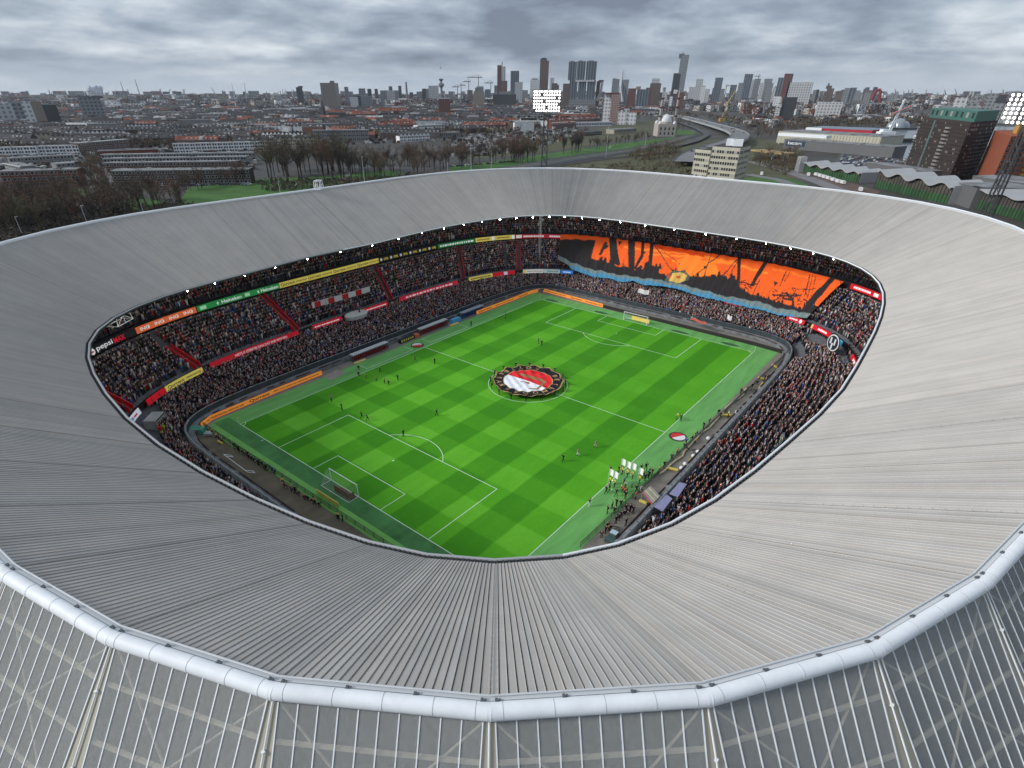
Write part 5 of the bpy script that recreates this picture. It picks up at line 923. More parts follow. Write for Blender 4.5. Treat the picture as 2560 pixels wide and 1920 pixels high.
hole = [tuple(p) for p in Ring(112, 94, 3.3)(np.linspace(0, 2 * np.pi, 65)[:-1])]
th64 = np.linspace(0, 2 * np.pi, 65)[:-1]; m = MB(); o = [(R_ * math.cos(t), R_ * math.sin(t), -.06) for t in th64]; i_ = [(x, y, -.06) for x, y in hole]
m.add(i_ + o, [(k, (k + 1) % 64, 64 + (k + 1) % 64, 64 + k) for k in range(64)]); m.build('ground', ground_mat(), None, kind='structure')
sheet('plaza', hole, -.04, M_ASPH, kind='structure')
def gp(*q, z=0.0): return [tuple(G(*p, z)[:2]) for p in q]
def land(name, m_, z, *q): return sheet(name, gp(*q), z, m_, kind='structure')
land('park_lawn', M_PARK, 0.0, (440, 520), (470, 470), (640, 448), (830, 440), (960, 425), (1010, 432), (960, 470), (700, 530))
land('park_lawn', M_PARK, .002, (1120, 416), (1290, 396), (1480, 368), (1600, 352), (1690, 342), (1700, 352), (1560, 372), (1380, 396), (1280, 414), (1130, 436))
land('park_lawn', M_PARK, .003, (0, 505), (120, 470), (235, 470), (250, 478), (236, 492), (120, 500), (0, 512)); land('park_lawn', M_PARK, .001, (300, 500), (345, 492), (420, 505), (350, 530), (250, 535)); land('grass_verge', M_PARK, .004, (1690, 322), (1740, 330), (1732, 340), (1690, 336))
land('grass_verge', M_PARK2, .002, (1860, 362), (1990, 340), (2010, 352), (1900, 380)); land('grass_verge', M_PARK, .005, (1900, 440), (1990, 450), (2060, 480), (1900, 480), (1850, 450)); land('rough_ground', M_PARK2, -.01, (1150, 450), (1290, 424), (1500, 398), (1640, 366), (1720, 350), (1880, 345), (2000, 360), (2010, 420), (1960, 470), (1600, 470), (1400, 470)); land('rough_ground', M_PARK2, -.008, (1130, 400), (1300, 388), (1500, 360), (1640, 335), (1640, 300), (1500, 320), (1300, 350))
land('river', M_WATER, .01, (2140, 395), (2190, 352), (2200, 333), (2290, 322), (2500, 316), (2700, 322), (2700, 340), (2330, 380), (2270, 396)); land('river', M_WATER, .012, (830, 254), (900, 252), (960, 255), (1000, 259), (900, 260), (830, 259))
def ribbon(name, pts_, w, z, m_, rail=None, deck=0.0, label=None, cat=None):
    c = np.array(pts_, float); t = np.gradient(c[:, :2], axis=0); t /= np.linalg.norm(t, axis=1)[:, None]; n = np.stack([-t[:, 1], t[:, 0]], 1) * w / 2; zz = c[:, 2] if c.shape[1] > 2 else np.full(len(c), z); K = len(c); b = MB()
    A, B = np.column_stack([c[:, :2] + n, zz]), np.column_stack([c[:, :2] - n, zz]); b.add(np.concatenate([A, B]), [(i, K + i, K + i + 1, i + 1) for i in range(K - 1)])
    if deck:
        lo = np.array([0, 0, deck]); 
        for E_ in (A, B): b.add(np.concatenate([E_ + [0, 0, .9], E_ - lo]), [(i, i + 1, K + i + 1, K + i) for i in range(K - 1)], 1)
        return b.build(name, [m_, M_CONCL], None, **({'label': label, 'cat': cat} if label else {'kind': 'structure'}))
    return b.build(name, m_, None, kind='structure')
def smooth(p, n=40): p = np.array(p, float); u = np.arange(len(p)); uu = np.linspace(0, len(p) - 1, n); k = np.stack([np.interp(uu, u, p[:, i]) for i in range(p.shape[1])], 1); 
def smooth(p, n=48):
    p = np.array(p, float); l = np.concatenate([[0], np.cumsum(np.linalg.norm(np.diff(p, axis=0), axis=1))]); u = np.linspace(0, l[-1], n); k = np.stack([np.interp(u, l, p[:, i]) for i in range(p.shape[1])], 1)
    for _ in range(3): k[1:-1] = (k[:-2] + 2 * k[1:-1] + k[2:]) / 4
    return k
HW = smooth([(*G(x, y, z)[:2], z) for x, y, z in ((1640, 288, 1), (1690, 288, 2), (1740, 300, 4), (1790, 313, 6), (1835, 326, 7), (1855, 338, 7.5), (1835, 352, 7.5), (1790, 364, 7), (1750, 376, 6), (1722, 390, 5), (1716, 404, 4))])
ribbon('motorway', HW, 23, 0, M_ROADL, deck=2.0, label='grey elevated motorway curving past the office block into the city', cat='road'); ribbon('motorway_ramp', smooth([(*G(x, y, 2)[:2], 2) for x, y in ((1640, 294), (1700, 306), (1745, 322), (1770, 336), (1740, 352), (1680, 366))]), 9, 0, M_ASPH)
ribbon('rail_bed', smooth([(*G(x, y, 1)[:2], 1) for x, y in ((1100, 452), (1200, 438), (1290, 419), (1400, 401), (1560, 379), (1660, 358), (1730, 338))]), 13, 0, pm('rail ballast', (.11, .105, .085), rough=.95, var=.2, scale=.1), deck=1.0, label='raised grey railway bed running past the green strip', cat='railway')
ribbon('rail_track', smooth([(*G(x, y, .3)[:2], .3) for x, y in ((1180, 446), (1320, 424), (1500, 398), (1640, 384), (1700, 378))]), 11, 0, pm('dark ballast', (.04, .038, .036), rough=.95))
ribbon('road', smooth([(*G(x, y)[:2], .02) for x, y in ((1880, 404), (1960, 425), (2040, 452), (2110, 480), (2200, 520))]), 12, 0, M_ROADL); ribbon('road', smooth([(*G(x, y)[:2], .03) for x, y in ((1870, 436), (1950, 450), (2020, 478))]), 9, 0, M_ROADL)
ribbon('street', smooth([(*G(x, y)[:2], .02) for x, y in ((262, 480), (240, 455), (232, 425), (222, 402), (214, 388))]), 22, 0, M_ROADL); ribbon('street', smooth([(*G(x, y)[:2], .03) for x, y in ((-40, 470), (100, 466), (240, 463), (640, 455))]), 10, 0, M_ASPH)
land('parking_lot', M_ASPH, .012, (2085, 412), (2100, 386), (2275, 398), (2262, 424)); land('yard', pm('reddish yard paving', (.13, .085, .07), rough=.95, var=.2, scale=.1), .008, (1960, 436), (2000, 420), (2200, 478), (2180, 500)); land('path', M_ROADL, .02, (872, 430), (884, 428), (866, 446), (906, 452), (880, 456), (852, 449))
# ------------------------------------------------------------------ bare trees
M_BARK = pm('bark', (.040, .032, .026), rough=.95); M_TWIG = [pm('twigs ' + n_, c, rough=.95) for n_, c in (('brown', (.110, .082, .056)), ('dark', (.062, .050, .040)), ('reddish', (.130, .068, .046)), ('olive', (.108, .092, .052)))]
def tree_geo(seed, h=1.0, n=440, spread=.32, base=.22, tw=.12):
    r = random.Random(seed); tr = MB(); cr = MB(); H = 16.0 * h; tr.tube([(0, 0, 0), (r.uniform(-.3, .3), r.uniform(-.3, .3), H * .3), (r.uniform(-.5, .5), r.uniform(-.5, .5), H * .62)], .30 * h, 5, r2=.12 * h); ends = []
    for k in range(8):
        a = k * 2.4 + r.uniform(-.4, .4); z0 = H * r.uniform(base, .5); z1 = H * r.uniform(.62, .98); R = H * spread * r.uniform(.5, 1.05); p = [(0, 0, z0), (R * .5 * math.cos(a), R * .5 * math.sin(a), z0 + (z1 - z0) * .45), (R * math.cos(a), R * math.sin(a), z1)]; tr.tube(p, .12 * h, 4, r2=.035); ends.append(p)
    for _ in range(n):
        p = r.choice(ends); t = r.uniform(.25, 1.15); k = 0 if t < .5 else 1; u = (t * 2 - k); a, b = Vector(p[k]), Vector(p[k + 1]); c = a.lerp(b, min(u, 1.15)); d = Vector((r.gauss(0, 1), r.gauss(0, 1), r.gauss(.75, .7))); d.normalize(); L = r.uniform(.9, 2.7) * h; e = c + d * L; w = d.cross(Vector((r.gauss(0, 1), r.gauss(0, 1), r.gauss(0, 1)))).normalized() * tw * r.uniform(.5, 1.2); e.z = min(e.z, H * 1.04)
        cr.add((c - w * .6, c + w * .6, e + w * .15, e - w * .15), ((0, 1, 2, 3),)); f = c.lerp(e, .5); d2 = (d + Vector((r.gauss(0, .6), r.gauss(0, .6), r.gauss(0, .6)))).normalized() * L * .6; cr.add((f - w * .4, f + w * .4, f + d2), ((0, 1, 2),))
    return tr, cr
def mesh_of(mb_, name, m_): me = bpy.data.meshes.new(name); me.from_pydata(mb_.v, [], mb_.f); me.materials.append(m_); return me
TREES = []
for k in range(9):
    a, b = tree_geo(40 + k, spread=(.30, .36, .26)[k % 3], base=(.2, .28, .12)[k % 3]); TREES.append((mesh_of(a, 'trunk', M_BARK), mesh_of(b, 'crown', M_TWIG[k % 4])))
a, b = tree_geo(77, spread=.13, base=.08, n=420); POPLAR = (mesh_of(a, 'trunk', M_BARK), mesh_of(b, 'crown', M_TWIG[1]))
NT = [0]; EXTRA = []
def tree(p, h, label, group, kind=None):
    if NT[0] >= 300: EXTRA.append((p, h)); return
    NT[0] += 1; k = kind or random.choice(TREES); label = label.replace('bare ', ('', 'dark ', 'reddish ', 'pale ')[TREES.index(k) % 4] + 'bare ', 1) if k in TREES else label; g = thing('bare_tree', label, 'tree', group, (p[0], p[1], 0), random.uniform(0, 6.28)); g.scale = (h / 16 * random.uniform(.9, 1.15),) * 2 + (h / 16,); link('trunk', k[0], g); link('crown', k[1], g)
def scatter(n, poly, h0, h1, label, group, kind=None):
    xs, ys = [p[0] for p in poly], [p[1] for p in poly]; k = 0; t = 0
    while k < n and t < 5000:
        t += 1; x, y = random.uniform(min(xs), max(xs)), random.uniform(min(ys), max(ys))
        if inpoly(np.array([x]), np.array([y]), poly)[0]: tree(G(x, y), random.uniform(h0, h1), label, group, kind); k += 1
scatter(62, [(-60, 520), (0, 500), (150, 505), (300, 495), (440, 500), (460, 520), (300, 545), (150, 575), (-60, 610)], 14, 19, 'bare brown tree in the dense belt behind the left rim of the roof', 'bare trees left of the stadium')
scatter(34, [(660, 445), (700, 425), (860, 420), (900, 440), (850, 455), (700, 462)], 21, 30, 'tall bare tree with spreading crown by the park lawn', 'tall bare trees along the park')
scatter(62, [(860, 425), (1000, 410), (1280, 392), (1300, 404), (1120, 432), (1000, 450), (880, 452)], 13, 20, 'bare dark tree in the row between the lawn and the houses', 'bare trees before the terraces')
scatter(16, [(1270, 402), (1330, 392), (1340, 404), (1280, 412)], 15, 22, 'bare tree behind the lit floodlight mast', 'bare trees by the floodlight')
scatter(10, [(1405, 384), (1450, 376), (1455, 384), (1410, 390)], 17, 21, 'slim dark poplar left of the railway lawn', 'dark poplars by the railway', POPLAR)
scatter(26, [(1460, 368), (1630, 344), (1640, 350), (1480, 376)], 8, 12, 'small bare tree on the green strip beside the railway', 'small trees on the railway lawn')
scatter(14, [(430, 478), (640, 452), (640, 456), (440, 486)], 11, 15, 'thin bare tree lining the street before the brown terrace', 'thin street trees at left')
scatter(8, [(220, 470), (260, 420), (215, 395), (205, 420)], 10, 14, 'bare tree standing in the side street at left', 'trees in the side street')
scatter(30, [(1460, 300), (1640, 292), (1640, 300), (1480, 312)], 11, 15, 'bare brown tree in the wood behind the flats', 'trees behind the white brown flats')
scatter(30, [(2020, 318), (2200, 300), (2330, 300), (2330, 312), (2200, 326), (2030, 330)], 11, 16, 'bare brown tree on the far bank near the silver dome', 'trees on the far river bank')
c = G(290, 534); m = MB(); r = random.Random(3)
for _ in range(500): d = Vector((r.gauss(0, 1), r.gauss(0, 1), abs(r.gauss(0, 1)))).normalized(); q = d * r.uniform(2, 3.4); w = Vector((r.gauss(0, 1), r.gauss(0, 1), r.gauss(0, 1))).normalized() * .5; v_ = d.cross(w).normalized() * .4; m.quad(q - w, q + v_, q + w, q - v_)
g = thing('evergreen_bush', 'round black green evergreen bush at the foot of the left trees', 'bush', loc=tuple(c)); m.build('foliage', pm('evergreen leaves', (.012, .022, .012), rough=.9), g); m = MB(); m.tube([(0, 0, 0), (0, 0, 2)], .2, 5); m.build('stem', M_BARK, g)
def tufts(name, label, spots, h0, h1, mats_, n=14):
    m = MB(); r = random.Random(9)
    for x, y in spots:
        h = r.uniform(h0, h1); mi = r.randrange(len(mats_)); R = h * r.uniform(.35, .6)
        for _ in range(n):
            a = r.uniform(0, 6.28); q = R * math.sqrt(r.random()); c = Vector((x + q * math.cos(a), y + q * math.sin(a), h * r.uniform(.15, .95) * (1 - .35 * q / R))); w = Vector((r.gauss(0, 1), r.gauss(0, 1), r.gauss(0, .6))).normalized() * h * .16; v = Vector((r.gauss(0, 1), r.gauss(0, 1), r.gauss(.4, .8))).normalized() * h * .18; m.quad(c - w, c - v, c + w, c + v, mi)
    return m.build(name, mats_, None, label=label, kind='stuff')
def inarea(n, poly):
    xs, ys = [p[0] for p in poly], [p[1] for p in poly]; out = []
    while len(out) < n:
        x = rng.uniform(min(xs), max(xs), n * 3); y = rng.uniform(min(ys), max(ys), n * 3); k = inpoly(x, y, poly)
        out += [tuple(G(a, b)[:2]) for a, b in zip(x[k], y[k])]
    return out[:n]
tufts('shrubs', 'brown winter scrub on the rough ground between the rim and the railway', inarea(260, [(1560, 392), (1640, 366), (1700, 372), (1700, 398), (1600, 404)]) + inarea(200, [(1870, 400), (1990, 385), (2005, 415), (1960, 440)]) + inarea(700, [(1320, 450), (1420, 418), (1560, 408), (1700, 402), (1745, 440), (1700, 470), (1400, 470)]), 1.5, 4, [M_TWIG[0], M_TWIG[3]])
tufts('undergrowth', 'dark brown winter undergrowth beneath the left tree belt', inarea(900, [(-60, 540), (150, 530), (460, 508), (500, 520), (300, 570), (-60, 640)]) + inarea(500, [(640, 455), (900, 448), (1120, 434), (1130, 442), (900, 470), (660, 480)]), 1.5, 4, [M_TWIG[1], M_TWIG[0]])
tufts('woodland', 'brown bare woodland spread among the far districts', inarea(900, [(1600, 290), (1700, 285), (1960, 300), (2300, 292), (2560, 280), (2560, 300), (2330, 316), (2030, 322), (1870, 320), (1760, 296)]) + inarea(500, [(1640, 262), (2560, 258), (2560, 268), (1640, 272)]) + inarea(550, [(0, 372), (640, 350), (1300, 330), (1300, 336), (640, 360), (0, 384)]) + inarea(500, [(0, 300), (1300, 285), (1300, 300), (0, 315)]) + inarea(400, [(0, 262), (1640, 255), (1640, 262), (0, 270)]), 7, 13, [M_TWIG[0], M_TWIG[1], M_TWIG[3]], 10)
def bulk(name, label, spots, mats_, seeds=6):
    """many small bare trees as one object"""
    geo = []
    for k in range(seeds):
        a, b = tree_geo(200 + k, n=120, tw=.26, spread=(.34, .40)[k % 2]); V = np.array(a.v + b.v); F = [q for q in a.f if len(q) == 4] + [tuple(i + len(a.v) for i in (q if len(q) == 4 else (*q, q[2]))) for q in b.f]; F = np.array([q for q in F if len(set(q)) == 4]); geo.append((V, F))
    VS_, FS_, MI_, o = [], [], [], 0
    for i, (p, h) in enumerate(spots):
        V, F = geo[i % seeds]; t = random.uniform(0, 6.28); c_, s_ = math.cos(t), math.sin(t); k = h / 16; VS_.append(np.column_stack([p[0] + (V[:, 0] * c_ - V[:, 1] * s_) * k, p[1] + (V[:, 0] * s_ + V[:, 1] * c_) * k, V[:, 2] * k])); FS_.append(F + o); MI_.append(np.full(len(F), i % len(mats_))); o += len(V)
    link(name, npmesh(name, np.concatenate(VS_), np.concatenate(FS_), mats_, None, np.concatenate(MI_)), None, label=label, kind='stuff')
SP_ = [(p, random.uniform(12, 17)) for p in inarea(110, [(-60, 530), (150, 508), (450, 496), (480, 515), (300, 555), (-60, 600)])] + [(p, random.uniform(9, 15)) for p in inarea(330, [(0, 392), (640, 366), (1300, 340), (1300, 300), (0, 318)]) + inarea(170, [(0, 318), (1640, 286), (1640, 268), (0, 284)]) + inarea(46, [(700, 408), (1120, 378), (1280, 372), (1280, 392), (1010, 408), (860, 424), (700, 425)]) + inarea(40, [(1130, 372), (1380, 345), (1470, 330), (1470, 345), (1290, 388), (1130, 408)]) + inarea(26, [(210, 480), (275, 470), (250, 400), (215, 396)]) + inarea(34, [(1880, 398), (1990, 388), (2004, 420), (1960, 436), (1890, 420)]) + inarea(22, [(1560, 396), (1700, 372), (1700, 392), (1600, 410)]) + inarea(60, [(1860, 330), (1990, 318), (2030, 330), (1900, 352)]) + inarea(30, [(1640, 320), (1700, 300), (1740, 315), (1690, 335)])] + EXTRA
bulk('distant_trees', 'scattered bare brown trees between the houses of the districts', SP_, [M_TWIG[0], M_TWIG[1], M_TWIG[3], M_TWIG[2]])
clu = MB(); CLM = [pm('shed %d' % i, c, rough=.85) for i, c in enumerate(((.50, .50, .50), (.20, .20, .20), (.08, .06, .05), (.03, .03, .032), (.17, .06, .04)))]
for x, y in inarea(2600, [(0, 440), (640, 430), (640, 372), (1300, 345), (1500, 306), (1640, 284), (1640, 276), (0, 300)]) + inarea(420, [(1130, 400), (1290, 380), (1470, 340), (1470, 318), (1130, 352)]): s_ = random.uniform(2, 5.5); h_ = random.uniform(1.8, 3.6); clu.box((x, y, h_ / 2), (s_, random.uniform(2, 4), h_), random.choice((-.785, .785)) + random.uniform(-.1, .1), random.choices(range(5), (4, 4, 4, 4, 1))[0])
clu.build('garden_sheds', CLM, None, label='clutter of small sheds and yards between the terraces', kind='stuff')
# ------------------------------------------------------------------ houses: rows of terraces
WALLS = {'brown': (.120, .062, .042), 'dark': (.066, .042, .034), 'white': (.78, .79, .80), 'grey': (.22, .22, .22), 'red': (.17, .055, .035), 'cream': (.36, .33, .26)}
ROOFS = {'slate': (.050, .048, .052), 'flat': (.20, .205, .215), 'orange': (.19, .055, .028), 'dark': (.030, .029, .030), 'light': (.36, .37, .38)}
def cellmat(name, col, cell, amp, hi=None, phi=0.0, lo=None, plo=0.0):
    """walls and roofs too far off for single openings: blocks of differing tone a few metres across"""
    m = bpy.data.materials.new(name); m.use_nodes = True; t = m.node_tree; b = t.nodes['Principled BSDF']; b.inputs['Roughness'].default_value = .9; g = t.nodes.new('ShaderNodeNewGeometry'); mp = t.nodes.new('ShaderNodeMapping'); mp.inputs['Scale'].default_value = (1 / cell,) * 3; mp.inputs['Rotation'].default_value = (0, 0, .78); t.links.new(g.outputs['Position'], mp.inputs[0]); fl = t.nodes.new('ShaderNodeVectorMath'); fl.operation = 'FLOOR'; t.links.new(mp.outputs[0], fl.inputs[0]); wn = t.nodes.new('ShaderNodeTexWhiteNoise'); t.links.new(fl.outputs[0], wn.inputs['Vector']); v = wn.outputs['Value']; M = lambda op, a, c=None: mth(op, a, c, t)
    f = M('ADD', M('MULTIPLY', v, 2 * amp), 1 - amp); cc = t.nodes.new('ShaderNodeCombineXYZ'); [t.links.new(M('MULTIPLY', f, col[i]), cc.inputs[i]) for i in range(3)]; src = cc.outputs[0]
    for c, th, op in ((hi, 1 - phi, 'GREATER_THAN'), (lo, plo, 'LESS_THAN')):
        if c is None: continue
        x = t.nodes.new('ShaderNodeMixRGB'); t.links.new(M(op, v, th), x.inputs[0]); t.links.new(src, x.inputs[1]); x.inputs[2].default_value = (*c, 1); src = x.outputs[0]
    t.links.new(src, b.inputs['Base Color']); MATS[name] = m; return m
for k, v in WALLS.items(): pm('wall ' + k, v, rough=.9, var=.18, scale=.25); cellmat('far wall ' + k, v, 2.6, .35, (.46, .46, .45), .17, (.02, .022, .025), .22)
for k, v in ROOFS.items(): cellmat('roof ' + k, v, 5.0, .32, (.30, .30, .30), .035, (.02, .02, .022), .05)
M_FRAME = pm('window frame white', (.60, .61, .61), rough=.6); M_GLASS = pm('window glass dark', (.025, .030, .036), rough=.15, spec=.6)
def row_geo(L, dep, hw, style, unit, fl, win, r):
    w, rf, fr, gl, ch = MB(), MB(), MB(), MB(), MB(); w.prism(((0, 0), (L, 0), (L, dep), (0, dep)), 0, hw); n = max(1, round(L / unit)); u = L / n
    if style == 'flat':
        rf.box((L / 2, dep / 2, hw + .12), (L + .5, dep + .5, .24)); 
        for k in range(max(1, n // 3)): ch.box((r.uniform(1, L - 1), r.uniform(2, dep - 2), hw + .55), (1.4, 1.2, .7))
    elif style == 'pitch':
        a = dep * .36; rf.add([(-.3, -.4, hw), (L + .3, -.4, hw), (L + .3, dep + .4, hw), (-.3, dep + .4, hw), (-.3, dep / 2, hw + a), (L + .3, dep / 2, hw + a)], ((0, 1, 5, 4), (2, 3, 4, 5), (0, 4, 3), (1, 2, 5), (3, 2, 1, 0)))
        for k in range(n): ch.box((u * (k + .9), dep / 2 + .4, hw + a), (.7, .7, 1.6)) if k % 2 == 0 else None
    else:                                       # row of gables
        for k in range(n):
            x0, x1 = u * k + .02, u * (k + 1) - .02; a = u * .52; rf.add([(x0 - .05, -.25, hw), (x0 + u / 2, -.25, hw + a), (x1 + .05, -.25, hw), (x0 - .05, dep, hw), (x0 + u / 2, dep, hw + a), (x1 + .05, dep, hw)], ((0, 1, 4, 3), (1, 2, 5, 4)))
            w.add([(x0, -.02, hw), (x1, -.02, hw), (x0 + u / 2, -.02, hw + a - .1), (x0, dep, hw), (x1, dep, hw), (x0 + u / 2, dep, hw + a - .1)], ((0, 1, 2), (5, 4, 3)))
    if style != 'gable': fr.box((L / 2, -.14, hw + (.12 if style == 'flat' else -.1)), (L + .3, .25, .42))
    if style == 'pitch':
        for k in range(n):
            if r.random() < .6: fr.box((u * (k + .5), dep * .17, hw + dep * .36 * .42), (u * .4, 1.8, 1.3))
    if win:
        fh = hw / fl
        for f in range(fl):
            for k in range(n):
                for q in ((.30, .34), (.74, .26)):
                    c = (u * (k + q[0]), -.04, fh * (f + .55)); ww, wh = u * q[1], fh * .52; fr.box(c, (ww + .3, .1, wh + .28)); gl.quad((c[0] - ww / 2, -.1, c[2] - wh / 2), (c[0] + ww / 2, -.1, c[2] - wh / 2), (c[0] + ww / 2, -.1, c[2] + wh / 2), (c[0] - ww / 2, -.1, c[2] + wh / 2))
    return w, rf, fr, gl, ch
def house_row(P_, Q_, dep, hw, style, wall, roof, label, group=None, unit=5.6, fl=3, win=True, name='terraced_house_row', cat='houses', dark_front=False):
    P_, Q_ = np.array(P_[:2]), np.array(Q_[:2]); L = float(np.linalg.norm(Q_ - P_)); rz = math.atan2(Q_[1] - P_[1], Q_[0] - P_[0]); g = thing(name, label, cat, group, (P_[0], P_[1], 0), rz); r = random.Random(int(L * 1000))
    w, rf, fr, gl, ch = row_geo(L, dep, hw, style, unit, fl, win, r); w.build('wall', MATS['wall ' + wall], g); rf.build('roof', MATS['roof ' + roof], g)
    if fr.v: fr.build('window_frame', M_FRAME, g, kind='stuff'); gl.build('window_pane', M_GLASS, g, kind='stuff')
    if ch.v: ch.build('chimney' if style == 'pitch' else 'roof_box', MATS['roof light'] if style == 'flat' else MATS['wall dark'], g, kind='stuff')
    return g
TAKEN = []
def special(a, b, dep, hw, style, wall, roof, label, fl=3, unit=5.6, win=True):
    P_, Q_ = G(*a), G(*b); house_row(P_, Q_, dep, hw, style, wall, roof, label, None, unit, fl, win); TAKEN.append(((P_ + Q_) / 2, np.linalg.norm(Q_ - P_) / 2 + dep))
special((14, 471), (207, 464), 11, 10.5, 'flat', 'red', 'flat', 'red brick flats with white windows facing the left tree belt, leftmost front block'); special((288, 464), (630, 459), 11, 9.5, 'flat', 'dark', 'flat', 'long dark brown terrace with grey flat roof behind the left lawn', fl=3)
special((20, 436), (62, 446), 10, 8, 'flat', 'grey', 'flat', 'grey flat block turned sideways behind the red brick flats'); special((150, 438), (196, 434), 12, 8, 'flat', 'grey', 'flat', 'small grey flat block right of the sideways one')
special((-30, 396), (98, 392), 10, 9, 'flat', 'white', 'light', 'long white modern terrace at the left edge'); special((102, 391), (203, 388), 10, 9, 'flat', 'white', 'light', 'white modern terrace left of the side street'); special((204, 388), (330, 376), 10, 11, 'flat', 'brown', 'light', 'brown block with white top floor behind the solar roof')
special((250, 398), (400, 392), 18, 7, 'flat', 'red', 'slate', 'low red brick building with solar panels on its roof', win=False); special((437, 384), (640, 378), 10, 9, 'flat', 'white', 'light', 'white modern terrace right of the solar roof'); special((641, 378), (712, 375), 10, 9, 'flat', 'white', 'light', 'white modern terrace partly behind the tall bare trees')
for k, (y0, y1) in enumerate(((408, 402), (419, 413), (431, 426))): special((258 + 6 * k, y0), (640 - 20 * k, y1), 9, 7, 'flat', 'grey' if k < 2 else 'brown', 'flat', 'long grey roofed terrace, %s of three parallel rows' % ('farthest', 'middle', 'nearest')[k], fl=2)
special((30, 418), (190, 408), 9, 7, 'flat', 'grey', 'flat', 'grey roofed terrace left of the side street', fl=2)
special((1046, 334), (1112, 331), 14, 11, 'flat', 'white', 'light', 'white flat block in the middle district', fl=3); special((850, 300), (940, 299), 16, 11, 'pitch', 'brown', 'orange', 'long building with steep orange roof left of centre', win=False); special((950, 294), (1020, 293), 18, 14, 'pitch', 'brown', 'orange', 'tall building with big orange roof and dark tower', win=False); special((956, 327), (1042, 324), 16, 8, 'pitch', 'red', 'orange', 'wide building with orange tiled roof and trees in front', win=False); special((815, 338), (880, 345), 12, 6, 'pitch', 'red', 'orange', 'low orange roofed row beside the white works', win=False)
special((1375, 312), (1500, 305), 12, 7, 'pitch', 'red', 'orange', 'orange roofed terrace right of the lit floodlight', fl=2); special((1380, 322), (1440, 318), 12, 7, 'pitch', 'red', 'orange', 'nearer orange roofed terrace right of the floodlight mast', fl=2)
special((1462, 340), (1504, 336), 22, 5, 'flat', 'dark', 'dark', 'low black roofed workshop with pale windows on the green strip', fl=1); special((1535, 335), (1590, 331), 16, 6, 'flat', 'cream', 'flat', 'low yellow lit school building behind the green strip', fl=1); special((1440, 316), (1530, 314), 20, 6, 'flat', 'white', 'light', 'low white roofed school below the brown tower', fl=1); special((1095, 344), (1150, 342), 14, 6, 'flat', 'grey', 'flat', 'low building with turquoise flat roof left of the floodlight', fl=1); special((1000, 356), (1075, 352), 10, 7, 'gable', 'white', 'dark', 'white row with dark roof behind the bare park trees', fl=2)
EV, EU = np.array([.70711, .70711]), np.array([.70711, -.70711]); O2 = EYE[:2]; small = MB(); smc = []; cnt = 0; YMAX = ([-400, 0, 640, 720, 1100, 1300, 1500, 1640], [405, 402, 372, 372, 352, 338, 308, 286])
KINDS_ = [('gable', 'white', 'dark', 'white gabled'), ('pitch', 'brown', 'slate', 'brown brick'), ('pitch', 'red', 'orange', 'orange roofed'), ('pitch', 'dark', 'slate', 'dark slate roofed'), ('flat', 'grey', 'flat', 'grey flat roofed'), ('flat', 'white', 'light', 'white flat roofed'), ('pitch', 'cream', 'slate', 'cream fronted'), ('gable', 'cream', 'slate', 'cream gabled')]
SMALL = []
for v in list(np.arange(560, 1400, 30)) + list(np.arange(1400, 3400, 62)):
    u = -1.25 * v
    while u < .62 * v:
        L = random.uniform(32, 80) if v < 1400 else random.uniform(40, 110); a = O2 + EV * (v + random.uniform(-5, 5)) + EU * u; ang = random.choice((0, 0, 0, .1, -.1, .22, -.3)); b = a + (EU * math.cos(ang) + EV * math.sin(ang)) * L; u += L + random.uniform(5, 18); mid_ = (a + b) / 2; dm = np.hypot(*(mid_ - O2)); x, y = pix((*mid_, 0)); x0, _ = pix((*a, 0)); x1, _ = pix((*b, 0))
        if x1 < -120 or x0 > 1640 or y > np.interp(x, *YMAX) or y > np.interp(x0, *YMAX) or y > np.interp(x1, *YMAX): continue
        if any(np.hypot(*(mid_ - t[0][:2])) < t[1] + 16 for t in TAKEN): continue
        if 190 < x < 270 and y > 385: continue
        if v < 1400 and random.random() < .06: continue
        k = random.choices(range(8), (3, 5, 1.5, 5, 1.1, 1.0, 1.5, 1.8))[0]; st, wl, rf_, nm = KINDS_[k]; hw = random.choice((6, 7, 8.5, 9)) if st != 'flat' else random.choice((7, 9, 10, 13))
        if cnt < 268 and v < 1240: house_row(a, b, 10, hw, st, wl, rf_, nm + ' terrace row in the housing district left of the centre', nm + ' rows in the housing district', fl=2 if hw < 8 else 3, win=dm < 980); cnt += 1
        else: SMALL.append((a, b, hw, st, wl, rf_))
far = MB(); MT = [MATS['far wall ' + k] for k in WALLS] + [MATS['roof ' + k] for k in ROOFS]; WI_, RI_ = list(WALLS), list(ROOFS)
def simple(a, b, hw, st, wl, rf_, dep=11):
    d = (b - a) / np.linalg.norm(b - a); n = np.array([-d[1], d[0]]); n = n if n @ EV > 0 else -n; q = [a, b, b + n * dep, a + n * dep]; far.prism([tuple(p) for p in q], 0, hw, WI_.index(wl), cap=False); ri = len(WI_) + RI_.index(rf_); z = hw + (0 if st == 'flat' else 3.6); m0, m1 = (q[0] + q[3]) / 2, (q[1] + q[2]) / 2
    if st == 'flat': far.add([(*p, hw) for p in q], ((0, 1, 2, 3),), ri)
    else: far.add([(*q[0], hw), (*q[1], hw), (*m1, z), (*m0, z), (*q[2], hw), (*q[3], hw)], ((0, 1, 2, 3), (4, 5, 3, 2), (0, 3, 5), (1, 4, 2)), ri)
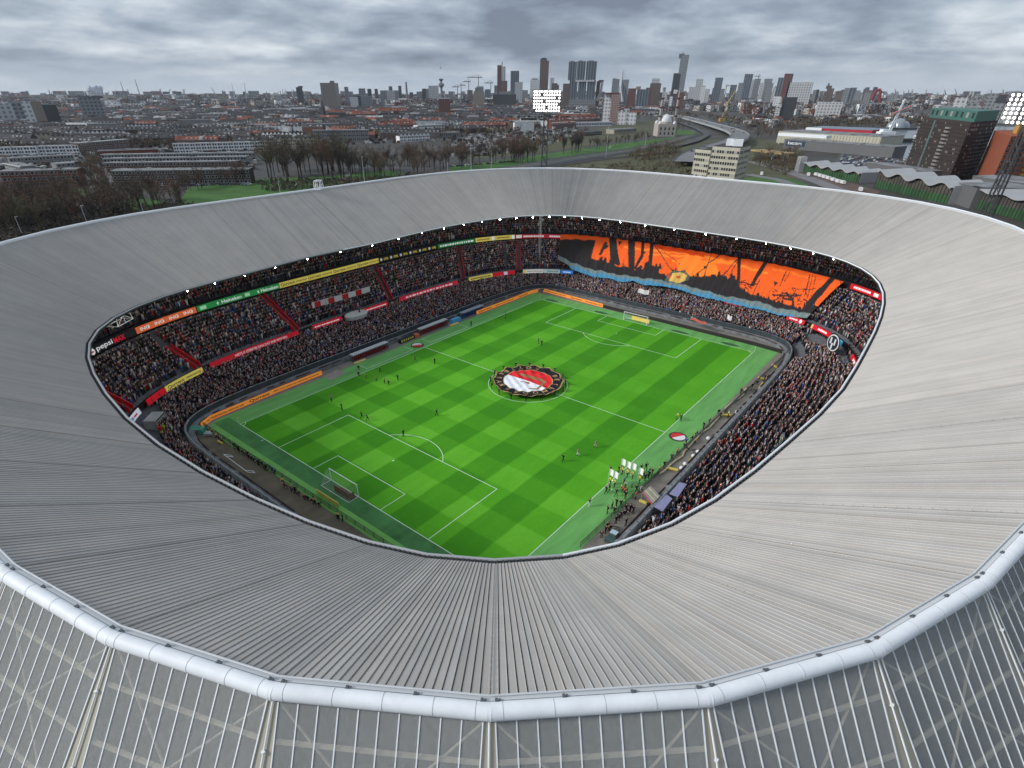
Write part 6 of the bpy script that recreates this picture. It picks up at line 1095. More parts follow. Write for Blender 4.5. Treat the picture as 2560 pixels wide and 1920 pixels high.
for a, b, hw, st, wl, rf_ in SMALL:
    n_ = max(1, int(np.linalg.norm(b - a) / random.uniform(14, 40)))
    for k in range(n_): simple(a + (b - a) * (k / n_), a + (b - a) * ((k + .97) / n_), hw * random.uniform(.85, 1.25), st, wl if random.random() < .6 else random.choice(WI_), rf_ if random.random() < .6 else random.choice(('slate', 'dark', 'dark', 'flat', 'orange', 'light')))
for poly, n_, hh in (([(0, 262), (1640, 258), (1640, 268), (0, 276)], 700, (8, 20)), ([(0, 250), (2560, 250), (2560, 257), (0, 258)], 700, (8, 26)), ([(0, 242), (2560, 242), (2560, 249), (0, 249)], 500, (10, 38)), ([(1640, 260), (2560, 256), (2560, 276), (1960, 290), (1700, 276)], 420, (7, 18)), ([(2040, 300), (2330, 292), (2330, 300), (2060, 312)], 40, (5, 9)), ([(1840, 300), (1960, 306), (1960, 322), (1880, 320)], 20, (4, 8))):
    for x, y in inarea(n_, poly):
        a = np.array([x, y]); t = random.uniform(-.9, .4); L = random.uniform(14, 55) * (1.6 if hh[1] > 20 else 1); simple(a, a + np.array([math.cos(t), math.sin(t)]) * L, random.uniform(*hh) if random.random() < .8 else hh[1] * 1.3, random.choice(('flat', 'flat', 'pitch')), random.choice(('brown', 'dark', 'white', 'grey', 'grey', 'red', 'cream')), random.choice(('slate', 'slate', 'flat', 'light', 'orange', 'dark', 'dark')), random.uniform(10, 20))
far.build('far_houses', MT, None, label='mass of small far houses and blocks reaching to the horizon', kind='stuff')
# ------------------------------------------------------------------ towers of the far skyline and the nearer large buildings
def wmat(name, wall, glass, fw=3.2, fh=3.3, du=.62, dv=.55, rough=.5):
    """facade seen from far: rows of windows by place, wall and glass colours"""
    if name in MATS: return MATS[name]
    m = bpy.data.materials.new(name); m.use_nodes = True; t = m.node_tree; b = t.nodes['Principled BSDF']; g = t.nodes.new('ShaderNodeNewGeometry'); s = t.nodes.new('ShaderNodeSeparateXYZ'); t.links.new(g.outputs['Position'], s.inputs[0]); M = lambda op, a, c=None, clamp=False: mth(op, a, c, t, clamp)
    h = M('ADD', M('MULTIPLY', s.outputs[0], .62), M('MULTIPLY', s.outputs[1], -.78)); a = M('LESS_THAN', M('FRACT', M('DIVIDE', h, fw)), du); c = M('LESS_THAN', M('FRACT', M('DIVIDE', s.outputs[2], fh)), dv); nz = t.nodes.new('ShaderNodeTexNoise'); nz.inputs['Scale'].default_value = .05; t.links.new(g.outputs['Position'], nz.inputs['Vector'])
    sn = t.nodes.new('ShaderNodeSeparateXYZ'); t.links.new(g.outputs['Normal'], sn.inputs[0]); up_ = M('LESS_THAN', sn.outputs[2], .5)
    x = t.nodes.new('ShaderNodeMixRGB'); t.links.new(M('MULTIPLY', M('MULTIPLY', M('MULTIPLY', a, c), up_), M('ADD', M('MULTIPLY', nz.outputs[0], .8), .5, True)), x.inputs[0]); x.inputs[1].default_value = (*wall, 1); x.inputs[2].default_value = (*glass, 1); t.links.new(x.outputs[0], b.inputs['Base Color']); b.inputs['Roughness'].default_value = rough; MATS[name] = m; return m
def gy(D):  # photo row of ground at distance D, near the image centre
    return pix((*(EYE[:2] + np.array([math.cos(PAN), math.sin(PAN)]) * D), 0))[1]
def topz(px, y, D): return AT(px, y, D)[2]
def blk(g, nm, x0, x1, yt, D, m_, dep=None, yb=None, yt1=None, name_z0=None, x2=None):
    """volume between columns x0..x1 (at mid height), top at row yt; x2: column of the far right corner when a side face shows"""
    yb_ = yb if yb is not None else gy(D); ym = (yt + yb_) / 2; L_, R_2 = AT(x0, ym, D)[:2], AT(x1, ym, D)[:2]; w = R_2 - L_; n = np.array([-w[1], w[0]]) / np.linalg.norm(w); n = n if n @ (L_ - EYE[:2]) > 0 else -n; dep = dep or np.linalg.norm(w) * .8
    z1 = topz((x0 + x1) / 2, yt, D); z0 = topz((x0 + x1) / 2, yb, D) if yb is not None else 0.0; c0, c1 = R_2 + n * dep, L_ + n * dep
    if x2 is not None: f = AT(x2, ym, D + dep)[:2]; c0 = f; c1 = L_ + (f - R_2)
    zz = (z1, z1 if yt1 is None else topz(x1, yt1, D)); m = MB(); q = [tuple(L_), tuple(R_2), tuple(c0), tuple(c1)]; hs = (zz[0], zz[1], zz[1], zz[0]); m.add([(*p, z0) for p in q] + [(*p, h) for p, h in zip(q, hs)], ((0, 1, 5, 4), (1, 2, 6, 5), (2, 3, 7, 6), (3, 0, 4, 7), (4, 5, 6, 7), (3, 2, 1, 0))); return m.build(nm, m_, g)
GLS = wmat('slate glass tower', (.15, .175, .20), (.045, .06, .08), 9, 3.6, .6, 1.1); GRY = wmat('grey tower', (.24, .25, .26), (.07, .08, .095), 7, 6.6, .6, .55); BRN = wmat('brown tower', (.15, .105, .085), (.045, .04, .04), 7, 6.6, .55, .55); LGT = wmat('pale tower', (.50, .51, .52), (.15, .17, .19), 7, 7, .5, .6); WHTM = wmat('white tower', (.66, .67, .68), (.22, .24, .27), 6, 6.4, .5, .5); DRK = wmat('dark tower', (.045, .048, .055), (.025, .03, .036)); REDB = wmat('red brown tower', (.16, .055, .042), (.05, .04, .04)); TAN = wmat('tan slab', (.27, .225, .19), (.17, .15, .13), 2.6, 3.0, .5, .5)
def tower(label, D, *parts, name='tower', cat='tower'):
    g = thing(name, label, cat); c = AT((parts[0][1] + parts[0][2]) / 2, 240, D); g.location = (0, 0, 0)
    for p in parts: nm, x0, x1, yt, m_ = p[:5]; blk(g, nm, x0, x1, yt, D, m_, **(p[5] if len(p) > 5 else {}))
    return g
T = tower
T('grey slab flats with balcony rows at the far left edge', 1500, ('slab', -20, 40, 258, LGT), ('slab', 28, 72, 256, GRY, {'dep': 14})); T('tan end wall block with dark wing beside the left slab flats', 1350, ('end_wall', 84, 112, 253, TAN), ('stair_shaft', 60, 84, 254, WHTM), ('wing', 112, 148, 262, DRK)); T('wide grey ribbed slab left of the harbour cranes', 1700, ('slab', 200, 256, 243, GRY, {'dep': 16}), ('roof_edge', 198, 258, 241, DRK, {'yb': 244, 'dep': 18}))
T('dark slim tower left of the big tan block', 2900, ('block', 743, 759, 218, DRK), ('roof_cap', 745, 757, 215, DRK, {'yb': 219})); T('big tan office block with grey side in the left skyline', 2300, ('front', 804, 840, 207, TAN, {'x2': 849, 'dep': 60}), ('roof_box', 824, 836, 202, GRY, {'yb': 208})); T('thin dark slab right of the big tan block', 2900, ('block', 863, 873, 217, GRY)); T('white silo block with brown grey neighbour wing', 2300, ('silo', 877, 896, 243, WHTM), ('core', 896, 903, 240, DRK), ('wing', 903, 930, 240, GRY))
T('dark blocks pair behind the white silo', 3000, ('block', 898, 915, 221, GRY), ('block', 920, 930, 222, DRK), ('block', 938, 946, 222, REDB)); T('three grey slabs with a white striped middle', 2700, ('slab', 952, 968, 226, GRY), ('slab', 968, 988, 226, LGT), ('slab', 988, 998, 226, GRY)); T('dark low block left of the needle tower', 3400, ('block', 1042, 1054, 229, GRY), ('block', 1060, 1072, 222, GRY), ('block', 1072, 1097, 214, LGT)); T('brown block of flats with regular balconies below the needle tower', 1700, ('block', 1097, 1126, 247, REDB), ('roof_edge', 1097, 1126, 245, WHTM, {'yb': 247}))
g = thing('chimney', 'thin dark chimney in the middle of the left skyline', 'chimney'); a = AT(1017, 235, 3200)[:2]; m = MB(); m.tube([(*a, 0), (*a, topz(1016, 205, 3200))], 6, 8, r2=4); m.build('stack', pm('grey concrete far', (.16, .16, .17), rough=.9), g)
g = thing('needle_tower', 'observation tower with round pod on a thin shaft', 'tower'); D = 3600; a = AT(1103.5, 222, D)[:2]; h = topz(1103, 198, D); m = MB(); m.tube([(*a, 0), (*a, h)], 7, 10, r2=5); m.build('shaft', MATS['grey concrete far'], g); m = MB(); m.lathe((*a, h), ((7, -38), (15, -30), (15, -22), (8, -16)), 14); m.build('pod', MATS['grey concrete far'], g); m = MB(); m.lathe((*a, h), ((6, -8), (12, -4), (12, 0), (4, 3)), 12); m.build('crown', DRK, g)
T('concrete core building under construction by the tower cranes', 2300, ('core', 1184, 1211, 228, TAN), ('upper_core', 1192, 1209, 216, GRY, {'yb': 229})); T('dark office block below the red and white tower', 2500, ('block', 1232, 1290, 236, DRK), ('roof_box', 1248, 1280, 229, GRY, {'yb': 237})); T('tall tower half red brown half white beside the cranes', 2700, ('red_half', 1243, 1254, 163, REDB), ('white_half', 1254, 1264, 166, LGT, {'yb': 202}), ('base', 1252, 1268, 202, BRN), ('mast', 1254.5, 1256.5, 155, DRK, {'yb': 164}))
T('slate glass tower left of the lit floodlight', 2900, ('upper', 1276, 1297, 177, GLS), ('lower', 1281, 1306, 205, LGT)); T('pale office slab behind the tall brown tower', 3000, ('slab', 1325, 1347, 199, WHTM), ('roof_box', 1330, 1345, 196, GRY, {'yb': 200})); T('tall brown tower with stepped crown left of centre', 2500, ('shaft', 1348.5, 1370, 152, BRN), ('crown', 1351, 1368, 147, BRN, {'yb': 153}), ('cap', 1354, 1366, 144.5, DRK, {'yb': 148})); T('pale slim tower right of the brown tower', 2900, ('block', 1374, 1384, 195, LGT)); T('round drum block between the brown and the triple tower', 2400, ('drum', 1378, 1396, 212, BRN), ('drum_cap', 1380, 1394, 208, BRN, {'yb': 213})); T('dark narrow tower left of the triple tower', 2250, ('block', 1406, 1423, 209, BRN))
g = T('wide grey triple tower with shifted upper blocks', 2350, ('lower_block', 1422, 1442, 200, GLS), ('lower_block', 1444, 1464, 200, GLS), ('lower_block', 1466, 1487, 200, GLS)); 
for x0, x1, y in ((1421, 1441, 154), (1442, 1463, 153), (1465, 1491, 153)): blk(g, 'upper_block', x0, x1, y, 2350, GLS, yb=200.5); blk(g, 'roof_box', x0 + 6, x1 - 6, y - 2, 2350, GRY, yb=y + 1)
blk(g, 'terrace_band', 1438, 1486, 200, 2345, WHTM, yb=204); blk(g, 'plinth', 1420, 1489, 248, 2340, GRY)
g = thing('swan_bridge', 'white bent bridge pylon with stay cables right of the triple tower', 'bridge'); D = 2700; q = [AT(x, y, D) for x, y in ((1556, 254), (1552, 220), (1556.5, 174))]; q2 = [AT(x, y, D) for x, y in ((1549, 254), (1551, 222), (1556.5, 180))]; MW = pm('white bridge steel', (.62, .64, .66), rough=.5); m = MB(); m.tube([tuple(p) for p in q], 5, 6, r2=2.5); m.tube([tuple(p) for p in q2], 4, 6, r2=2.5); m.build('pylon', MW, g); m = MB()
for k in range(6): m.tube([tuple(AT(1556 - .3 * k, 178 + 4 * k, D)), tuple(AT(1610 - 5 * k, 254, D))], .5, 3)
m.build('stay_cables', MW, g)
g = thing('gantry_block', 'brown office block raised on a leaning white leg beside the triple tower', 'building'); blk(g, 'tower', 1489, 1498, 203, 2400, REDB); blk(g, 'arm', 1496, 1509, 200, 2400, REDB, yb=207); m = MB(); m.tube([tuple(AT(1506, 204, 2390)), tuple(AT(1502, 230, 2390)), tuple(AT(1492, 252, 2390))], 5, 6); m.build('leg', MW, g)
T('dark twin tower left of the white pylon', 2800, ('block', 1528, 1546, 198, GRY), ('roof_box', 1532, 1542, 196, GRY, {'yb': 199})); T('grey slanted tower right of the white pylon', 2800, ('block', 1551, 1569, 199, GLS), ('block', 1546, 1552, 215, DRK)); T('low office group with brown and blue facades', 2300, ('brown_wing', 1568, 1588, 221, REDB), ('glass_wing', 1590, 1624, 223, GLS), ('roof_box', 1590, 1602, 216, TAN, {'yb': 224}), ('brown_wing', 1612, 1628, 219, REDB)); T('brown residential tower with grey glass crown', 2400, ('shaft', 1622, 1649, 208, BRN), ('crown', 1630, 1649, 196, LGT, {'yb': 209}))
T('tallest slim glass tower leaning into the clouds with dark neighbour', 3600, ('shaft', 1694, 1714, 137, GRY), ('side', 1698, 1711, 134, GLS, {'yb': 146}), ('mast', 1706.5, 1708, 128, GRY, {'yb': 138})); T('dark glass tower in front of the tallest tower', 2600, ('shaft', 1678, 1696, 185, DRK), ('roof_step', 1684, 1697, 183, DRK, {'yb': 187})); T('red brown pair with raised roof below the tallest tower', 2300, ('block', 1688, 1709, 231, REDB), ('fin', 1684, 1694, 224, WHTM, {'yb': 234}), ('pillar', 1672, 1680, 241, WHTM)); T('cluster of three round white towers', 3000, ('round_tower', 1720, 1737, 217, LGT), ('tall_tower', 1736, 1753, 197, LGT), ('round_tower', 1747, 1761, 216, WHTM), ('round_tower', 1760, 1772, 222, LGT)); T('stepped blue grey tower right of the white cluster', 3100, ('upper', 1783, 1802, 194, GLS), ('lower', 1778, 1798, 220, GLS), ('wing', 1796, 1809, 222, GRY))
T('dark square tower beside the yellow crane', 3300, ('block', 1822, 1838, 212, GLS), ('tall_block', 1855, 1876, 185, GLS), ('mid_block', 1842, 1856, 207, GRY)); T('row of tall grey towers at the right of the centre skyline', 3400, ('tower_left', 1860, 1880, 199, LGT), ('tower_middle', 1880, 1896, 197, GRY), ('tower_right', 1896, 1912, 207, LGT), ('tower_end', 1905, 1925, 197, GRY)); T('dark stepped blocks left of the slanting brown tower', 3000, ('block', 1912, 1928, 208, GRY), ('block', 1928, 1944, 218, LGT)); T('slanting red brown tower beside the white cube', 2500, ('front', 1952, 1966, 184, REDB, {'x2': 1974, 'dep': 40}), ('grey_wing', 1938, 1953, 194, GLS)); T('white trapezoid building with a diagonal line', 2500, ('cube', 1968, 2026, 206, LGT, {'dep': 50})); T('small bright round tower in front of the grey towers', 2400, ('block', 1932, 1950, 241, WHTM))
g = T('black slab with white balcony ends and a blue light band', 1550, ('slab', 1953, 1988, 243, DRK), ('blue_band', 1955, 1980, 281, pm('blue glazed band', (.05, .16, .34), rough=.4), {'yb': 287, 'dep': 4}))
for k in range(11): blk(g, 'balcony', 1941 - .9 * k + 2, 1955 - .9 * k, 246 + 5 * k, 1545, WHTM, yb=248.4 + 5 * k, dep=10)
T('dark blocks between the white cube and the pointed tower', 2900, ('block', 2028, 2040, 225, GRY), ('block', 2034, 2044, 224, DRK)); T('pointed brown tower with white details', 2700, ('shaft', 2062, 2080, 221, BRN), ('shoulder', 2065, 2080, 214, BRN, {'yb': 222}), ('spire', 2070, 2074, 208, DRK, {'yb': 215})); T('grey leaning pair of towers left of the red bridge pylon', 2600, ('tower', 2105, 2120, 220, GRY), ('tower', 2120, 2136, 219, GLS)); T('small grey blocks left of the red bridge pylon', 3000, ('block', 2135, 2152, 231, GRY), ('block', 2157, 2174, 231, GRY)); T('small block right of the red bridge pylon', 3200, ('block', 2218, 2236, 236, GRY)); T('long white roofed hall below the pointed tower', 1900, ('hall', 2040, 2104, 256, LGT, {'dep': 60}))
g = thing('red_bridge_pylon', 'dark red bridge pylon shaped like an inverted V', 'bridge'); D = 2400; m = MB(); MR = pm('dark red steel', (.22, .03, .035), rough=.6)
for p, q in (((2178, 250), (2191, 225)), ((2198, 262), (2201, 226)), ((2191, 225), (2203, 225))): m.tube([tuple(AT(*p, D)), tuple(AT(*q, D))], 4.5, 6)
m.build('frame', MR, g)
T('tall dark towers above the right dark brown block', 1900, ('tower', 2460, 2486, 233, GRY), ('tower', 2489, 2510, 237, DRK)); T('row of grey flats behind the turquoise roof', 1500, ('flat', 2350, 2375, 259, GRY), ('flat', 2380, 2405, 260, LGT), ('flat', 2410, 2440, 258, GRY), ('flat', 2330, 2348, 262, LGT)); T('second row of grey flats at the right horizon', 1700, ('flat', 2480, 2505, 258, GRY), ('flat', 2508, 2540, 260, LGT), ('flat', 2380, 2412, 244, LGT), ('flat', 2414, 2440, 246, GRY))
g = thing('church', 'dark pointed church tower in the left housing district', 'church'); D = 1490; a = AT(806, 275, D); b = AT(808, 302, D); h = topz(798, 245, D); m = MB(); m.box((a[0], a[1], h * .3), (9, 9, h * .6), .4); m.build('tower', DRK, g); m = MB(); m.lathe((a[0], a[1], h * .6), ((6.2, 0), (4, h * .12), (.3, h * .4)), 8); m.build('spire', DRK, g); m = MB(); m.box((a[0] + 22, a[1] - 22, 8), (46, 16, 16), -.75, top=.8); m.build('nave', DRK, g)
g = thing('apartment_tower', 'tall flats with white and brown window grid right of the floodlight', 'flats'); blk(g, 'white_side', 1508, 1526, 233, 1357, WHTM, dep=16); blk(g, 'brown_side', 1526, 1548, 233, 1350, wmat('brown white grid', (.20, .075, .055), (.50, .50, .48), 3.4, 3.2, .55, .55), dep=16); blk(g, 'roof_edge', 1508, 1549, 231.5, 1349, REDB, yb=233.5, dep=17)
T('stepped white block with dark balconies beside the tall flats', 1300, ('wing', 1545, 1566, 280, WHTM), ('tall_wing', 1558, 1572, 272, LGT), ('wing', 1570, 1590, 282, WHTM), name='flats', cat='flats')
for k in range(44):
    x = random.uniform(1570, 2180) if k < 30 else random.uniform(960, 1330); w_ = random.uniform(6, 15); blk_g = thing('tower', 'small grey tower block in the dense background of the skyline', 'tower', 'background towers of the skyline'); blk(blk_g, 'block', x, x + w_, random.uniform(212, 236), random.uniform(3000, 4300), random.choice((GRY, GRY, LGT, GLS, BRN, DRK)))
# mosque
g = thing('mosque', 'white domed mosque with two tall banded minarets', 'mosque'); D = 984; c = AT(1662, 320, D)[:2]; rv = np.array([_r[0], _r[1]]); fv = np.array([_f[0], _f[1]]); fv /= np.linalg.norm(fv); an = math.atan2(rv[1], rv[0]); MS = pm('pale stone', (.40, .36, .33), rough=.85, var=.1, scale=.2); MDm = pm('white dome', (.70, .70, .72), rough=.45)
m = MB(); m.box((*c, 8), (26, 26, 16), an); m.build('body', MS, g); m = MB(); m.lathe((*c, 16), ((8.5, 0), (8.5, 2.5)), 16); m.build('drum', MS, g); m = MB(); m.lathe((*c, 18.5), [(8.3 * math.cos(t), 9.5 * math.sin(t)) for t in np.linspace(0, 1.5, 9)] + [(.3, 11.5)], 18); m.build('dome', MDm, g)
for sx, sy in ((-1, -1), (1, -1), (-1, 1), (1, 1)): p = c + rv * 10.5 * sx + fv * 10.5 * sy; m = MB(); m.lathe((*p, 16), ((2.4, 0), (2.2, 2.2), (.2, 4)), 10); m.build('small_dome', MDm, g)
for x, sg in ((1649, 0), (1688, 1)):
    p = AT(x, 300, D + (10 if sg else -4))[:2]; m = MB(); m.lathe((*p, 0), ((2.6, 0), (2.4, 24), (1.7, 24.1), (1.6, 46), (1.1, 46.1), (1.0, 52), (.1, 60)), 10); mi = m.build('minaret', MS, g)
    for z in (24, 35, 46): m = MB(); m.lathe((*p, z), ((1.8, 0), (3, 1.2), (3, 2.2), (1.7, 2.3)), 10); m.build('balcony', pm('brown band', (.11, .07, .05), rough=.8), mi)
for k in range(4):
    for z in (4, 10): q = c - fv * 13.05 + rv * (-9 + 6 * k); m = MB(); m.box((*q, z), (2.0, .2, 3.6), an); m.build('window', M_GLASS, g)
# pale office block just beyond the rim
def facade(g, P_, Q_, z0, z1, fl, bays, frame, glass, ww=.7, wh=.5, sill=.3, nm='window', alt=None):
    rr_ = random.Random(bays)
    P_, Q_ = np.array(P_), np.array(Q_); d = (Q_ - P_); L = np.linalg.norm(d); d /= L; n = np.array([d[1], -d[0]]); a = MB(); fh = (z1 - z0) / fl; bw = L / bays; rz = math.atan2(d[1], d[0]); fr = MB()
    for f in range(fl):
        for k in range(bays): c = P_ + d * (bw * (k + .5)) + n * .06; z = z0 + fh * (f + sill + wh / 2); fr.box((*c, z), (bw * ww + .3, .14, fh * wh + .3), rz); c2 = c + n * .075; a.add([(*(c2 - d * bw * ww / 2), z - fh * wh / 2), (*(c2 + d * bw * ww / 2), z - fh * wh / 2), (*(c2 + d * bw * ww / 2), z + fh * wh / 2), (*(c2 - d * bw * ww / 2), z + fh * wh / 2)], ((0, 1, 2, 3),), int(rr_.random() < .16))
    fr.build(nm + '_frame', frame, g, kind='stuff'); a.build(nm + '_pane', [glass, pm('pale curtain', (.34, .33, .31), rough=.6)], g, kind='stuff')
def polyblk(g, nm, pts_, z1, m_, z0=0): mm_ = MB(); mm_.prism([tuple(p[:2]) for p in pts_], z0, z1); return mm_.build(nm, m_, g)
MCR = pm('cream cladding', (.47, .45, .36), rough=.8, var=.08, scale=.2); g = thing('office_block', 'cream office block with ribbon windows standing just beyond the far rim', 'office'); D = 440
for (xa, ya), (xb, yb), (xc, yc), yt, D_, roofx in (((1733, 407), (1771, 410), (1790, 405), 376, 452, 1750), ((1774, 409), (1843, 409), (1868, 405), 370, 440, 1808)):
    a, b, c = AT(xa, ya, D_), AT(xb, yb, D_ - 8), AT(xc, yc, D_ + 14); d = a[:2] + c[:2] - b[:2]; h = topz(xb, yt, D_ - 8); polyblk(g, 'wing', (a, b, c, d), h, MCR); facade(g, a[:2], b[:2], h - 21, h - 1.2, 6, int(np.linalg.norm(b - a) / 1.7), MCR, M_GLASS, .74, .46); facade(g, b[:2], c[:2], h - 21, h - 1.2, 6, int(np.linalg.norm(c - b) / 1.7), MCR, M_GLASS, .74, .46)
    m = MB(); P4 = [np.array(p[:2]) for p in (a, b, c, d)]; ce = sum(P4) / 4; m.prism([tuple(ce + (p - ce) * .97) for p in P4], h, h + .35); m.build('roof', MATS['roof dark'], g)
    for k, (fx, fy, w_) in enumerate(((.45, .5, 8), (.72, .45, 7))) if roofx > 1790 else (): q = a[:2] + (b[:2] - a[:2]) * fx + (c[:2] - b[:2]) * fy; m = MB(); m.box((*q, h + 2), (w_, 6, 4), .3); m.build('plant_room', M_WHITE, g)
# dark brown and orange residential blocks at right
MBR = pm('dark brown brick', (.052, .036, .031), rough=.9, var=.15, scale=.1); MTQ = pm('turquoise cladding', (.060, .165, .138), rough=.6, var=.08, scale=.1); MLW = pm('dull window frame', (.26, .25, .24), rough=.6)
g = thing('apartment_block', 'dark brown apartment block with turquoise roof storey at the right', 'flats'); a, b, c = AT(2284, 356, 650)[:2], AT(2399, 380, 560)[:2], AT(2462, 378, 612)[:2]; d = a + c - b; h = topz(2424, 306, 560); polyblk(g, 'wall', (a, b, c, d), h, MBR); facade(g, a, b, 2, h - 1, 14, 34, MBR, M_GLASS, .42, .46); facade(g, b, c, 2, h - 1, 14, 16, MBR, M_GLASS, .6, .5)
q = [b + (a - b) * .93 + (c - b) * .12, b + (a - b) * .02 + (c - b) * .12, c + (a - b) * .02 - (c - b) * .05, d - (a - b) * .05 - (c - b) * .05]; polyblk(g, 'roof_storey', q, h + 6.5, MTQ, h); facade(g, q[0], q[1], h + .3, h + 6, 1, 9, MTQ, M_GLASS, .4, .6, nm='roof_window'); st = AT(2317, 352, 640)[:2]; e = (b - a) / np.linalg.norm(b - a); n_ = np.array([e[1], -e[0]]); p0 = a + e * np.linalg.norm(b - a) * .30; polyblk(g, 'glass_stair', [p0, p0 + e * 3.5, p0 + e * 3.5 + n_ * .5, p0 + n_ * .5], h - 1, pm('grey green glazing', (.10, .15, .145), rough=.3)); m = MB()
for f in range(13):
    for k in (.62, .66): p = a + (b - a) * k + n_ * .7; m.box((*p, 4 + f * (h - 4) / 14), (3.6, 1.5, 1.1), math.atan2(e[1], e[0]))
    p = a - e * .6; m.box((*p, 4 + f * (h - 4) / 14), (1.6, 1.5, .9), math.atan2(e[1], e[0]))
m.build('balcony', MLW, g, kind='stuff')
MOR = pm('orange brick', (.30, .085, .040), rough=.9, var=.12, scale=.1); MYE = pm('ochre cladding', (.56, .34, .07), rough=.7); g = thing('apartment_block', 'orange brick apartment block with ochre roof storey at the right edge', 'flats'); a, b, c = AT(2459, 389, 590)[:2], AT(2506, 392, 520)[:2], AT(2700, 398, 600)[:2]; d = a + c - b; h = topz(2536, 341, 520); polyblk(g, 'wall', (a, b, c, d), h, MOR); facade(g, b, c, 2, h - 1, 10, 22, MLW, M_GLASS, .62, .45); q = b + (c - b) * .12 + (a - b) * .3; ez = (c - b) / np.linalg.norm(c - b); ey = (a - b) / np.linalg.norm(a - b); polyblk(g, 'roof_storey', [q, q + ez * 24, q + ez * 24 + ey * 14, q + ey * 14], h + 6, MYE, h); n_ = np.array([ez[1], -ez[0]]); m = MB()
for f in range(9): p = b + ez * 34 + n_ * .8; m.box((*p, 4 + f * (h - 4) / 10), (16, 1.6, 1.4), math.atan2(ez[1], ez[0]))
m.build('balcony', MYE, g, kind='stuff')
# retail halls, wavy sports halls, petrol canopy
def hall(label, a, b, D0, D1, h, dep, m_, roof_m, name='hall', sign=None, ribs=0):
    g = thing(name, label, 'hall'); P_, Q_ = AT(*a, D0)[:2], AT(*b, D1)[:2]; d = (Q_ - P_) / np.linalg.norm(Q_ - P_); n = np.array([-d[1], d[0]]); n = n if n @ (P_ - EYE[:2]) > 0 else -n; L = np.linalg.norm(Q_ - P_); polyblk(g, 'wall', (P_, Q_, Q_ + n * dep, P_ + n * dep), h, m_); m = MB(); m.prism([tuple(p) for p in (P_ - d * .3 - n * .3, Q_ + d * .3 - n * .3, Q_ + d * .3 + n * dep, P_ - d * .3 + n * dep)], h, h + .4); m.build('roof', roof_m, g)
    m0 = None
    for k in range(ribs): c = P_ + d * (L * (k + .5) / ribs) - n * .25; m = MB(); m.box((*c, h / 2), (L / ribs * .45, .5, h * .96), math.atan2(d[1], d[0])); m.build('rib', MCR, g)
    if sign:
        s, u, w_, hh, cb_, cl = sign; c = P_ + d * L * u - n * .12; rz = math.atan2(d[1], d[0]); m = MB(); m.box((*c, h * .62), (w_, .16, hh), rz); sg = m.build('sign_panel', cb_, g)
        if s: V, F = text2d(s); V = V.copy(); V[:, 0] -= V[:, 0].mean(); V *= w_ * .72 / np.ptp(V[:, 0]); V[:, 1] -= V[:, 1].mean(); b_ = MB(); b_.add([(*(c + d * x - n * .1), h * .62 + y) for x, y in V], F); b_.build('lettering', cl, sg)
    return g
hall('long grey retail hall with a dark blue sign reading kwantum', (1958, 364), (2228, 396), 812, 748, 9.5, 22, pm('grey cladding', (.135, .135, .14), rough=.7, var=.08), MATS['roof flat'], sign=('kwantum', .12, 24, 5, pm('dark blue sign', (.02, .05, .09), rough=.5), M_WHITE)); hall('beige hall with vertical ribs behind the grey retail hall', (1943, 345), (2198, 362), 905, 840, 13, 50, MCR, MATS['roof flat'], ribs=34); g = hall('red fronted store with blue roof behind the beige hall', (2013, 331), (2178, 337), 1030, 1000, 12, 60, pm('shop red', (.42, .015, .03), rough=.6), pm('blue grey roof', (.20, .25, .31), rough=.6)); m = MB(); P_, Q_ = AT(2013, 328, 1026)[:2], AT(2052, 330, 1018)[:2]; m.box((*((P_ + Q_) / 2), 11), (np.linalg.norm(Q_ - P_), .4, 3.2), math.atan2(*(Q_ - P_)[::-1])); m.build('white_fascia', M_WHITE, g)
P_, Q_ = AT(1950, 343, 880)[:2], AT(2070, 352, 850)[:2]; m = MB(); m.box((*((P_ + Q_) / 2), 11), (np.linalg.norm(Q_ - P_), 12, 3), math.atan2(*(Q_ - P_)[::-1])); g = thing('white_canopy', 'white flat canopy along the front of the beige hall', 'canopy'); m.build('canopy', M_WHITE, g); [(lambda mm: (mm.tube([(*p, 0), (*p, 10)], .4, 5), mm.build('post', M_WHITE, g)))(MB()) for p in (P_, Q_)]
g = thing('petrol_canopy', 'tan flat petrol station canopy right of the office block', 'canopy'); P_, Q_ = AT(1893, 377, 690)[:2], AT(1976, 381, 660)[:2]; m = MB(); m.box((*((P_ + Q_) / 2), 6.5), (np.linalg.norm(Q_ - P_), 16, 1.3), math.atan2(*(Q_ - P_)[::-1])); m.build('roof', pm('tan fascia', (.45, .33, .16), rough=.6), g)
for k in (.15, .5, .85): c = P_ + (Q_ - P_) * k; m = MB(); m.tube([(*c, 0), (*c, 6)], .35, 6); m.build('post', M_WHITE, g)
MGG = pm('green glazed wall', (.040, .105, .040), rough=.3, var=.45, scale=.15, stretch=(1, 1, .2)); MBG = pm('brown tinted glazing', (.095, .085, .070), rough=.25, var=.3, scale=.2); MZN = pm('zinc roof', (.36, .37, .38), rough=.5, var=.08, scale=.1)
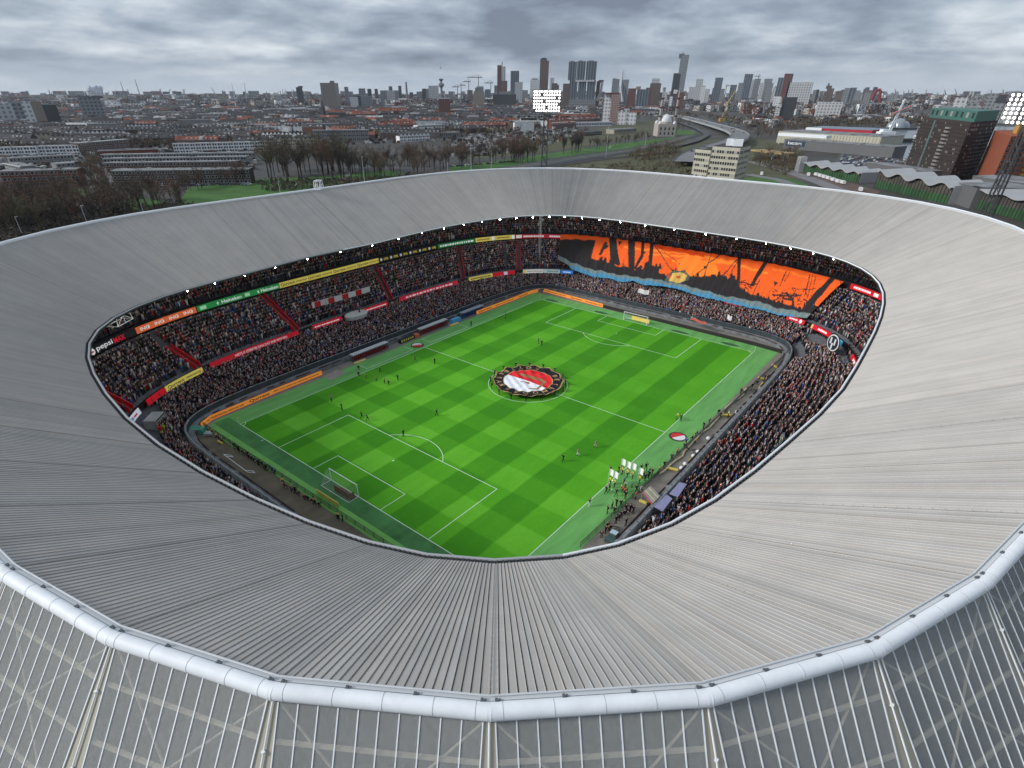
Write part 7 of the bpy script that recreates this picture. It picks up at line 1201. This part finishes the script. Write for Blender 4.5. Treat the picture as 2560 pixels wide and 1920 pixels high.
def wavy(label, a, b, D0, D1, h, dep, waves, amp):
    g = thing('sports_hall', label, 'hall'); P_, Q_ = AT(*a, D0)[:2], AT(*b, D1)[:2]; d = (Q_ - P_); L = np.linalg.norm(d); d /= L; n = np.array([-d[1], d[0]]); n = n if n @ (P_ - EYE[:2]) > 0 else -n; K = 60; m, w = MB(), MB(); A, B, C0 = [], [], []
    for k in range(K + 1):
        u = k / K; z = h + amp * math.sin(u * waves * 6.283 + .8); p = P_ + d * L * u; A.append((*(p - n * 2.2), z)); B.append((*(p + n * dep), z + 1)); C0.append((*p, z - .3))
    m.add(A + B + [(x, y, z - .7) for x, y, z in A], [(k, k + 1, K + 2 + k, K + 1 + k) for k in range(K)] + [(k + 1, k, 2 * K + 2 + k, 2 * K + 3 + k) for k in range(K)]); m.build('wavy_roof', MZN, g); w.add(C0 + [(x, y, 0) for x, y, z in C0], [(k + 1, k, K + 1 + k, K + 2 + k) for k in range(K)]); w.build('glazed_wall', MBG, g); w = MB(); w.add([(*(np.array(q[:2]) - n * .08), z_) for z_ in (4.6, 0) for q in C0], [(k + 1, k, K + 1 + k, K + 2 + k) for k in range(K)]); w.build('green_screen', MGG, g); m0 = None
    for k in range(25): c = P_ + d * L * (k / 24) - n * .15; z = h + amp * math.sin(k / 24 * waves * 6.283 + .8) - .4; mm_ = MB(); mm_.box((*c, z / 2), (.35, .3, z), math.atan2(d[1], d[0])); mm_.build('mullion', M_DARK, g)
    for p in (P_, Q_): mm_ = MB(); mm_.box((*(p + n * dep / 2), h / 2), (.6, dep, h), math.atan2(d[1], d[0])); mm_.build('end_wall', MZN, g)
    return g
wavy('green glazed hall with wavy zinc roof, farther of two', (2012, 416), (2150, 446), 575, 525, 6.8, 18, 4.5, .9); wavy('green glazed hall with larger wavy roof, nearer of two', (2190, 458), (2378, 486), 505, 450, 10, 20, 3.5, 1.4); wavy('third green hall partly hidden at the right edge behind the mast', (2440, 492), (2640, 540), 445, 400, 10, 30, 3, .6)
for label, a, b, D0, D1, h, dep in (('grey flat hall between the two green halls', (2160, 425), (2310, 440), 590, 545, 8, 14), ('grey sloping hall right of the nearer green hall', (2385, 468), (2440, 480), 460, 440, 11, 30), ('grey long roof above the third green hall', (2420, 470), (2620, 492), 500, 470, 11, 26)): hall(label, a, b, D0, D1, h, dep, MATS['grey cladding'], MATS['roof flat'])
g = thing('white_end_tower', 'white end wall at the left of the farther green hall', 'wall'); c = AT(2002, 412, 580)[:2]; m = MB(); m.box((*c, 5.5), (8, 5, 11), .6); m.build('wall', MZN, g)
# silver dome, dredger, river buildings
g = thing('silver_dome', 'silver glass dome on the far bank of the river', 'dome'); c = AT(2242, 318, 1330)[:2]; m = MB()
for sx, r_ in ((-9, 9), (2, 12.5), (12, 9)): p = c + rv * sx; m.lathe((*p, 2), [(r_ * math.cos(t), r_ * 1.15 * math.sin(t)) for t in np.linspace(0, 1.5, 8)], 16)
m.build('shell', pm('silver glass', (.34, .37, .40), rough=.2, metal=.4), g); m = MB(); m.box((*c, 1.2), (56, 26, 2.4), an); m.build('pontoon', M_DARK, g)
g = thing('crane_ship', 'white ship with a tall lattice crane moored on the river', 'ship'); c = AT(2222, 345, 985)[:2]; m = MB(); q = c + rv * 10; m.prism([tuple(q + rv * x + fv * y) for x, y in ((-30, -6), (28, -6), (36, 0), (28, 6), (-30, 6))], 0, 4); m.build('hull', pm('black hull', (.03, .03, .035), rough=.6), g); m = MB(); m.box((*(c - rv * 6), 8), (20, 10, 8), an); m.box((*(c - rv * 8), 13), (10, 8, 3), an); m.build('deckhouse', M_WHITE, g); m = MB(); b0 = c - rv * 2
for s_ in (-1.6, 1.6): m.tube([(*(b0 + rv * s_), 12), (*(b0 + rv * (6 + s_ * .3)), 48)], .7, 4)
for k in range(9): m.tube([(*(b0 + rv * (-1.6 + .7 * k)), 12 + 4 * k), (*(b0 + rv * (1.6 + .6 * k)), 16 + 4 * k)], .45, 3)
m.build('mast', M_WHITE, g); m = MB(); m.tube([(*(b0 - rv * 4), 32), (*(b0 + rv * 16), 40)], .9, 4); m.build('boom', pm('red white boom', (.55, .22, .2), rough=.6), g); m = MB(); m.box((*(c + rv * 38), 5), (7, 7, 5), an); m.build('wheelhouse', M_WHITE, g)
# cranes
MCN = pm('crane steel grey', (.20, .19, .19), rough=.7); MCY = pm('crane yellow', (.50, .33, .06), rough=.6)
def tcrane(x, yb, yt, D, jl, label, mt=MCN, back=.35):
    g = thing('tower_crane', label, 'crane', 'tower cranes in the skyline'); a = AT(x, (yb + yt) / 2, D)[:2]; h = topz(x, yt, D); m = MB(); m.tube([(*a, 0), (*a, h)], 1.6, 4); m.build('mast', mt, g); m = MB(); m.tube([(*(a - rv * jl * back), h - 4), (*(a + rv * jl), h - 4)], 1.3, 4); m.tube([(*(a - rv * jl * back), h - 4), (*a, h + 4), (*(a + rv * jl * .7), h - 3)], .6, 3); m.build('jib', mt, g)
for q in ((1144, 246, 214, 2600, -22, 'tower crane left of the orange scaffold building'), (1153, 246, 210, 2600, 18, 'thin tower crane above the construction site'), (1172, 252, 201, 2500, -22, 'tower crane with long jib left of the concrete core'), (1196, 222, 190, 2400, -40, 'tower crane standing on the concrete core'), (1227, 252, 204, 2500, -24, 'tower crane right of the concrete core'), (1895, 215, 188, 3300, -20, 'tower crane on the tall grey towers'), (1816, 226, 212, 3300, 16, 'tower crane by the dark square tower'), (30, 262, 236, 1800, 60, 'tower crane with long level jib at the far left')): tcrane(*q)
def boom(p, q, D, label, mt=MCN, w=2.2):
    g = thing('harbour_crane', label, 'crane', 'harbour cranes on the horizon'); a, b = AT(*p, D), AT(*q, D); m = MB(); m.tube([tuple(a), tuple(b)], w, 4, r2=w * .5); m.build('boom', mt, g); m = MB(); m.box((a[0], a[1], max(2, a[2] / 2)), (w * 5, w * 5, max(4, a[2])), an); m.build('cab', mt, g)
for k, (p, q, D, lb, mt) in enumerate((((311, 236), (301, 204), 5200, 'tall slanted crane boom at the left horizon, left of two', MCN), ((349, 236), (337, 198), 5200, 'tall slanted crane boom at the left horizon, right of two', MCN), ((589, 254), (579, 208), 3600, 'crane with white base left of the harbour halls', MW), ((616, 250), (611, 207), 3600, 'crane boom right of the white based crane', MW), ((541, 240), (528, 218), 3800, 'short crane leaning left before the harbour', MCN))): boom(p, q, D, lb, mt, 3.2 if D > 5000 else 2.2)
for k in range(58):
    x = random.choice((random.uniform(0, 640), random.uniform(120, 640), random.uniform(640, 760), random.uniform(2180, 2540))); boom((x, 241), (x + random.uniform(-7, 5), random.uniform(221, 235)), random.uniform(4200, 6500), 'small grey harbour crane far on the hazy horizon', MCN, 3.6)
g = thing('mobile_crane', 'yellow crane with raised boom beside the motorway', 'crane'); m = MB(); a, b = AT(1806, 292, 1500), AT(1840, 226, 1500); m.tube([tuple(a), tuple(AT(1816, 262, 1500)), tuple(b)], 1.6, 4, r2=.8); m.build('boom', MCY, g); m = MB(); m.box((*AT(1806, 294, 1500)[:2], 3), (12, 7, 6), an); m.build('carrier', MCY, g)
# power station and steam far off, white storage tanks
m = MB(); r = random.Random(5)
for _ in range(26): p = AT(r.uniform(224, 252), r.uniform(217, 236), 9000); R = r.uniform(14, 34); m.lathe((p[0], p[1], p[2] - R), [(R * math.sin(t), R - R * math.cos(t)) for t in np.linspace(.2, 3, 6)], 8)
m.build('steam', pm('pale steam', (.55, .60, .68), rough=1), None, label='pale steam plume over the far industry at left', kind='stuff')
# floodlight masts
M_LAMP = pm('lit floodlight', (1, 1, 1), emit=((1, .98, .93), 2.2)); M_MAST = pm('floodlight mast steel', (.055, .058, .062), rough=.6)
def floodlight(x, y_base_hidden, D, ytop, ybot, cols_, rows_, wpx, label):
    g = thing('floodlight', label, 'floodlight'); ym = (ytop + ybot) / 2; a = AT(x, ym, D)[:2]; zt, zb = topz(x, ytop, D), topz(x, ybot, D); dv_ = EYE[:2] - a; dv_ = np.array([0, 0.0]) - a; n = dv_ / np.linalg.norm(dv_); t = np.array([-n[1], n[0]]); wid = wpx * D * math.cos(TILT) / FOC / max(.62, abs(t @ rv)); rz = math.atan2(t[1], t[0]); m = MB(); h = zb
    for sx in (-1, 1):
        for sy in (-1, 1): m.tube([(*(a + t * 1.6 * sx - n * (1.6 * sy)), 0), (*(a + t * .6 * sx - n * (.8 + .5 * sy)), zt)], .26, 5)
    for k in range(16): z0, z1 = zt * k / 16, zt * (k + 1) / 16; w0, w1 = 1.6 - k / 16, 1.6 - (k + 1) / 16; m.tube([(*(a + t * w0), z0), (*(a - t * w1), z1)], .13, 3); m.tube([(*(a - t * w0), z0), (*(a + t * w1), z1)], .08, 3)
    m.build('mast', M_MAST, g); m = MB()
    for k in range(rows_ + 1): z = zb + (zt - zb) * k / rows_; m.tube([(*(a - t * wid / 2), z), (*(a + t * wid / 2), z)], .09, 4)
    for k in range(5): p = a - t * wid / 2 + t * wid * k / 4; m.tube([(*p, zb), (*p, zt)], .09, 4)
    m.build('lamp_rack', M_MAST, g); me = None
    for i in range(rows_):
        for k in range(cols_):
            if i < rows_ - 1 and (i * 7 + k * 3) % 11 == 0: continue
            p = a - t * wid / 2 + t * wid * (k + .5) / cols_ + n * .35; z = zb + (zt - zb) * (i + .55) / rows_; rr = min(wid / cols_, (zt - zb) / rows_) * .36
            if me is None: b = MB(); b.lathe((0, 0, 0), ((rr, 0), (rr * .95, rr * .25), (rr * .5, rr * .45)), 10); o = b.build('lamp', M_LAMP, g); me = o.data
            else: o = link('lamp', me, g)
            o.location = (*p, z); o.rotation_euler = (Vector((n[0], n[1], -.35))).to_track_quat('Z', 'Y').to_euler()
    return g
floodlight(1367, 0, 250, 225, 281, 11, 7, 68, 'lit floodlight mast with a white lamp grid behind the far rim'); floodlight(2584, 0, 226, 232, 314, 10, 7, 62, 'lit floodlight mast at the right edge leaning over the halls')
# lamp posts and small poles beyond the rim
MPO = pm('pale pole', (.46, .47, .48), rough=.6)
for k, (xb, yb, xt, yt, d) in enumerate(((57, 582, 36, 542, 'nearest the left edge'), (221, 560, 206, 514, 'behind the left rim'), (361, 532, 349, 500, 'before the dark left trees'), (912, 455, 906, 392, 'beside the winding path'), (1178, 428, 1177, 364, 'on the lawn left of the floodlight'), (1514, 388, 1517, 318, 'beside the railway, tallest'), (1120, 432, 1119, 408, 'short by the street trees'), (701, 478, 698, 456, 'by the lawn goal'), (1228, 416, 1226, 385, 'on the green strip'), (1612, 362, 1613, 335, 'on the railway lawn'))):
    b = G(xb, yb + 6); Dd = math.hypot(*(b[:2] - EYE[:2])); h = max(7, topz(xt, yt, Dd)); g = thing('lamp_post', 'pale lamp post ' + d, 'lamp post', None, (b[0], b[1], 0)); m = MB(); m.tube([(0, 0, 0), (0, 0, h)], .22, 5, r2=.14); m.build('pole', MPO, g); m = MB(); m.box((.5, 0, h), (1.3, .5, .25)); m.build('lamp_head', MPO, g)
for x, y, d in ((742, 468, 'left part of the park lawn'), (1525, 371, 'railway lawn')):
    c = G(x, y); g = thing('lawn_goal', 'small white goal on the ' + d, 'goal', None, (c[0], c[1], 0), .8); m = MB(); m.tube([(-2.5, 0, 0), (-2.5, 0, 2), (2.5, 0, 2), (2.5, 0, 0)], .12, 5); m.tube([(-2.5, 0, 2), (-2.5, 1.2, 0), (2.5, 1.2, 0), (2.5, 0, 2)], .08, 4); m.build('frame', M_WHITE, g)
# cars, vans
def car_mesh(col, van=False):
    m = MB(); L, W_, = (4.4, 1.8) if not van else (5.6, 2.1); z = .55
    if van: m.box((0, 0, 1.35), (L, W_, 1.9), 0, 0, .92); m.box((L * .36, 0, 1.7), (.9, W_ * .96, .6), 0, 1, .9)
    else: m.box((0, 0, .62), (L, W_, .62), 0, 0, .96); m.box((-.2, 0, 1.18), (2.3, W_ * .9, .52), 0, 1, .78); m.box((-.2, 0, 1.45), (1.7, W_ * .66, .05), 0, 0)
    for x in (-L * .31, L * .31):
        for y in (-W_ / 2, W_ / 2): m.tube([(x, y - .1, .32), (x, y + .1, .32)], .32, 8, 2)
    me = bpy.data.meshes.new('car'); me.from_pydata(m.v, [], m.f); [me.materials.append(q) for q in (col, M_GLASS, M_BLACK)]; me.polygons.foreach_set('material_index', m.m); return me
CPAL = [('white', (.70, .70, .70)), ('silver', (.34, .35, .36)), ('black', (.02, .02, .022)), ('dark grey', (.08, .085, .09)), ('blue', (.03, .07, .20)), ('red', (.30, .02, .02))]; CARS = [(n_, car_mesh(pm('car paint ' + n_, c, rough=.3, spec=.5))) for n_, c in CPAL]; VAN = car_mesh(pm('van white', (.68, .68, .68), rough=.4), True)
def put_car(p, rz, where, group, k=None): n_, me = CARS[k if k is not None else random.choices(range(6), (4, 4, 4, 4, 2, 1))[0]]; link('car', me, None, '%s car %s' % (n_, where), 'car', group, None, (p[0], p[1], .03), rz)
A, B, Cc, Dd = [np.array(G(*q)[:2]) for q in ((2096, 412), (2104, 388), (2272, 400), (2262, 422))]; rx = math.atan2(*(Dd - A)[::-1])
for i in range(7):
    for k in range(24):
        if random.random() < .82: u, v = (k + .5) / 24, (i + .5) / 7; p = A * (1 - u) * (1 - v) + Dd * u * (1 - v) + B * (1 - u) * v + Cc * u * v; put_car(p, rx + math.pi / 2, 'parked in rows on the lot behind the green halls', 'cars on the large parking lot')
for a, b, n_, wh, gr in (((24, 474), (205, 468), 22, 'parked before the red brick flats', 'cars before the red brick flats'), ((292, 468), (630, 462), 34, 'parked along the long brown terrace', 'cars along the brown terrace'), ((228, 462), (214, 402), 16, 'parked in the left side street', 'cars in the side street'), ((262, 462), (238, 408), 14, 'parked on the right of the side street', 'cars in the side street'), ((1120, 418), (1290, 404), 16, 'parked beyond the green strip', 'cars beyond the green strip')):
    a, b = G(*a)[:2], G(*b)[:2]; t = math.atan2(*(b - a)[::-1])
    for k in range(n_):
        if random.random() < .8: put_car(a + (b - a) * (k + random.random() * .4) / n_, t, wh, gr)
for k in range(26): i = random.randrange(2, len(HW) - 3); p = HW[i]; q = HW[i + 1]; d = (q - p)[:2] / np.linalg.norm((q - p)[:2]); s_ = random.choice((-7, -3.5, 3.5, 7)); o = random.choice(CARS); link('car', o[1], None, o[0] + ' car driving on the elevated motorway', 'car', 'cars on the motorway', None, (p[0] - d[1] * s_, p[1] + d[0] * s_, p[2] + .03), math.atan2(d[1], d[0]))
for k, (x, y) in enumerate(((2040, 440), (2050, 443), (2060, 446), (2070, 449), (2082, 453), (2094, 457), (2106, 460))): p = G(x, y); link('van', VAN, None, 'white van parked before the farther green hall', 'van', 'white vans before the green hall', None, (p[0], p[1], 0), .6)
for x, y, d in ((2150, 478, 'white van parked at the corner of the nearer green hall'), (1903, 438, 'white van on the lower road'), (2020, 440, 'white van on the road left of the parked vans')): p = G(x, y); link('van', VAN, None, d, 'van', None, None, (p[0], p[1], .05), .3)
for k in range(30): x, y = random.uniform(1790, 1905), random.uniform(298, 322); p = G(x, y); put_car(p, random.uniform(0, 3), 'parked in the yard beside the motorway bend', 'cars in the yard by the motorway')
p = AT(1102, 169, 900); g = thing('bird', 'dark bird high in the clouds above the needle tower', 'bird', None, tuple(p)); m = MB(); m.tube([(0, 0, -1.2), (0, 0, 0), (0, 0, 1.2)], .5, 6, r2=.2); m.build('body', M_BLACK, g); m = MB(); m.add([(0, 0, .6), (.4, 1.6, 1.4), (.3, 2.0, 2.2), (0, 0, -.2), (-.4, -1.5, -1.4), (-.3, -1.8, -2)], ((0, 1, 2, 3), (3, 4, 5, 0))); m.build('wings', M_BLACK, g)
# ------------------------------------------------------------------ haze
mh_ = bpy.data.materials.new('haze air'); mh_.use_nodes = True; t = mh_.node_tree; t.nodes.clear(); o = t.nodes.new('ShaderNodeOutputMaterial'); v = t.nodes.new('ShaderNodeVolumePrincipled'); v.inputs['Color'].default_value = (.72, .80, .92, 1); v.inputs['Density'].default_value = 4.2e-5; v.inputs['Anisotropy'].default_value = .2; t.links.new(v.outputs[0], o.inputs['Volume'])
m = MB(); m.box((0, 0, 139), (26000, 26000, 282)); m.build('haze', mh_, None, kind='stuff')
